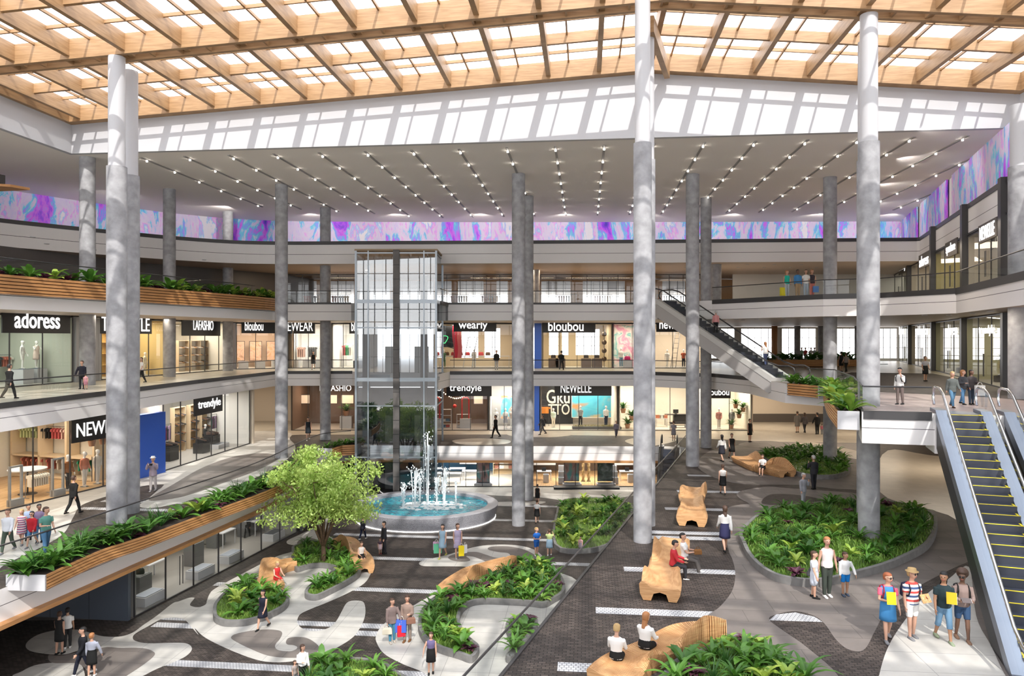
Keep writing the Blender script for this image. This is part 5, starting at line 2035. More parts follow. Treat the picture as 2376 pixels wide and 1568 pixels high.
for i, px in enumerate((1262, 1455)):
    x, _ = f.px(px, 1110, 3)
    table(f, x, 3, 1.4, .8, .9, ('left', 'right')[i] + ' white desk in the wooden-floored shop')
    t = thing('laptop', 'black laptop on the ' + ('left', 'right')[i] + ' white desk', 'laptop', f.at(x, 3, .92))
    MB().box(f.at(x, 2.9, .93), (.4, .28, .03), 0).obj('keyboard', black, t)
    MB().box(f.at(x, 3.08, 1.07), (.4, .04, .28), 0).obj('screen', black, t)
    plinth(f, x + .15, 2.0, .5, .5, .75, 'small white cube under the ' + ('left', 'right')[i] + ' desk edge')
    poster(f, x + .2, 5.4, 1.0, 2.2, 1.7, whiter, ('left', 'right')[i] + ' white board in the wooden-floored shop', 'whiteboard', 'board')
    poster(f, x + .6, 5.2, 1.7, 1.0, .65, art('photo_grey', [(.05, .05, .05), (.5, .5, .5)], 3), 'dark photograph pinned on the ' + ('left', 'right')[i] + ' white board', 'picture_frame', 'picture')
for i, px in enumerate((1326, 1404)):
    x, _ = f.px(px, 1110, 1.2)
    poster(f, x, 1.2, .3, 1.35, 2.5, teal if i == 0 else art('poster_dark', [(.02, .03, .03), (.06, .1, .09), (.3, .35, .4)], 1.5), ('teal', 'dark')[i] + ' tall display panel in the wooden-floored shop')
    plinth(f, x, .7, 1.7, .9, .18, 'low white base under the ' + ('teal', 'dark')[i] + ' display panel')
    for j in (0, 1, 2):
        plinth(f, x - .95 + .05 * j if i == 0 else x + .95, 1.3 + .5 * j, .5, .45, .6 + .45 * j, ('low', 'middle', 'tall')[j] + ' white cube stacked beside the ' + ('teal', 'dark')[i] + ' panel')
for i, px in enumerate((1353, 1366)):
    x, _ = f.px(px, 1100, 2.5)
    t = thing('totem', ('left', 'right')[i] + ' carved spiral totem in the wooden-floored shop', 'totem', f.at(x, 2.5))
    b = MB()
    b.ring([[f.at(x, 2.5, .05 + .16 * k) + Vector((.14 * math.cos(PI / 2 * j + k * .5), .14 * math.sin(PI / 2 * j + k * .5), 0)) for j in range(4)] for k in range(16)])
    b.obj('body', mat('totem_wood', (.3, .2, .08), .5), t)
    MB().lathe(f.at(x, 2.5, .02), [(.2, 0), (.2, .04)], 14).obj('base', black, t)
MB_ = thing('floor_platform', 'long black platform in front of the wooden-floored shop window', 'platform', f.at(6, -.5))
xa, xb = f.px(1285, 1150, -.6)[0], f.px(1436, 1150, -.6)[0]
MB().box(f.at((xa + xb) / 2, -.6, .09), (xb - xa, 1.0, .16), 0).obj('deck', black, MB_)
b = MB()
b.wall((-14.6, 64.9), (-7.2, 64.9), 0, HG, .2)
b.wall((-14.6, 64.9), (-14.6, 50.0), 0, HG, .15)
struct(b.obj('wall_back_ground', mat('wall_grey_dark', (.13, .13, .14), .5)))
# pale band on the floor before the glass fronts is part of the paving

# ---- ground floor, left
f = Fr((-18.05, 34.6), (-14.75, 49.6), Z0)
shell(f, 7, HG, mat('shop_wall_grey', (.3, .29, .27), .7), GREYFLOOR, lw=260, lcol=(1, .95, .85))
front(f, HG, 'long glass front under the left slatted planter', 7, [f.hit(418)])
b = MB()
b.wall((-18.1, 34.25), (-30, 35.6), 0, HG, .2)
struct(b.obj('wall_left_ground', mat('wall_blue_grey', (.07, .085, .11), .4)))
b = MB()
for k in range(1, 6):
    p, q = Vector((-18.1, 34.25)), Vector((-30, 35.6))
    c = p.lerp(q, k / 6)
    b.box((c.x, c.y - .1, HG / 2), (.015, .02, HG))
struct(b.obj('trim_4', black))
for i, (px, py, l) in enumerate(((345, 1400, 'nearest low white platform behind the left ground-floor glass'), (465, 1335, 'second low white platform behind the left ground-floor glass'), (535, 1300, 'third low white platform behind the left ground-floor glass'), (635, 1250, 'farthest low white platform behind the left ground-floor glass'))):
    x = f.hx(px, .75)
    plinth(f, x, .75, 1.5, .8, .45, l)
for i, (px, y) in enumerate(((352, 3.0), (520, 3.0), (610, 2.6))):
    x = f.hx(px, y)
    table(f, x, y, 1.4, .8, 1.0, ('nearest', 'middle', 'farthest')[i] + ' white desk in the left ground-floor shop')
for i, (px, y, h_) in enumerate(((325, 2, 1.0), (450, 2.4, 1.3), (500, 3.4, 1.5), (570, 3, 1.4))):
    plinth(f, f.hx(px, y), y, .9, .7, h_, ('nearest', 'second', 'third', 'farthest')[i] + ' grey plinth in the left ground-floor shop', mat('plinth_grey', (.15, .15, .15), .5))
handbag(f.at(f.hx(325, 2), 2, 1.05 + .4), .42, 10, (.03, .03, .03), 'black handbag on the nearest grey plinth')
handbag(f.at(f.hx(352, 3), 3, 1.02 + .38), .4, 20, (.02, .02, .02), 'black handbag on the nearest white desk')
rack(f, f.hx(458, 4.2), 4.2, 2.0, 2.3, 'rail of clothes in the left ground-floor shop', dark)
garments(f, f.hx(458, 4.2) - .9, f.hx(458, 4.2) + .9, 4.2, 2.18, [(.1, .12, .12), (.5, .12, .1), (.08, .3, .25), (.05, .05, .05)], 9, 'garment on the rail of the left ground-floor shop', 'garments in the left ground-floor shop', True)
for i, px in enumerate((380, 410, 480)):
    poster(f, f.hx(px, 6.6), 6.6, .9, 1.4, 1.6, art('poster_map', [(.55, .45, .3), (.3, .35, .3), (.6, .5, .35)], 1.2), ('left', 'middle', 'right')[i] + ' beige wall picture in the left ground-floor shop')

# ---- second floor, left
f = Fr((-31.8, 36.5), (-30.2, 49.7), Z2)
shell(f, 7, H2, GREENW, GREYFLOOR, lw=520, lcol=(.95, 1, .88))
front(f, H2, 'tall glass front of the left upper shop with large white letters', 5, [f.hit(92)])
sign(f, 'adoress', (34, 722, 139, 762), 'black sign with bold white rounded letters at the far left', (.9, 1.0, .3, .4), .012, -.15)
for i, px in enumerate((52, 128)):
    x = f.hx(px, 2)
    pl = plinth(f, x, 2.0, .9, .9, .95, ('left', 'right')[i] + ' white mannequin plinth in the far-left upper shop')
    mannequin(f, x, 2.0, (20, -15)[i], None if i == 0 else ('tank', (.7, .6, .5)), ('shorts', (.7, .68, .64)) if i == 0 else ('dress', (.68, .55, .48)), ('white mannequin in shorts in the far-left upper shop', 'mannequin in flared pale dress in the far-left upper shop')[i], z=1.02, pose='stand2' if i == 0 else 'photo')
rack(f, f.hx(90, 4.5), 4.5, 2.4, 1.9, 'clothes rail at the back of the far-left upper shop')
garments(f, f.hx(90, 4.5) - 1.1, f.hx(90, 4.5) + 1.1, 4.5, 1.78, [(.05, .05, .05), (.4, .12, .08), (.6, .58, .5)], 10, 'garment on the rail of the far-left upper shop', 'garments in the far-left upper shop')
f2 = Fr((-30.2, 49.8), (-29.6, 52.0), Z2)
shell(f2, 3, H2, mat('pier_grey', (.25, .25, .26), .6), GREYFLOOR, lw=0)
struct(MB().wall((-30.1, 49.8), (-29.75, 52.2), Z2, Z2 + H2, .3).obj('wall_pier', mat('pier_grey', (.25, .25, .26), .6)))
f = Fr((-29.7, 52.3), (-28.4, 60.0), Z2)
shell(f, 6, H2, mat('wall_ochre', (.55, .42, .2), .6), GREYFLOOR, lw=420, lcol=(1, .85, .6))
front(f, H2, 'glass front of the ochre upper shop behind the front left columns', 3)
sign(f, 'TRENDYLE', (236, 736, 347, 768), 'black sign with tall white capitals, half hidden by the front left columns', (.3, .3, .2, .3), .0, -.15)
mannequin(f, f.hx(336, 1.6), 1.6, 20, ('jacket', (.6, .55, .45)), ('skirt', (.55, .5, .42)), 'mannequin in pale coat in the ochre upper shop')
for i, px in enumerate((238, 248)):
    shelf(f, f.hx(px, 3) + 1.2 * i, 3, 1.2, 3.6, 4, ('left', 'right')[i] + ' ochre wooden cabinet in the ochre upper shop', mat('ochre_wood', (.5, .33, .12), .5), mat('ochre_wood', (.5, .33, .12), .5))
plinth(f, f.hx(330, 1.2) - 1, 1.2, 1.0, .7, .5, 'dark step in the ochre upper shop window', black)
f = Fr((-28.3, 60.6), (-26.9, 69.5), Z2)
shell(f, 6, H2, CREAM, LIGHTFLOOR, lw=520)
front(f, H2, 'glass front of the beige upper shop, third from the left', 4)
sign(f, 'LAFASHIO', (449, 743, 495, 766), 'black sign with narrow white capitals, third upper shop from the left', (1.6, 1.2, .5, .35), .0, -.15)
for i, px in enumerate((432, 460, 488, 514)):
    x = f.hx(px, 2.2) - .3
    shelf(f, x, 2.4, 1.5, 2.8, 4, ('first', 'second', 'third', 'fourth')[i] + ' cream shelf unit in the third upper shop', mat('pale_wood', (.62, .48, .32), .5), CREAM)
    goods(f, x, 2.35, 1.3, [.75, 1.4, 2.1], 4, [(.5, .3, .15), (.15, .1, .08), (.6, .55, .5)], 'shoe on the cream shelves of the third upper shop', 'shoes in the third upper shop')
f = Fr((-26.7, 70.0), (-21.9, 72.7), Z2)
shell(f, 6, H2, mat('wall_peach', (.6, .45, .33), .7), LIGHTFLOOR, lw=420)
front(f, H2, 'glass front of the peach upper shop in the left corner', 3)
sign(f, 'bloubou', (568, 745, 611, 767), 'black sign with bold white letters, fourth upper shop from the left', (.3, 1.3, .25, .35), .012, -.15)
for i in range(3):
    poster(f, 1.0 + 1.7 * i, 5.0, .7, 1.2, 2.0, art('poster_warm', [(.5, .3, .15), (.6, .4, .3), (.35, .2, .12)], 1.5), ('left', 'middle', 'right')[i] + ' warm-toned wall panel in the peach upper shop')
    plinth(f, 1.0 + 1.6 * i, 2.0, .9, .6, .7, ('left', 'middle', 'right')[i] + ' white plinth in the peach upper shop')
YB2 = 72.8
f = back(657, 745, Z2, YB2)
shell(f, 6, H2, WHITEW, LIGHTFLOOR, lw=420, lcol=(1, .94, .84))
front(f, H2, 'glass front of the white upper shop left of the lift', 3)
sign(f, 'NEWEAR', (654, 746, 726, 768), 'black sign with wide white capitals left of the lift tower', (.2, .2, .25, .3), .0, -.15)
for i in range(3):
    rack(f, .8 + 1.2 * i, 3.5, 1.0, 2.2, ('left', 'middle', 'right')[i] + ' garment rail in the white upper shop left of the lift')
    garments(f, .4 + 1.2 * i, 1.2 + 1.2 * i, 3.5, 2.08, [((.4, .25, .2), (.1, .1, .1), (.55, .4, .3))[i]], 4, 'garment on a rail in the white upper shop', 'garments in the white upper shop', True)
    plinth(f, .8 + 1.3 * i, 1.3, .9, .6, .75, ('left', 'middle', 'right')[i] + ' white plinth in the white upper shop left of the lift')
f = back(770, 850, Z2, YB2)
shell(f, 6, H2, WHITEW, LIGHTFLOOR, lw=420, lcol=(1, .94, .84))
front(f, H2, 'glass front of the narrow upper shop beside the lift tower', 3)
sign(f, 'bloubou', (815, 745, 858, 768), 'bold white letters partly hidden by the left edge of the lift tower', (.2, .2, .25, .3), .012, -.15)
rack(f, .9, 3, 1.2, 2.4, 'rail of red and green clothes beside the lift tower')
garments(f, .4, 1.4, 3, 2.28, [(.5, .1, .1), (.1, .3, .15), (.6, .55, .5)], 6, 'red or green garment on the rail beside the lift tower', 'clothes beside the lift tower', True)
plinth(f, 2.4, 1.5, 1.0, .8, .7, 'dark plinth in the narrow shop beside the lift tower', black)
# back wall windows: openings to the sky with mullions


def window_wall(fr, y, z0, z1, h, wallm, opens, name='wall_windows'):
    """wall with tall openings (local x intervals), plus mullions"""
    b = MB()
    xs = 0
    for a, c in opens + [(fr.w, fr.w)]:
        if a > xs:
            b.box(fr.at((xs + a) / 2, y, h / 2), (a - xs, .25, h), fr.rz)
        if c > a:
            b.box(fr.at((a + c) / 2, y, z0 / 2), (c - a, .25, z0), fr.rz)
            b.box(fr.at((a + c) / 2, y, (z1 + h) / 2), (c - a, .25, h - z1), fr.rz)
        xs = c
    b.m = 1
    for a, c in opens:
        n = max(1, round((c - a) / .9))
        for k in range(1, n):
            b.box(fr.at(a + (c - a) * k / n, y, (z0 + z1) / 2), (.05, .08, z1 - z0), fr.rz)
        for z in (z0 + (z1 - z0) * .36, z0 + (z1 - z0) * .7):
            b.box(fr.at((a + c) / 2, y, z), (c - a, .08, .05), fr.rz)
    return struct(b.obj(name, [wallm, dark]))


f = back(1006, 1196, Z2, YB2)
shell(f, 6, H2, TANW, LIGHTFLOOR, lw=420, lcol=(1, .9, .75), back=False)
window_wall(f, 6, .9, 4.1, H2, TANW, [(2.4, 4.2), (4.9, 6.6)])
front(f, H2, 'glass front of the dark upper shop with red banners', 4)
sign(f, 'wearly', (1064, 744, 1131, 768), 'white lower-case letters above the upper shop with red banners', (.5, .9, .05, .3), .012, -.15)
MB_ = thing('black_canopy', 'black slanted canopy at the left of the shop with red banners', 'canopy', f.at(1.5, 1.5, 3))
MB().box(f.at(1.2, 2.0, 3.2), (2.0, .2, 2.2), 0).obj('panel', black, MB_)
for k in range(3):
    MB().box(f.at(1.9, 1.6, 2.0 + .5 * k), (1.7, .12, .1), 0, Matrix.Rotation(.25, 4, 'Y')).obj('strut', dark, MB_)
for i, px in enumerate((1056, 1066)):
    x = f.px(px, 800, 1.5)[0]
    t = thing('banner', ('left', 'right')[i] + ' long red hanging banner in the upper shop', 'banner', f.at(x, 1.5, 1.2))
    b = MB()
    b.ring([[f.at(x - .22 + .08 * math.sin(k), 1.5 - .03, 1.0 + .55 * k), f.at(x + .22 + .08 * math.sin(k), 1.5 - .03, 1.0 + .55 * k), f.at(x + .22 + .08 * math.sin(k), 1.5 + .03, 1.0 + .55 * k), f.at(x - .22 + .08 * math.sin(k), 1.5 + .03, 1.0 + .55 * k)] for k in range(7)])
    b.obj('cloth', fabric(((.6, .03, .06), (.7, .15, .15))[i]), t)
    MB().tube([f.at(x - .3, 1.5, 4.35), f.at(x + .3, 1.5, 4.35)], .03, 6).obj('pole', steel, t)
t = thing('neon_loop', 'glowing green neon loop at the left of the shop with red banners', 'neon sign', f.at(.7, .9, 2.6))
MB().tube([f.at(.75 + (.55 + .12 * math.sin(3 * a)) * math.cos(a), .9, 2.9 + (.5 + .15 * math.cos(2 * a)) * math.sin(a)) for a in [2 * PI * k / 28 for k in range(29)]], .035, 6).obj('tube', mat('neon_green', (.1, .9, .3), emit=1.2), t)
for i in range(8):
    x = f.px(1020 + 16 * i, 830, 2)[0]
    if 0.3 < x < f.w - .3:
        handbag(f.at(x, 2.2, 1.25 + .48), .52, 0, ((.5, .05, .05), (.15, .08, .05))[i % 2], ('first', 'second', 'third', 'fourth', 'fifth', 'sixth', 'seventh', 'eighth')[i] + ' bag from the left on the display table of the banner shop')
table(f, f.w / 2, 2.2, f.w - 1.2, .7, 1.2, 'long white bag table in the shop with red banners')
for i, (px, c) in enumerate(((1030, (.1, .2, .1)), (1100, (.7, .68, .65)))):
    x = f.px(px, 840, 1.2)[0]
    mannequin(f, x, 1.1, 0, ('tee', c), ('trousers', c), ('dark green', 'white')[i] + ' dressed mannequin in the shop with red banners')
t = thing('letter_sculpture', 'white slanted column sculpture in the shop with red banners', 'sculpture', f.at(4, 1.2))
for e in (-.45, .45):
    MB().beam(f.at(3.9 + e, 1.3, 3.4), f.at(3.3 + e, 1.3, .1), .3, .3).obj('bar', whiter, t)
blue_pier((XB(1240, YB2), YB2 - .1), (XB(1256, YB2), YB2 - .1), Z2, H2, 'blue pillar panel in the second-storey back row')
f = back(1258, 1420, Z2, YB2)
shell(f, 6, H2, TANW, LIGHTFLOOR, lw=420, lcol=(1, .88, .65), back=False)
window_wall(f, 6, 1.2, 4.0, H2, TANW, [(1.0, 2.0), (2.4, 3.1), (3.9, 6.5)])
front(f, H2, 'glass front of the tan upper shop with bright back windows', 4)
sign(f, 'bloubou', (1272, 745, 1354, 768), 'black sign with bold white letters in the middle of the upper back row', (.6, 1.2, .15, .3), .012, -.15)
for i, px in enumerate((1284, 1300, 1360, 1385)):
    x = f.px(px, 830, 2)[0]
    plinth(f, x, 2, 1.0, .7, .9, ('first', 'second', 'third', 'fourth')[i] + ' brown plinth from the left in the tan upper shop', BROWNW)
    handbag(f.at(x, 2, .95 + .5), .5, 0, (.05, .04, .04), 'dark bag on the ' + ('first', 'second', 'third', 'fourth')[i] + ' brown plinth of the tan upper shop')
t = thing('ball_pole', 'pole of stacked dark balls at the right of the tan upper shop', 'sculpture', f.at(6.2, 1.5))
x = f.px(1402, 800, 1.5)[0]
for k in range(4):
    MB().ball(f.at(x, 1.5, .9 + .85 * k), .26, 8).obj('ball', mat('dark_bronze', (.08, .05, .03), .3, .5), t)
MB().tube([f.at(x, 1.5, .05), f.at(x, 1.5, 4)], .03, 6).obj('pole', dark, t)
f = back(1422, 1512, Z2, YB2)
shell(f, 4, H2, art('wall_painting', [(.6, .57, .5), (.1, .35, .33), (.62, .55, .5), (.55, .2, .3), (.6, .6, .55)], .7), GREYFLOOR, lw=330)
front(f, H2, 'glass front of the painted upper shop beside the ridge column', 2)
x = f.px(1441, 830, 1.5)[0]
mannequin(f, x, 1.5, 0, ('tee', (.6, .6, .55)), ('trousers', (.15, .3, .4)), 'mannequin in light top and blue trousers by the ridge column', h=2.0)
x = f.px(1456, 820, 1.2)[0]
handbag(f.at(x, 1.2, 1.35), .6, 0, (.5, .03, .15), 'crimson bag beside the mannequin by the ridge column')
plinth(f, x, 1.2, .8, .6, .72, 'white plinth under the crimson bag')
f = back(1516, 1650, Z2, YB2)
shell(f, 6, H2, WARM, GREYFLOOR, lw=480)
front(f, H2, 'glass front of the upper shop behind the high escalator', 3)
sign(f, 'newear', (1530, 748, 1593, 763), 'black sign with bold white letters partly hidden by the high escalator', (.3, .9, .3, .35), .012, -.15)
for i, px in enumerate((1548, 1586)):
    x = f.px(px, 840, 1.6)[0]
    mannequin(f, x, 1.6, (15, -10)[i], ('tee', ((.7, .68, .65), (.35, .08, .04))[i]), ('trousers', ((.66, .64, .6), (.03, .03, .04))[i]), ('white dressed mannequin left behind the high escalator', 'red shirted mannequin behind the high escalator')[i], pose='stand2' if i else 'walk')
t = thing('display_ladder', 'leaning dark metal ladder in the shop behind the high escalator', 'ladder', f.at(3, 2))
for e in (-.25, .25):
    MB().beam(f.at(3.2 + e, 3.2, 4.0), f.at(2.4 + e, 1.8, .05), .06, .06).obj('rail', dark, t)
for k in range(7):
    s = (k + 1) / 8
    MB().box(f.at(2.4 + .8 * s, 1.8 + 1.4 * s, 4 * s), (.5, .04, .04), 0).obj('rung', dark, t)

# ---- second floor, right: shop fronts along the wall and the far bright hall
PIERS = [78, 65, 55.3, 46.2, 38.4, 30]


PIERS2 = [96, 84, 67.6, 54, 42.3]
RW2 = lambda d: 29.3 + .415 * (d - 43)


def rwall2(d0, d1, z):
    return Fr((RW2(d0), d0), (RW2(d1), d1), z)


def rwall(d0, d1, z):
    return Fr((RW(d0), d0), (RW(d1), d1), z)


pm = mat('pier_dark', (.035, .033, .034), .4)
for i, d in enumerate(PIERS[1:5]):
    nm = ('farthest', 'third', 'second', 'nearest')[i]
    o = MB().box((RW(d) - .1, d, (Z3 + ZT + .3) / 2), (.55, .5, ZT + .3 - Z3), math.atan2(1, .36)).obj('shop_pier', pm)
    tag(o, nm + ' dark pier between the right-hand shop fronts of the top gallery', 'pier', None, 'thing')
    d = PIERS2[i + 1]
    o = MB().box((RW2(d) - .1, d, Z2 + H2 / 2), (.6, .55, H2), math.atan2(1, .415)).obj('shop_pier', pm)
    tag(o, nm + ' dark pier between the right-hand shop fronts of the second storey', 'pier', None, 'thing')
words = [('bloubou', (2086, 757, 2098, 776)), ('bloubou', (2130, 755, 2153, 777)), ('adoress', (2194, 752, 2221, 777)), ('trendyle', (2271, 754, 2308, 780))]
words3 = [('nousy', (2086, 613, 2101, 631)), ('adoress', (2133, 591, 2154, 616)), ('speckere', (2195, 563, 2216, 590)), ('NEWELLE', (2273, 520, 2307, 552))]
nm = ('farthest', 'third', 'second', 'nearest')
for i in range(4):
    d0, d1 = PIERS[i], PIERS[i + 1]
    f = rwall2(PIERS2[i] - .3, PIERS2[i + 1] + .3, Z2)
    shell(f, 6, H2, (GREENW, WARM, mat('wall_olive', (.42, .4, .26), .7), mat('wall_olive', (.42, .4, .26), .7))[i], GREYFLOOR, lw=330, lcol=(1, .9, .68))
    front(f, H2, nm[i] + ' glass front of the right-hand row on the second storey', 3, [f.w * .5])
    sign(f, words[i][0], words[i][1], nm[i] + ' white lettering on the right-hand shop fronts, second storey', None, .004, -.06)
    if i:
        for k in range(2):
            c = ((.45, .06, .06), (.05, .05, .06), (.3, .2, .1), (.03, .03, .035))[(i + k) % 4]
            mannequin(f, f.w * (.3 + .4 * k), 1.5, 0, ('jacket', c), ('trousers', (.03, .03, .03)), ('left', 'right')[k] + ' dark mannequin in the ' + nm[i] + ' right-hand second-storey shop', h=2.3, z=.5)
            plinth(f, f.w * (.3 + .4 * k), 1.5, .9, .9, .42, 'plinth under the ' + ('left', 'right')[k] + ' mannequin of the ' + nm[i] + ' right-hand second-storey shop', black)
        rack(f, f.w * .5, 3.8, 2.5, 1.9, 'clothes rail in the ' + nm[i] + ' right-hand second-storey shop')
        garments(f, f.w * .5 - 1.1, f.w * .5 + 1.1, 3.8, 1.78, [(.5, .05, .05), (.1, .25, .12), (.4, .3, .12)], 8, 'garment in the ' + nm[i] + ' right-hand second-storey shop', 'garments in the ' + nm[i] + ' right-hand shop')
    g = rwall(d0 - .3, d1 + .3, Z3)
    shell(g, 5, H3, (GREENW, WARM, mat('wall_gold', (.5, .42, .18), .7), WARM)[i], GREYFLOOR, lw=110, lcol=(1, .9, .7))
    front(g, H3, nm[i] + ' glass front of the right-hand row on the top gallery', 3, [g.w * .55])
    sign(g, words3[i][0], words3[i][1], nm[i] + ' white lettering on the right-hand shop fronts, top gallery', (.4, .4, .12, .15), .004, -.1, bm=mat('sign_taupe', (.10, .085, .07), .5))
    rack(g, g.w * .5, 2.5, 2.2, 1.7, 'clothes rail in the ' + nm[i] + ' right-hand top gallery shop')
    garments(g, g.w * .5 - 1, g.w * .5 + 1, 2.5, 1.58, [(.05, .05, .06), (.3, .28, .3)], 6, 'dark garment in the ' + nm[i] + ' right-hand top gallery shop', 'dark garments in the ' + nm[i] + ' top gallery shop')
    if i == 3:
        a, zt = g.px(2276, 552, 1.2)
        c_, zb = g.px(2312, 575, 1.2)
        o = poster(g, (a + c_) / 2, 1.25, .4, c_ - a + 1.0, zt - .1, CREAM, 'cream wall panel with black capitals in the nearest top gallery shop', 'display_poster', 'poster', CREAM)
        lettering(g, a, c_, zb, zt - .15, 1.2, 'MOSCHINO', letter_k, o, .01)
# panels of the white parapet above the top right shops are part of ceiling_1
f = Fr((19, 98), (64, 98), Z2)
window_wall(f, 0, .3, 4.3, H2, WHITEW, [(1 + 5.5 * k, 5.6 + 5.5 * k) for k in range(8)], 'wall_far_windows')
t = None
for i, px in enumerate((1797, 1850, 1905, 1990)):
    x = (px - 1188) / F * 88
    o = MB().cyl(x, 88, Z2, Z2 + H2, .35, 14).obj('far_column', mat('orange_wood', (.5, .24, .1), .5) if i == 0 else concrete, None, True)
    tag(o, ('orange wooden post in the far bright hall', 'first grey column from the left in the far bright hall', 'second grey column in the far bright hall', 'third grey column in the far bright hall')[i], 'column', None, 'thing')
planter('far planter with green plants before the bright hall windows', [((1780 - 1188) / F * 76, 76), ((1990 - 1188) / F * 76, 76)], Z2 + .02, Z2 + .8, 1.0, 5)
rail('far glass balustrade before the bright hall windows', [((1700 - 1188) / F * 84, 84), ((2060 - 1188) / F * 84, 84)], Z2, 1.1, .1)

# ---- top gallery, back: windows to the outside
orange = mat('wall_orange', (.55, .32, .16), .6)
f = Fr((-24, 80), (26, 80), Z3)
window_wall(f, 0, .55, 3.25, H3, orange, [(XB(a, 80) + 24, XB(c, 80) + 24) for a, c in ((668, 735), (745, 822), (836, 905), (915, 1006), (1014, 1048), (1062, 1122), (1152, 1178), (1256, 1324), (1352, 1450), (1536, 1590))], 'wall_gallery_windows')
for i, (a, c, l) in enumerate(((1006, 1190, 'right of the lift'), (1254, 1470, 'left of the ridge column'), (1520, 1650, 'behind the high escalator head'), (660, 826, 'left of the lift'))):
    g = back(a, c, Z3, 73.4)
    front(g, H3, 'top gallery glass front ' + l, 6 if c - a > 170 else 4)
    for k in range(2):
        x = g.w * (.3 + .4 * k)
        rack(g, x, 2.5, 2.0, 1.5, ('left', 'right')[k] + ' clothes rail on the top gallery ' + l)
        garments(g, x - .9, x + .9, 2.5, 1.38, [(.35, .12, .1), (.2, .2, .22), (.5, .35, .2)], 7, 'garment on a top gallery rail ' + l, 'garments on the top gallery ' + l)
# top gallery, left: dark shop wall behind the planter
b = MB()
for p, q in (((-42, 34), (-38.6, 46)), ((-36.2, 51), (-32, 63)), ((-32, 63), (-24, 73)), ((-24, 73), (-22, 80))):
    b.wall(p, q, Z3, ZB, .25)
struct(b.obj('wall_gallery_left', mat('gallery_dark', (.10, .09, .085), .35)))
b = MB()
b.wall((XB(1700, 74), 74), (RW(78) - .5, 74), Z3, ZB, .2)
struct(b.obj('wall_gallery_right', WHITEW))

window_wall(Fr((-38.6, 46), (-36.2, 51), Z3), 0, .6, 3.2, H3, mat('gallery_dark', (.10, .09, .085), .35), [(.2, 2.6), (2.9, 5.3)], 'wall_gallery_left_windows')

# ---- area lights added under the slabs to brighten floors, corridor and galleries
def fill_strip(x, y, z, sx, sy, e, col=(1, .87, .7)):
    ld = bpy.data.lights.new('soffit_fill', 'AREA')
    ld.shape = 'RECTANGLE'
    ld.size, ld.size_y, ld.energy, ld.color = sx, sy, e, col
    o = bpy.data.objects.new('soffit_fill', ld)
    COL.objects.link(o)
    o.location = (x, y, z)


for x in (-16, 0, 10):
    fill_strip(x, 68.4, Z2 - 1.36, 9, .3, 240)
    fill_strip(x, 69, Z3 - 1.58, 9, .3, 200)
    fill_strip(x, 69, ZB - .05, 9, .3, 330, (1, .75, .5))
fill_strip(-27, 72, Z2 - 1.36, 6, 6, 420)
for x, y in ((26, 62), (26, 74), (34, 68), (30, 50)):
    fill_strip(x, y, Z2 - 1.36, 5, 2, 380)
for y in (36, 46, 56):
    fill_strip(RW2(y) - 2.5, y, Z3 - 1.58, .4, 6, 170)
    fill_strip(RW(y + 6) - 3, y + 6, ZB - .05, 3, 4, 160, (1, .85, .68))
fill_strip(20, 66, ZB - .05, 7, 3, 260, (1, .88, .74))
for y in (40, 50, 58):
    fill_strip(-27, y, Z3 - 1.58, .4, 6, 130)
    fill_strip(-24.6, y - 2, Z2 - 1.36, .4, 6, 130)


# ---- ceiling downlights
def downlight(p, label, group, r=.13):
    def mk():
        t = thing('downlight', label, 'ceiling light', (0, 0, 0), group, 0, False)
        MB().lathe((0, 0, -.03), [(.08, 0), (.11, 0), (.12, .03)], 12).obj('trim_ring', whiter, t)
        MB().lathe((0, 0, -.022), [(.01, 0), (.085, 0)], 12).obj('lens', mat('lamp_lens', (1, .9, .75), emit=14), t)
        return t
    place('downlight', mk, p, 0, label, None, group, r / .12)


u = UM - 2.6
k = -10
while k < 10:
    uu = 1.15 + 2.98 * k
    k += 1
    if uu < -30 or uu > 29:
        continue
    n = 8 if uu > -20 else 7
    v0, v1 = 44.2, 69.3 if uu > -14 else 69.3 + (uu + 14) * .5
    a, c = UV(uu, v0, ZC), UV(uu, v1, ZC)
    t = thing('track_light', 'dark ceiling track with a row of small bright spotlights', 'ceiling light', a, 'spotlight tracks on the upper ceiling')
    MB().beam(a + Vector((0, 0, .0)), c + Vector((0, 0, .0)), .14, .05).obj('rail', mat('track_grey', (.3, .28, .27), .5), t)
    for j in range(n):
        v = v0 + .7 + 3.25 * j
        if v < v1:
            p = UV(uu, v, ZC - .05)
            l = MB().lathe(p + Vector((0, 0, -.09)), [(.02, 0), (.06, 0), (.06, .09)], 10)
            l.obj('lamp', mat('spot_lens', (1, .93, .82), emit=18), t)
EDG = [(58.9, 16.3), (51.2, 22), (49.7, 25.3), (45, 27.6), (33.5, 23.7)]
for i in range(9):
    y = 34 + 3.4 * i
    for (ya, xa), (yb, xb) in zip(EDG[:-1], EDG[1:]):
        if yb <= y <= ya:
            xe = xa + (xb - xa) * (ya - y) / (ya - yb)
    for q in (.8, 2.4):
        downlight(Vector((xe + q, y, Z3 - 1.525)), 'small round downlight under the top right gallery', 'downlights under the top right gallery', .17)
for i in range(6):
    for e in (0, 2.6):
        downlight(Vector((-32 + 1.3 * i - e, 43 + 3.4 * i, ZB - .005)), 'small round downlight above the top left gallery', 'downlights above the top left gallery', .17)
        downlight(Vector((16 + 2.4 * i, 64 + e, ZB - .005)), 'small round downlight above the four people at the top balustrade', 'downlights above the four people', .15)


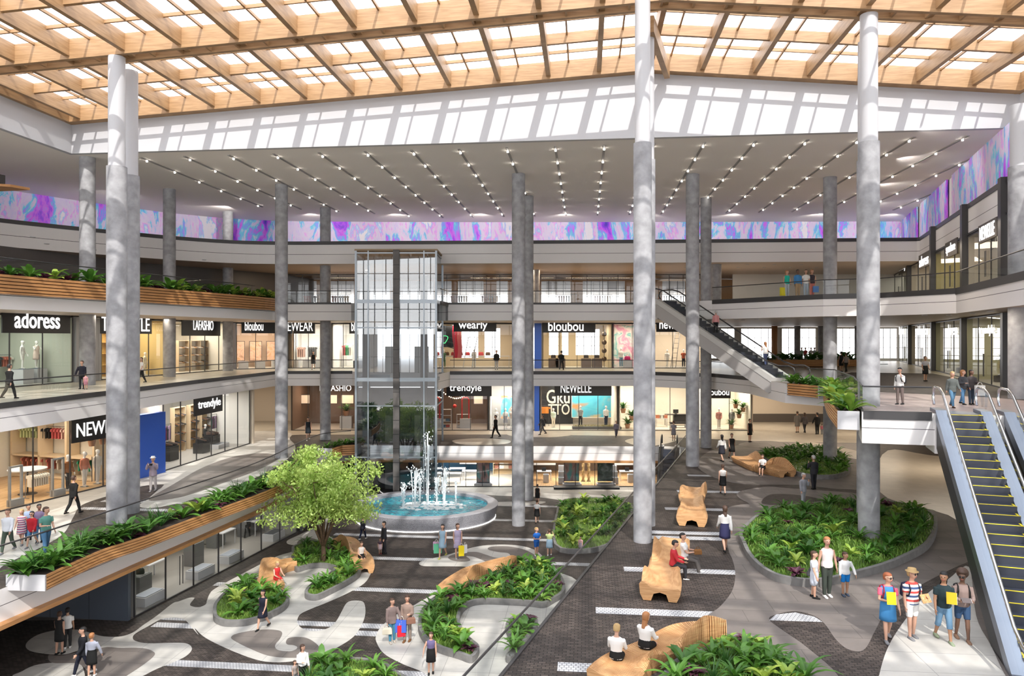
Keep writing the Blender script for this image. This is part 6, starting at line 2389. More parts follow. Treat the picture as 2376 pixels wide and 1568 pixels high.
# unseen spot lights added near the track ends to brighten the painted frieze
def wash(p, q, e):
    ld = bpy.data.lights.new('frieze_fill_spot', 'SPOT')
    ld.energy, ld.spot_size, ld.spot_blend, ld.shadow_soft_size, ld.color = e, 1.9, .6, .06, (1, .95, .9)
    o = bpy.data.objects.new('frieze_fill_spot', ld)
    COL.objects.link(o)
    o.location = p
    o.rotation_euler = (Vector(q) - Vector(p)).to_track_quat('-Z', 'Y').to_euler()


for x in (-19, -11, -3, 5, 13, 21, 29, 36):
    wash((x, 67.6, ZC - .3), (x, 73, 22.6), 420)
for x, y, qx, qy in ((-30, 58, -36.5, 61.5), (-25, 64, -30.5, 69)):
    wash((x, y, ZC - .3), (qx, qy, 22.8), 420)
for d in (41, 48, 56, 64):
    wash((RW(d) - 5, d - 1, ZC - .3), (RW(d), d, 22.8), 300)
# ------------------------------------------------------------------ planting
def mk_plant(kind):
    def f():
        rr = random.Random(hash(kind) % 97 if False else len(kind) * 7 + ord(kind[0]))
        b = MB()
        if kind == 'fern':
            for k in range(15):
                blade(b, (0, 0, .02), 2.4 * k + rr.random() * .5, .55 + rr.random() * .75, .55 + .3 * rr.random(), .055, 1.35, 5, prof=[.35, .9, 1, .85, .55, .1])
            m = leaf_a
        elif kind == 'broad':
            for k in range(12):
                blade(b, (0, 0, .02), 2.4 * k + rr.random() * .6, .5 + rr.random() * .85, .5 + .25 * rr.random(), .105, 1.1, 5, prof=[.12, .35, .9, 1, .7, .06])
            m = leaf_a
        elif kind == 'yellow':
            for k in range(12):
                blade(b, (0, 0, .02), 2.4 * k + rr.random() * .6, .55 + rr.random() * .8, .5 + .25 * rr.random(), .1, 1.2, 5, prof=[.12, .35, .9, 1, .7, .06])
            m = leaf_y
        elif kind == 'spiky':
            for k in range(24):
                blade(b, (0, 0, .02), 2.4 * k, .75 + rr.random() * .7, .5 + .3 * rr.random(), .022, .6, 3, prof=[1, .9, .6, .05])
            m = leaf_b
        elif kind == 'purple':
            for k in range(16):
                blade(b, (0, 0, .02), 2.4 * k, .4 + rr.random() * .9, .3 + .15 * rr.random(), .06, 1.0, 4)
            m = leaf_p
        else:
            for k in range(22):
                blade(b, (0, 0, .02), 2.4 * k, .3 + rr.random() * 1.1, .35 + .3 * rr.random(), .06, .9, 4)
            m = leaf_b
        o = b.obj({'fern': 'fern', 'broad': 'leafy_plant', 'yellow': 'pale_leafy_plant', 'spiky': 'grassy_plant', 'purple': 'purple_plant', 'shrub': 'low_shrub'}[kind], m, None, True)
        return tag(o, '-', 'plant')
    return f


DESC = {'fern': 'arching green fern', 'broad': 'broad-leaved green plant', 'yellow': 'yellow-green leafy plant', 'spiky': 'thin spiky-leaved plant', 'purple': 'small dark purple-leaved plant', 'shrub': 'low bushy green plant'}
GROUND = leaf_mat('bed_ground', (.04, .09, .012), (.12, .2, .03), 0)
GRASS = leaf_mat('bed_grass', (.09, .2, .02), (.25, .38, .07), .2)
curbm = mat('curb_stone', (.17, .165, .16), .6, var=.15, scale=4)


def closed_offset(p, t):
    q = offset(p[-1:] + p + p[:1], t)
    return q[1:-1]


def scatter(poly, n, mind, rng):
    xs, ys = [p[0] for p in poly], [p[1] for p in poly]
    out = []
    tries = 0
    while len(out) < n and tries < n * 60:
        tries += 1
        p = (rng.uniform(min(xs), max(xs)), rng.uniform(min(ys), max(ys)))
        if inside(p, poly) and all((p[0] - q[0]) ** 2 + (p[1] - q[1]) ** 2 > mind * mind for q in out):
            out.append(p)
    return out


def plants(pts, z, where, mix, smin, smax, rng, avoid=()):
    for p in pts:
        if any((p[0] - a[0]) ** 2 + (p[1] - a[1]) ** 2 < a[2] ** 2 for a in avoid):
            continue
        k = rng.choice(mix)
        s = rng.uniform(smin, smax)
        place('plant_' + k, mk_plant(k), (p[0], p[1], z), rng.random() * 6.28, DESC[k] + ' ' + where, None, DESC[k].split()[-2] + ' plants ' + where, s)


def bed(label, pts, z, n, where, mix, smin=.8, smax=1.3, avoid=(), dens=90, mind=.5):
    rng = random.Random(len(label) * 13 + n)
    p = smooth(pts, 4, True)
    area = sum(p[i][0] * p[(i + 1) % len(p)][1] - p[(i + 1) % len(p)][0] * p[i][1] for i in range(len(p))) / 2
    if area < 0:
        p = p[::-1]
        area = -area
    t = thing('garden_bed', label, 'garden bed', (p[0][0], p[0][1], z))
    q = closed_offset(p, .16)
    b = MB()
    m = len(p)
    rings = [[(p[i % m][0], p[i % m][1], z), (p[i % m][0], p[i % m][1], z + .3), (q[i % m][0], q[i % m][1], z + .3), (q[i % m][0], q[i % m][1], z + .1)] for i in range(m + 1)]
    b.ring(rings, caps=False)
    b.obj('curb', curbm, t)
    MB().prism(q, z + .02, z + .24).obj('soil', GROUND, t)
    g = MB()
    for s in scatter(q, int(area * dens), 0.0, rng):
        blade(g, (s[0], s[1], z + .23), rng.random() * 6.28, .9 + rng.random() * .6, .1 + .14 * rng.random(), .016, .5, 2, prof=[1, .8, .1])
    tag(g.obj('grass', GRASS), 'short green grass growing ' + where, 'grass', None, 'stuff')
    plants(scatter(closed_offset(p, .34), n, mind, rng), z + .22, where, mix, smin, smax, rng, avoid)
    return t


MIX = ['fern', 'fern', 'broad', 'yellow', 'spiky', 'fern', 'broad', 'purple']
MIXD = ['fern', 'broad', 'shrub', 'fern', 'broad']
bed('curved garden bed in front of the woman in red', path(A2, [(385, 960), (385, 1050), (430, 1090), (520, 1110), (700, 1100), (900, 1040), (1050, 960), (1098, 890), (1070, 840), (990, 790), (880, 750), (760, 690), (620, 740), (500, 820), (430, 890)], Z0), Z0, 20, 'in the bed before the woman in red', MIX)
treep = W(750, 1303, .2)
bed('garden bed holding the small tree', path(A2, [(1120, 430), (1130, 390), (1250, 350), (1400, 340), (1540, 345), (1650, 400), (1710, 470), (1760, 560), (1760, 640), (1650, 720), (1500, 800), (1370, 860), (1280, 860), (1240, 835), (1260, 790), (1330, 730), (1430, 680), (1510, 610), (1500, 580), (1400, 560), (1280, 570), (1170, 600), (1130, 560), (1115, 500)], Z0), Z0, 32, 'in the bed around the small tree', MIX, avoid=[(treep.x, treep.y, .35)])
bed('large curved garden bed beside the wavy wooden bench', path(A3, [(730, 830), (600, 950), (555, 1080), (570, 1180), (640, 1270), (760, 1345), (950, 1405), (1090, 1445), (1160, 1340), (1080, 1260), (1000, 1170), (965, 1060), (990, 960), (1070, 890), (1200, 865), (1400, 870), (1650, 885), (1800, 900), (1900, 850), (1980, 800), (2010, 740), (1980, 640), (1900, 540), (1800, 490), (1650, 480), (1480, 490), (1340, 600), (1100, 690), (880, 800)], Z0), Z0, 76, 'in the large curved bed', MIX)
bed('garden bed seen through the long glass balustrade', path(A3, [(1560, 1030), (1480, 1040), (1420, 1110), (1440, 1190), (1480, 1280), (1480, 1360), (1420, 1430), (1500, 1430), (1650, 1240), (1740, 1100), (1700, 1040)], Z0), Z0, 10, 'in the bed behind the long balustrade', MIX)
bed('square garden bed right of the fountain', path(A0, [(1286, 1272), (1291, 1195), (1310, 1166), (1400, 1162), (1440, 1168), (1470, 1185), (1440, 1240), (1420, 1268), (1360, 1284)], Z0), Z0, 62, 'in the bed right of the fountain', ['yellow', 'broad', 'fern', 'yellow', 'shrub'], .8, 1.2)
bed('garden bed at the bottom edge in the middle', path(A0, [(695, 1578), (720, 1550), (800, 1540), (880, 1548), (920, 1572), (950, 1610), (660, 1640)], Z0), Z0, 14, 'in the bed at the bottom middle edge', MIX)
colp = ((2016 - 1188) / F * 32.6, 32.6, .75)
bed('big oval garden bed around the front right column', path(A4, [(850, 1040), (870, 1140), (920, 1250), (1020, 1360), (1150, 1440), (1300, 1480), (1500, 1500), (1700, 1480), (1900, 1430), (2150, 1360), (2350, 1280), (2560, 1160), (2640, 1010), (2620, 880), (2400, 790), (2100, 750), (1800, 755), (1500, 775), (1200, 810), (1000, 890)], Z1), Z1, 92, 'in the big oval bed on the right', MIX, .8, 1.3, [colp, ((2003 - 1188) / F * 35.6, 35.6, .5)])
bed('shaded garden bed behind the double wooden bench', path(A0, [(1758, 1060), (1800, 1050), (1900, 1045), (1955, 1058), (1974, 1083), (1968, 1102), (1935, 1112), (1880, 1111), (1835, 1100), (1790, 1080)], Z1), Z1, 62, 'in the shaded bed on the right', MIXD, .9, 1.3, [((1926 - 1188) / F * 52.8, 52.8, .7)])
bed('garden bed at the bottom right edge behind the slatted bench', path(A5, [(960, 560), (1150, 560), (1240, 610), (1400, 720), (1540, 820), (1700, 960), (1000, 1000), (480, 960), (520, 800), (640, 720), (800, 660), (900, 600)], Z1), Z1, 40, 'in the bed behind the slatted bench', MIX)
bed('sliver of garden bed beyond the tall ridge column', path(A0, [(1505, 1105), (1530, 1098), (1545, 1082), (1535, 1075), (1515, 1085), (1500, 1095)], Z0), Z0, 5, 'in the sliver of bed beyond the ridge column', MIX)
# planters
prng = random.Random(5)
for lab, n, where, mix, smin, smax in (('long curved slatted planter along the left foreground bank', 92, 'in the long left foreground planter', MIX, 1.0, 1.7), ('slatted planter left of the lift tower foot', 9, 'in the planter left of the lift tower', MIXD, .9, 1.3), ('long slatted planter hanging on the top left gallery', 62, 'in the hanging top left planter', ['broad', 'fern', 'broad', 'yellow', 'purple'], 1.2, 1.9), ('straight slatted planter below the high escalator foot', 6, 'in the planter below the high escalator', MIXD, 1.1, 1.6), ('curved slatted planter at the platform edge', 22, 'in the curved platform planter', ['yellow', 'yellow', 'broad', 'fern'], 1.1, 1.8), ('far planter with green plants before the bright hall windows', 14, 'in the far planter', ['shrub', 'broad'], 1.5, 2.0)):
    edge, inner, z = PLANTERS[lab]
    pts = []
    for k in range(n):
        s = (k + prng.random() * .8) / n * (len(edge) - 1.001)
        i = int(s)
        q = Vector(edge[i]).lerp(Vector(edge[i + 1]), s - i)
        r_ = Vector(inner[i]).lerp(Vector(inner[i + 1]), s - i)
        c = q.lerp(r_, .25 + .5 * prng.random())
        pts.append((c.x, c.y))
    plants(pts, z - .03, where, mix, smin, smax, prng)


# ------------------------------------------------------------------ tree
t = thing('tree', 'small bright green multi-stemmed tree in the curved bed', 'tree', treep)
rng = random.Random(21)
bark = mat('bark', (.12, .075, .045), .85, var=.3, scale=12)
tr, cl = MB(), []
tr.tube([treep + Vector((0, 0, -.05)), treep + Vector((.02, 0, .5)), treep + Vector((0, 0, .95))], [.17, .13, .12], 10)
stems = []
for k in range(9):
    a = 2 * PI * k / 9 + rng.random() * .5
    sp = .9 + .9 * rng.random()
    hgt = 3.3 + 1.5 * rng.random()
    b0 = treep + Vector((0, 0, .85))
    p1 = b0 + Vector((math.cos(a) * sp * .35, math.sin(a) * sp * .35, hgt * .3))
    p2 = b0 + Vector((math.cos(a) * sp * .8, math.sin(a) * sp * .8, hgt * .62))
    p3 = b0 + Vector((math.cos(a) * sp * 1.35, math.sin(a) * sp * 1.35, hgt))
    tr.tube([b0, p1, p2, p3], [.085, .065, .045, .015], 7)
    for q, w_ in ((p3, 1.0), (p2, .9)):
        for j in range(3):
            e = q + Vector((rng.uniform(-1, 1), rng.uniform(-1, 1), rng.uniform(-.3, .7))) * 1.15
            tr.tube([q, q.lerp(e, .5) + Vector((0, 0, .1)), e], [.03, .02, .008], 5)
            cl.append(e)
for k in range(9):      # low outer sprays
    a = 2 * PI * (k + 10.2) / 12
    e = treep + Vector((math.cos(a) * 2.5, math.sin(a) * 2.2, 2.5 + rng.random() * 1.1))
    q = treep + Vector((math.cos(a) * .9, math.sin(a) * .8, 2.3))
    tr.tube([q, q.lerp(e, .5) + Vector((0, 0, .25)), e], [.035, .025, .008], 5)
    cl.append(e)
for k in range(10):
    cl.append(treep + Vector((rng.gauss(0, 1.3), rng.gauss(0, 1.2), rng.uniform(3.0, 5.7))))
tr.obj('trunk', bark, t, True)
lf = MB()
for c in cl:
    rad = .62 + .4 * rng.random()
    for k in range(230):
        d = Vector((rng.gauss(0, 1), rng.gauss(0, 1), rng.gauss(0, 1)))
        d = d.normalized() * rad * (rng.random() ** .45)
        p = c + Vector((d.x, d.y, d.z * .75))
        s = .075 + .05 * rng.random()
        n = Vector((rng.uniform(-1, 1), rng.uniform(-1, 1), rng.uniform(.1, 1))).normalized()
        u = n.cross(Vector((rng.uniform(-1, 1), rng.uniform(-1, 1), .3))).normalized()
        v = n.cross(u)
        lf.quad(p - u * s, p - v * s * .5, p + u * s, p + v * s * .5)
o = lf.obj('foliage', leaf_t, t)


# ------------------------------------------------------------------ sculpted wooden benches
def bench(label, pts, z, w_, humps, slats=0, reach=None):
    """pts: plan centre line; humps(s) -> (left height, right height) added to the seat edge"""
    P = smooth(pts, 10)
    L = [0]
    for a, c in zip(P[:-1], P[1:]):
        L.append(L[-1] + (Vector(c) - Vector(a)).length)
    t = thing('sculpted_bench', label, 'bench', (P[0][0], P[0][1], z))

    def ring(s):
        x = s * L[-1]
        i = 0
        while i < len(L) - 2 and L[i + 1] < x:
            i += 1
        f_ = (x - L[i]) / max(1e-6, L[i + 1] - L[i])
        c = Vector(P[i]).lerp(Vector(P[i + 1]), f_)
        j = min(i, len(P) - 2)
        d = (Vector(P[min(j + 2, len(P) - 1)]) - Vector(P[max(j - 1, 0)])).normalized()
        n = Vector((-d.y, d.x))
        hl, hr = humps(s)
        ww = w_ * (1 + .10 * math.sin(9 * s + 1))
        pf = [(-.80, 0), (-.95, .22), (-1.0 + .1 * (hr > .2), .40 + hr * .8), (-.86, .47 + hr), (-.66, .44 + hr * .8), (-.45, .43 + hr * .15), (0, .42), (.45, .43 + hl * .15), (.66, .44 + hl * .8), (.86, .47 + hl), (1.0 - .1 * (hl > .2), .40 + hl * .8), (.95, .22), (.80, 0), (.42, 0), (.3, .24), (0, .3), (-.3, .24), (-.42, 0)]
        return [(c.x + n.x * q * ww, c.y + n.y * q * ww, z + .02 + h) for q, h in pf]
    if slats:
        b = MB()
        for k in range(slats):
            s0, s1 = k / slats, (k + .62) / slats
            b.ring([ring(s0), ring(s1)])
        b.obj('wood_slats', benchwood, t)
        b = MB()
        for k in range(4):
            r0, r1 = ring((k + .2) / 4), None
        inner = [ring(k / 24) for k in range(25)]
        sp = MB()
        for off in (6, 12):
            sp.tube([(Vector(r[off]) + Vector((0, 0, -.1 if off == 6 else .06))) for r in inner], .035, 6)
        sp.obj('spine_rod', dark, t)
    else:
        MB().ring([ring(k / 40) for k in range(41)]).obj('body', benchwood, t, True)
        for o in t.children:
            o.modifiers.new('edge', 'EDGE_SPLIT').split_angle = .9
    return t


bp_ = lambda q, c, w_: max(0, 1 - ((q - c) / w_) ** 2)
bench('wide sculpted wooden bench with the two seated people, front right', path(A0, [(1531, 1396), (1540, 1345), (1556, 1300), (1566, 1272)], Z1), Z1, .66, lambda s: (.42 * bp_(s, .12, .16) + .62 * bp_(s, .62, .2), .12 * bp_(s, .2, .2) + .1 * bp_(s, .9, .1)))
bench('sculpted wooden bench standing behind the wide one on the right bank', path(A0, [(1605, 1222), (1607, 1195), (1605, 1165), (1616, 1148)], Z1), Z1, .68, lambda s: (.28 * bp_(s, .3, .18) + .3 * bp_(s, .78, .2), .3 * bp_(s, .45, .2) + .5 * bp_(s, .85, .22)))
bench('long double wooden bench with a seated woman before the shaded bed', path(A0, [(1722, 1072), (1755, 1090), (1790, 1098), (1828, 1108)], Z1), Z1, .75, lambda s: (.55 * bp_(s, .25, .3) + .6 * bp_(s, .78, .22), .15 * bp_(s, .8, .2)), 60)
bench('slatted wavy wooden bench with two women at the bottom edge', path(A0, [(1415, 1610), (1470, 1560), (1540, 1528), (1600, 1500), (1668, 1492)], Z1), Z1, .62, lambda s: (.08 * bp_(s, .1, .2), .62 * bp_(s, .82, .3) + .22 * bp_(s, .3, .15)), 90)
bench('curved wooden bench with the woman in red', path(A0, [(630, 1378), (624, 1352), (640, 1330), (662, 1322), (682, 1318)], Z0), Z0, .62, lambda s: (.55 * bp_(s, .55, .35), .1 * bp_(s, .9, .2)))
bench('curved wooden bench beside the small tree with a seated woman', path(A0, [(784, 1268), (806, 1272), (824, 1290), (838, 1312), (846, 1332)], Z0), Z0, .6, lambda s: (.05, .62 * bp_(s, .3, .35)))
bench('wavy wooden bench at the edge of the large curved bed', path(A0, [(1042, 1384), (1066, 1362), (1092, 1345), (1125, 1336), (1152, 1328), (1185, 1318)], Z0), Z0, .62, lambda s: (.08, .5 * bp_(s, .4, .25) + .5 * bp_(s, .88, .2)), 80)
# ------------------------------------------------------------------ visitors
WH, BK, NV = (.72, .71, .69), (.012, .012, .014), (.02, .025, .06)
GY, JE, JD = (.2, .2, .21), (.10, .22, .38), (.04, .08, .16)


def P(px, yf, yh, z, rz, pose, skin, hair, top, bot, shoes, label, group=None, hmax=2.06, **k):
    p = W(px, yf, z + .015)
    h = (yf - yh) * p.y / F
    h = h * (1 + .12 * (z < Z2))          # seen from above, a standing figure covers fewer pixels than its height
    lo = .9 if k.get('child') else 1.55
    return person(p, rz, min(hmax, max(lo, h * .97)), pose, skin, hair, top, bot, shoes, label, group, **k)


# -- four friends walking beside the large escalator
stripe = None


def stripe_mat(name, cols, freq):
    m = mat(name, cols[0], .8)
    nt = m.node_tree
    tc = nt.nodes.new('ShaderNodeTexCoord')
    sp = nt.nodes.new('ShaderNodeSeparateXYZ')
    mu = nt.nodes.new('ShaderNodeMath')
    mu.operation = 'MULTIPLY'
    mu.inputs[1].default_value = freq
    fr = nt.nodes.new('ShaderNodeMath')
    fr.operation = 'FRACT'
    cr = nt.nodes.new('ShaderNodeValToRGB')
    cr.color_ramp.interpolation = 'CONSTANT'
    el = cr.color_ramp.elements
    el[0].color = (*cols[0], 1)
    el[1].position, el[1].color = 1 / len(cols), (*cols[1], 1)
    for i in range(2, len(cols)):
        e = el.new(i / len(cols))
        e.color = (*cols[i], 1)
    nt.links.new(tc.outputs['Object'], sp.inputs[0])
    nt.links.new(sp.outputs['Z'], mu.inputs[0])
    nt.links.new(mu.outputs[0], fr.inputs[0])
    nt.links.new(fr.outputs[0], cr.inputs['Fac'])
    nt.links.new(cr.outputs[0], nt.nodes['Principled BSDF'].inputs['Base Color'])
    return m


STR = stripe_mat('striped_cotton', [(.04, .08, .2), (.75, .73, .7), (.6, .06, .05), (.75, .73, .7)], 4.6)
PAT = stripe_mat('patterned_cotton', [(.5, .12, .2), (.7, .66, .62), (.1, .1, .2)], 9)
PAT2 = stripe_mat('print_dress', [(.35, .28, .45), (.65, .6, .66), (.2, .15, .3)], 14)
a = P(2060, 1485, 1343, Z1, -10, 'hold', 'l', ('short', 'red'), ('tee', (.75, .12, .2)), ('dress', (.05, .2, .42)), GY, 'person in pink shirt and blue overall dress holding a yellow folder', glasses=True)
flat_item('folder', hand(a, 'hold', 0) + Vector((.02, -.06, .12)), -10, .26, .36, (.8, .68, .02), 'bright yellow folder held by the person in pink', 'folder', 78)
backpack(a, (.4, .03, .05), 'red backpack of the person in the blue overall dress')
b_ = P(2116, 1480, 1326, Z1, 6, 'bagl', 'l', ('hat', 'blond'), ('tee', STR), ('shorts', WH), GY, 'person in straw hat and red, white and blue striped shirt', glasses=True)
flat_item('magazine', hand(b_, 'bagl', 1) + Vector((-.06, -.05, -.02)), 20, .34, .26, art('magazine_cover', [(.6, .45, .2), (.5, .2, .08), (.7, .6, .35)], 8), 'orange magazine held by the person in the striped shirt', 'magazine', 60)
backpack(b_, (.03, .03, .06), 'dark backpack of the person in the striped shirt')
c_ = P(2190, 1487, 1333, Z1, -8, 'hold2', 't', ('long', 'black'), ('tee', (.02, .035, .04)), ('cropped', (.13, .24, .36)), (.25, .3, .2), 'person in black top and cropped jeans holding a mustard notebook')
flat_item('notebook', hand(c_, 'hold2', 1) + Vector((-.04, -.06, .08)), -25, .27, .34, (.5, .33, .02), 'mustard yellow notebook held by the person in black top', 'notebook', 72)
d_ = P(2233, 1485, 1322, Z1, -14, 'read', 'd', ('afro', 'brown'), ('long', (.26, .19, .17)), ('shorts', JD), (.25, .15, .1), 'person with big curly hair, brown shirt and denim shorts', glasses=True)
flat_item('booklet', hand(d_, 'read', 0) + Vector((.1, -.03, .03)), -14, .26, .2, (.12, .1, .1), 'dark booklet held by the person with curly hair', 'booklet', 25)
backpack(d_, (.02, .02, .025), 'black backpack of the person with curly hair')
# -- family before the oval bed
w1 = P(1919, 1384, 1247, Z1, 5, 'hands', 'l', ('pony', 'ginger'), ('tank', (.66, .60, .58)), ('trousers', (.05, .06, .05)), WH, 'person in white sleeveless blouse and dark green trousers between two children')
g1 = P(1889, 1386, 1267, Z1, 60, 'handl', 'l', ('long', 'brown'), ('tee', (.6, .62, .66)), ('skirt', (.52, .55, .62)), BK, 'child in pale grey dress with long brown hair and backpack', child=True, hmax=1.6)
backpack(g1, (.06, .06, .065), 'grey school backpack of the child in the pale dress', .8)
P(1961, 1381, 1271, Z1, 0, 'handr', 'm', ('short', 'brown'), ('long', (.62, .62, .62)), ('shorts', (.01, .17, .5)), (.06, .08, .12), 'child in white long-sleeved shirt and bright blue shorts', child=True, hmax=1.5)
P(1682, 1278, 1181, Z1, 178, 'walk', 'l', ('long', 'brown'), ('long', WH), ('skirt', (.03, .03, .08)), BK, 'person with long brown hair seen from behind in navy skirt', face=False)


def sit(px, py, z, rz, pose, skin, hair, top, bot, shoes, label, h=1.75, seat=.44, **k):
    """px, py: where the hips are seen; the figure sits on a bench top"""
    p = W(px, py, z + seat + .12)
    p.z = z + seat + .02 - .47 * h / 1.755
    return person(p, rz, h, pose, skin, hair, top, bot, shoes, label, **k)


sit(1562, 1306, Z1, 78, 'sit', 'l', ('short', 'black'), ('long', (.42, .03, .04)), ('trousers', (.03, .03, .035)), WH, 'seated person in red jumper on the wide bench', 1.85)
m1 = sit(1589, 1290, Z1, 70, 'sit2', 'l', ('short', 'black'), ('tee', WH), ('trousers', (.10, .09, .085)), WH, 'seated person in white shirt and brown trousers on the wide bench', 1.9)
handbag(hand(m1, 'sit2', 0) + Vector((.1, 0, .2)), .3, 0, (.2, .09, .03), 'small brown bag held by the seated person in white')
sit(1430, 1520, Z1, 160, 'sit', 'l', ('bun', 'blond'), ('long', WH), ('skirt', BK), BK, 'seated person with blond bun, white shirt and black skirt, seen from behind', face=False)
sit(1496, 1494, Z1, 140, 'sit', 'l', ('long', 'ginger'), ('long', WH), ('skirt', BK), BK, 'seated person with long ginger hair and white shirt, seen from behind', 1.85, face=False)
sit(1770, 1082, Z1, -35, 'sit', 'l', ('short', 'brown'), ('tee', WH), ('skirt', BK), BK, 'seated person in white blouse and black skirt on the double bench')
P(1888, 1134, 1064, Z1, 185, 'phone', 'm', ('short', 'grey'), ('jacket', (.03, .03, .033)), ('trousers', (.025, .025, .03)), BK, 'person in dark suit on the phone by the shaded bed, seen from behind', face=False)
P(1864, 1175, 1105, Z1, 25, 'phone', 'l', ('short', 'grey'), ('jacket', (.28, .28, .31)), ('trousers', (.33, .34, .36)), WH, 'grey-haired person in long grey coat on the phone', face=False)
P(1677, 1146, 1082, Z1, 170, 'walk2', 'l', ('bun', 'brown'), ('tank', (.66, .63, .6)), ('skirt', BK), BK, 'person in pale top and black skirt walking away on the right bank', face=False)
P(1675, 1071, 1013, Z1, 190, 'walk', 'l', ('long', 'black'), ('long', WH), ('skirt', (.03, .03, .04)), BK, 'person with long dark hair and white shirt near the high escalator', face=False)
P(1698, 1066, 1010, Z1, 0, 'walk2', 'l', ('bun', 'brown'), None, ('dress', BK), BK, 'person in sleeveless black dress beside the person with long dark hair', face=False)
P(1740, 1025, 977, Z1, 20, 'stand', 'l', ('short', 'brown'), None, ('dress', BK), BK, 'person in black dress at the back of the right bank', face=False)
P(1850, 1003, 959, Z1, 180, 'stand', 'l', ('short', 'brown'), ('jacket', (.2, .18, .16)), ('skirt', (.2, .18, .16)), BK, 'person in grey coat, left of the three far back on the right bank', face=False)
P(1867, 1004, 961, Z1, 180, 'walk', 'm', ('long', 'brown'), ('jacket', (.08, .07, .07)), ('trousers', (.03, .03, .035)), BK, 'person with long hair, middle of the three far back on the right bank', face=False)
P(1896, 1007, 962, Z1, 180, 'handr', 'm', ('short', 'black'), ('jacket', BK), ('trousers', BK), BK, 'person in black suit far back with a child on the right bank', face=False)
P(1907, 1007, 986, Z1, 180, 'stand', 'l', ('short', 'brown'), ('tee', (.4, .12, .15)), ('trousers', GY), BK, 'small child beside the person in black suit far back', child=True, face=False, hmax=1.1)
P(1563, 1022, 980, Z1, 170, 'hold', 'l', ('bun', 'brown'), ('tee', (.3, .29, .32)), ('skirt', (.25, .24, .27)), GY, 'person in grey dress before the shop with the black counter', face=False)
P(1430, 1013, 979, Z1, 0, 'walk', 'l', ('short', 'brown'), ('long', (.22, .2, .25)), ('trousers', (.12, .11, .14)), BK, 'child in grey clothes left of the ridge column', child=True, face=False)
P(1150, 1015, 961, Z1, -60, 'walk', 'm', ('short', 'black'), ('jacket', BK), ('trousers', BK), BK, 'person in black coat striding past the three white mannequins', face=False)
q = P(1259, 1008, 966, Z1, -70, 'walk2', 'm', ('short', 'black'), ('jacket', (.05, .05, .055)), ('trousers', (.10, .10, .11)), BK, 'person with backpack walking by the blue pillar panel', face=False)
backpack(q, (.03, .03, .03), 'black backpack of the person by the blue pillar panel')
P(715, 1021, 972, Z1, 15, 'walk', 'l', ('long', 'black'), None, ('dress', (.02, .025, .03)), WH, 'person in dark dress between the left concrete columns', face=False)
# -- left bank
q = P(355, 1139, 1067, Z1, 10, 'photo', 'l', ('hat', (.75, .74, .72)), ('jacket', (.32, .27, .33)), ('trousers', (.45, .42, .42)), GY, 'person in white cap taking a photograph beside the blue panel', face=False)
t = thing('camera', 'black camera held up by the person in white cap', 'camera', q.location + Vector((-.03, -.2, 1.62)), None, 0, False)
MB().box((0, 0, 0), (.16, .08, .11)).obj('camera_body', black, t)
MB().tube([(0, -.04, 0), (0, -.14, 0)], .045, 10).obj('lens', black, t)
P(171, 1191, 1110, Z1, 165, 'walk', 'l', ('short', 'brown'), ('jacket', BK), ('trousers', BK), BK, 'person in black suit walking past the left clothes shop', face=False)
P(18, 1281, 1188, Z1, 8, 'walk', 'l', ('short', 'brown'), ('long', (.6, .62, .66)), ('trousers', (.06, .08, .06)), GY, 'person in pale shirt and green trousers at the left edge', hmax=1.95)
P(50, 1262, 1194, Z1, 20, 'walk2', 'l', ('long', 'blond'), None, ('dress', PAT), GY, 'person in red and white patterned dress in the left group', hmax=1.7)
P(66, 1252, 1178, Z1, 30, 'stand2', 'm', ('short', 'black'), ('long', (.28, .35, .5)), ('trousers', JD), BK, 'person in blue shirt at the back of the left group', hmax=1.95)
P(74, 1268, 1194, Z1, 5, 'walk', 'l', ('long', 'black'), ('jacket', (.42, .02, .03)), ('shorts', JE), GY, 'person in red jacket and denim shorts in the left group', glasses=True, hmax=1.72)
P(91, 1258, 1178, Z1, 25, 'stand2', 'd', ('short', 'black'), ('jacket', (.13, .1, .17)), ('trousers', JE), BK, 'person in violet-grey jacket in the left group', hmax=1.95)
P(107, 1284, 1183, Z1, 55, 'hold', 'l', ('short', 'brown'), ('tee', (.10, .25, .21)), ('trousers', JE), GY, 'person in green polo shirt at the right of the left group', hmax=1.95)
# -- ground floor
P(138, 1517, 1428, Z0, 175, 'stand2', 'l', ('short', 'brown'), None, ('dress', (.02, .022, .02)), BK, 'person in black dress in the shade under the left bank', face=False)
P(157, 1503, 1419, Z0, 200, 'stand', 'm', ('short', 'black'), ('tee', WH), ('trousers', (.03, .03, .03)), WH, 'person in white top and black trousers in the shade under the left bank', face=False)
P(192, 1566, 1463, Z0, -45, 'walk', 'l', ('short', 'black'), ('jacket', (.015, .016, .02)), ('trousers', (.012, .014, .025)), WH, 'person in black jacket and white trainers at the bottom left')
P(213, 1569, 1478, Z0, 185, 'handl', 'l', ('short', 'ginger'), ('long', (.42, .44, .52)), ('skirt', BK), WH, 'person in lilac blouse and black skirt at the bottom left', face=False)
P(610, 1458, 1375, Z0, -15, 'walk', 'l', ('long', 'black'), None, ('dress', (.015, .017, .03)), BK, 'person in short black dress walking past the first curved bed')
sit(642, 1338, Z0, 50, 'sit', 'l', ('short', 'blond'), None, ('dress', (.5, .03, .03)), (.4, .04, .04), 'seated person in red dress on the curved bench', 1.8)
sit(838, 1288, Z0, 30, 'sit', 'l', ('short', 'brown'), ('tank', (.7, .66, .62)), ('skirt', BK), BK, 'seated person in pale top and black skirt beside the small tree', 1.75)
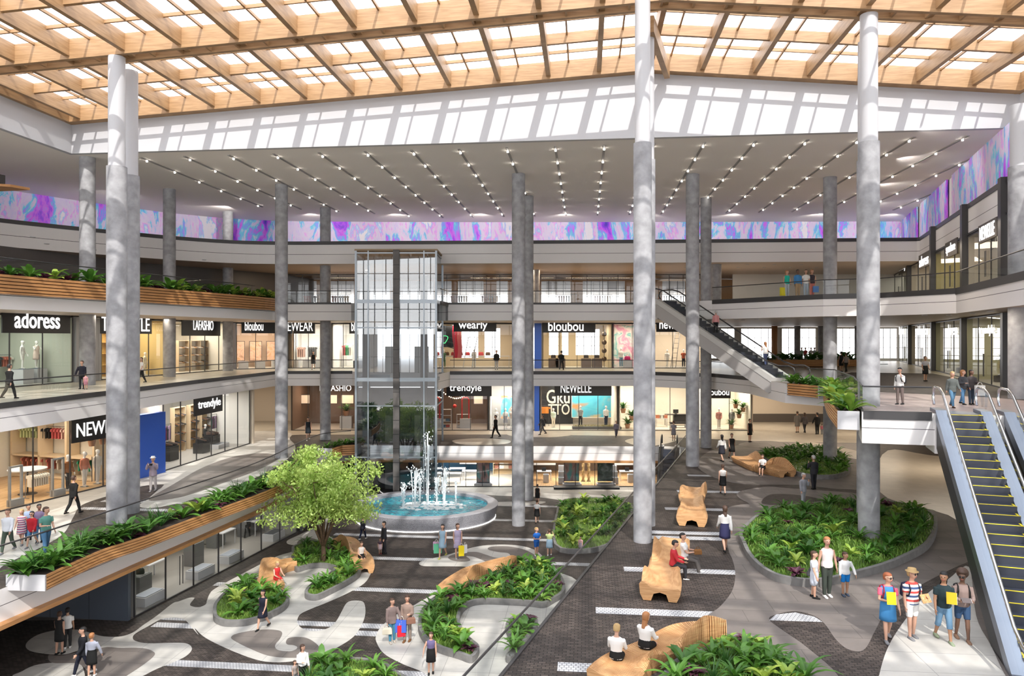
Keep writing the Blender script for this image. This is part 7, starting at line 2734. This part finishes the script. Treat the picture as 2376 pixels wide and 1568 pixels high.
P(842, 1251, 1201, Z0, 160, 'walk', 'm', ('short', 'black'), ('jacket', (.02, .02, .03)), ('trousers', (.015, .02, .045)), WH, 'person in dark jacket half behind the tree crown', face=False)
P(891, 1284, 1217, Z0, -60, 'handr', 'l', ('short', 'black'), ('jacket', (.03, .03, .033)), ('trousers', (.03, .03, .033)), BK, 'person in dark suit with a small child by the fountain', face=False)
P(882, 1285, 1252, Z0, 10, 'stand', 'l', ('short', 'brown'), ('tee', (.08, .05, .07)), ('skirt', (.6, .45, .48)), (.3, .05, .05), 'small child in pink skirt holding on to the person in dark suit', child=True, face=False, hmax=1.25)
q = P(1027, 1293, 1222, Z0, -12, 'walk', 'l', ('long', 'black'), None, ('dress', (.28, .4, .5)), (.4, .4, .1), 'person in pale blue dress with a green and a pink bag', face=False)
shopping_bag(hand(q, 'walk', 0) + Vector((-.1, 0, .05)), .5, .55, 10, (.15, .55, .32), 'green paper bag carried by the person in pale blue dress')
shopping_bag(hand(q, 'walk', 0) + Vector((-.2, .25, .1)), .4, .5, -20, (.7, .4, .6), 'pink paper bag carried by the person in pale blue dress')
q = P(1062, 1295, 1221, Z0, 10, 'stand2', 'l', ('long', 'brown'), None, ('dress', PAT2), GY, 'person in patterned violet dress with a yellow bag', face=False)
shopping_bag(hand(q, 'stand2', 1), .34, .62, 10, (.8, .62, .02), 'yellow paper bag carried by the person in patterned dress')
shopping_bag(hand(q, 'stand2', 1) + Vector((.22, .1, .02)), .26, .5, 40, (.75, .75, .75), 'white paper bag carried beside the yellow one')
q = P(910, 1490, 1398, Z0, 25, 'handr', 'l', ('short', 'brown'), ('jacket', (.2, .15, .14)), ('trousers', (.06, .2, .3)), (.4, .35, .3), 'person in beige jacket and blue jeans with a cream handbag')
handbag(hand(q, 'handr', 0) + Vector((0, -.05, .0)), .42, 10, (.55, .5, .4), 'cream handbag carried by the person in beige jacket')
shopping_bag(hand(q, 'handr', 1) + Vector((0, 0, .02)), .36, .5, 20, (.6, .02, .04), 'red paper bag carried by the person in beige jacket')
q = P(945, 1487, 1391, Z0, -12, 'bagl', 'l', ('long', 'brown'), ('jacket', (.24, .17, .14)), ('trousers', (.25, .2, .17)), (.15, .07, .03), 'person in brown coat with scarf, carrying a blue bag')
shopping_bag(hand(q, 'bagl', 0) + Vector((.02, -.05, .25)), .5, .55, 0, (.06, .12, .5), 'blue paper bag carried by the person in brown coat')
handbag(hand(q, 'bagl', 1) + Vector((.1, -.02, .0)), .4, 20, (.2, .1, .07), 'brown handbag on the arm of the person in brown coat')
P(1000, 1562, 1476, Z0, 5, 'handl', 'l', ('long', 'brown'), ('tank', (.12, .10, .2)), ('skirt', BK), BK, 'person in violet top and black skirt near the long balustrade')
P(702, 1590, 1508, Z0, 30, 'hold', 'l', ('long', 'brown'), ('long', WH), ('trousers', BK), BK, 'person in white blouse at the bottom edge beside the bed')
P(684, 1592, 1538, Z0, 60, 'stand', 'l', ('long', 'brown'), ('tee', (.3, .25, .23)), ('trousers', GY), BK, 'child beside the person in white blouse at the bottom edge', child=True, hmax=1.4)
P(1245, 1289, 1230, Z0, 35, 'cross', 'l', ('short', 'blond'), ('tee', (.02, .12, .45)), ('shorts', (.02, .1, .35)), WH, 'fair-haired child in blue beside the square bed', child=True, face=False)
P(1275, 1288, 1233, Z0, 170, 'photo', 'l', ('short', 'brown'), ('tee', (.4, .48, .2)), ('skirt', (.32, .45, .55)), WH, 'child in light green top beside the square bed', child=True, face=False)
P(1347, 1282, 1248, Z0, -20, 'stand', 'l', ('long', 'black'), ('tee', (.5, .3, .3)), ('skirt', (.3, .25, .28)), GY, 'small person in pink before the square bed, behind the balustrade', child=True, face=False)
P(1246, 1213, 1163, Z0, 180, 'walk', 'l', ('bun', 'brown'), ('tee', WH), ('skirt', BK), BK, 'person in white top and dark skirt walking right of the paired columns', face=False)
P(1247, 1169, 1129, Z0, 175, 'stand', 'l', ('bun', 'brown'), None, ('dress', BK), BK, 'person in black dress before the wooden-floored shop', face=False)
P(574, 1246, 1200, Z0, 180, 'walk', 'm', ('short', 'black'), ('jacket', BK), ('trousers', BK), BK, 'person in black inside the left ground-floor shop', face=False)
# -- second storey
P(22, 925, 842, Z2, 165, 'walk', 'l', ('short', 'black'), ('jacket', BK), ('trousers', BK), BK, 'person in black coat at the far left balustrade, seen from behind', face=False)
P(190, 902, 836, Z2, 10, 'handl', 'l', ('short', 'brown'), ('jacket', (.02, .02, .03)), ('trousers', BK), BK, 'person in dark suit with a child on the left second storey', face=False)
P(199, 903, 869, Z2, 10, 'stand', 'l', ('short', 'brown'), ('tee', (.4, .2, .22)), ('skirt', (.45, .2, .25)), BK, 'small child in pink on the left second storey', child=True, face=False, hmax=1.15)
P(328, 888, 828, Z2, -40, 'hold', 'l', ('long', 'black'), ('tee', WH), ('trousers', BK), BK, 'person in white top right of the front left columns, second storey', face=False)
P(727, 857, 813, Z2, 10, 'walk', 'l', ('long', 'black'), None, ('dress', BK), BK, 'person in black before the white upper shop', face=False)
P(1152, 857, 812, Z2, 0, 'stand', 'l', ('short', 'black'), ('jacket', BK), ('trousers', (.5, .5, .5)), BK, 'person in black jacket before the shop with red banners', face=False)
P(1303, 858, 812, Z2, 160, 'walk', 'm', ('short', 'black'), ('jacket', BK), ('trousers', BK), BK, 'person in black before the tan upper shop', face=False)
q = P(2088, 938, 852, Z2, -60, 'phone', 'l', ('short', 'black'), ('long', WH), ('trousers', (.16, .12, .11)), BK, 'bearded person in white shirt on the phone, right platform', hmax=1.85)
backpack(q, (.03, .03, .035), 'dark backpack of the person in white shirt on the platform')
P(2210, 945, 859, Z2, -5, 'walk', 'l', ('long', 'blond'), ('jacket', (.10, .11, .105)), ('trousers', (.09, .19, .3)), (.06, .03, .02), 'person in pale hat, grey cardigan and jeans on the platform', hmax=1.85)
P(2234, 938, 861, Z2, 10, 'hold', 'l', ('long', 'ginger'), ('jacket', (.05, .05, .055)), ('trousers', JE), BK, 'person with ginger hair in dark checked shirt on the platform', hmax=1.75)
q = P(2254, 938, 857, Z2, -10, 'bagl', 'd', ('long', 'black'), ('jacket', (.06, .05, .05)), ('trousers', (.05, .07, .1)), BK, 'dark-haired person with a white shopping bag on the platform', hmax=1.8)
shopping_bag(hand(q, 'bagl', 1) + Vector((.05, -.05, .02)), .42, .46, 0, (.72, .71, .68), 'white paper bag with a small print on the platform')
P(2147, 884, 826, Z2, 0, 'stand2', 'm', ('bun', 'brown'), ('tee', (.3, .3, .33)), ('skirt', BK), BK, 'person in grey top and black skirt by the right-hand shop fronts', face=False)
P(1952, 862, 815, Z2, 180, 'stand', 'm', ('short', 'black'), ('tank', BK), ('skirt', BK), BK, 'person in black left of the pair behind the platform column', face=False)
P(1963, 863, 817, Z2, 180, 'walk', 'l', ('short', 'brown'), ('tee', (.2, .17, .16)), ('trousers', BK), BK, 'person in dark top right of the pair behind the platform column', face=False)
for px, c, nm_ in ((1860, (.3, .5, .35), 'green'), (1869, (.6, .08, .1), 'red'), (1882, (.6, .6, .6), 'white'), (1890, (.45, .5, .58), 'pale blue')):
    P(px, 840, 806, Z2, 0, 'stand', 'l', ('short', 'brown'), ('tee', c), ('trousers', (.3, .3, .33)), BK, 'tiny far person in ' + nm_ + ' before the bright hall windows', face=False)
# -- escalator riders
def rider(px, py, d, h, *a_, **k):
    return person(WD(px, py, d), a_[0], h, *a_[1:], **k)


rider(1661, 774, 56.4, 1.75, 170, 'stand', 'l', ('bun', 'grey'), ('long', (.62, .28, .28)), ('trousers', BK), BK, 'person in pink shirt riding the high escalator', face=False)
rider(1776, 848, 53.2, 1.7, 200, 'phone', 'l', ('long', 'ginger'), ('tee', WH), ('trousers', (.08, .1, .2)), BK, 'person with orange hair at the foot of the high escalator', face=False)
# -- four at the top balustrade
q = P(1826, 690, 615, Z3, 5, 'stand2', 'l', ('long', 'ginger'), ('tank', (.02, .42, .32)), ('trousers', (.45, .5, .55)), WH, 'person in turquoise top at the top right balustrade', hmax=2.0)
shopping_bag(hand(q, 'stand2', 0) + Vector((-.12, 0, 0)), .5, .62, 20, (.75, .65, .03), 'yellow paper bag carried by the person in turquoise top')
P(1851, 690, 612, Z3, 0, 'stand', 'd', ('short', 'black'), ('long', (.06, .22, .45)), ('trousers', (.42, .3, .18)), BK, 'tall person in blue shirt and khaki trousers at the top right balustrade')
P(1870, 690, 617, Z3, -10, 'stand', 'l', ('long', 'brown'), ('tee', WH), ('trousers', (.4, .47, .55)), WH, 'person in white top and pale jeans at the top right balustrade')
q = P(1884, 690, 614, Z3, -5, 'stand2', 'l', ('long', 'ginger'), ('tank', (.05, .04, .05)), ('trousers', (.68, .22, .18)), BK, 'person in black top and coral trousers at the top right balustrade')
shopping_bag(hand(q, 'stand2', 1), .42, .46, 0, (.1, .25, .6), 'blue paper bag carried by the person in coral trousers')
# ------------------------------------------------------------------ light and camera
w = bpy.data.worlds.new('World')
SC.world = w
w.use_nodes = True
bg = w.node_tree.nodes['Background']
tc = w.node_tree.nodes.new('ShaderNodeTexCoord')
sp = w.node_tree.nodes.new('ShaderNodeSeparateXYZ')
cr = w.node_tree.nodes.new('ShaderNodeValToRGB')
cr.color_ramp.elements[0].position = .0
cr.color_ramp.elements[0].color = (.97, .96, .97, 1)
cr.color_ramp.elements[1].position = .7
cr.color_ramp.elements[1].color = (.88, .93, 1, 1)
w.node_tree.links.new(tc.outputs['Generated'], sp.inputs[0])
w.node_tree.links.new(sp.outputs['Z'], cr.inputs[0])
w.node_tree.links.new(cr.outputs[0], bg.inputs['Color'])
bg.inputs['Strength'].default_value = SKY
sd = bpy.data.lights.new('Sun', 'SUN')
sd.energy = SUN
sd.angle = .009
sd.color = (1, .95, .87)
so = bpy.data.objects.new('Sun', sd)
COL.objects.link(so)
sdir = UV(-.266, 1.0) + Vector((0, 0, -1.0))
so.rotation_euler = sdir.to_track_quat('-Z', 'Y').to_euler()
so.location = (0, -10, 60)

cam = bpy.data.cameras.new('Camera')
co = bpy.data.objects.new('Camera', cam)
COL.objects.link(co)
co.location = (0, 0, CZ)
co.rotation_euler = (PI / 2, 0, 0)
cam.sensor_width = 36
cam.lens = 36 * F / 2376
cam.clip_end = 500
SC.camera = co
vs = SC.view_settings
vs.view_transform = 'Standard'
vs.look = 'None'
vs.gamma = 1
vs.use_curve_mapping = False
vs.exposure = EXPO
c = SC.cycles
c.max_bounces = 7
c.diffuse_bounces = 4
c.glossy_bounces = 3
c.transmission_bounces = 4
c.transparent_max_bounces = 14
c.caustics_reflective = False
c.caustics_refractive = False
c.sample_clamp_indirect = 6
c.use_denoising = True
c.use_adaptive_sampling = True
c.adaptive_threshold = .02
bpy.data.scenes.remove(SCR)
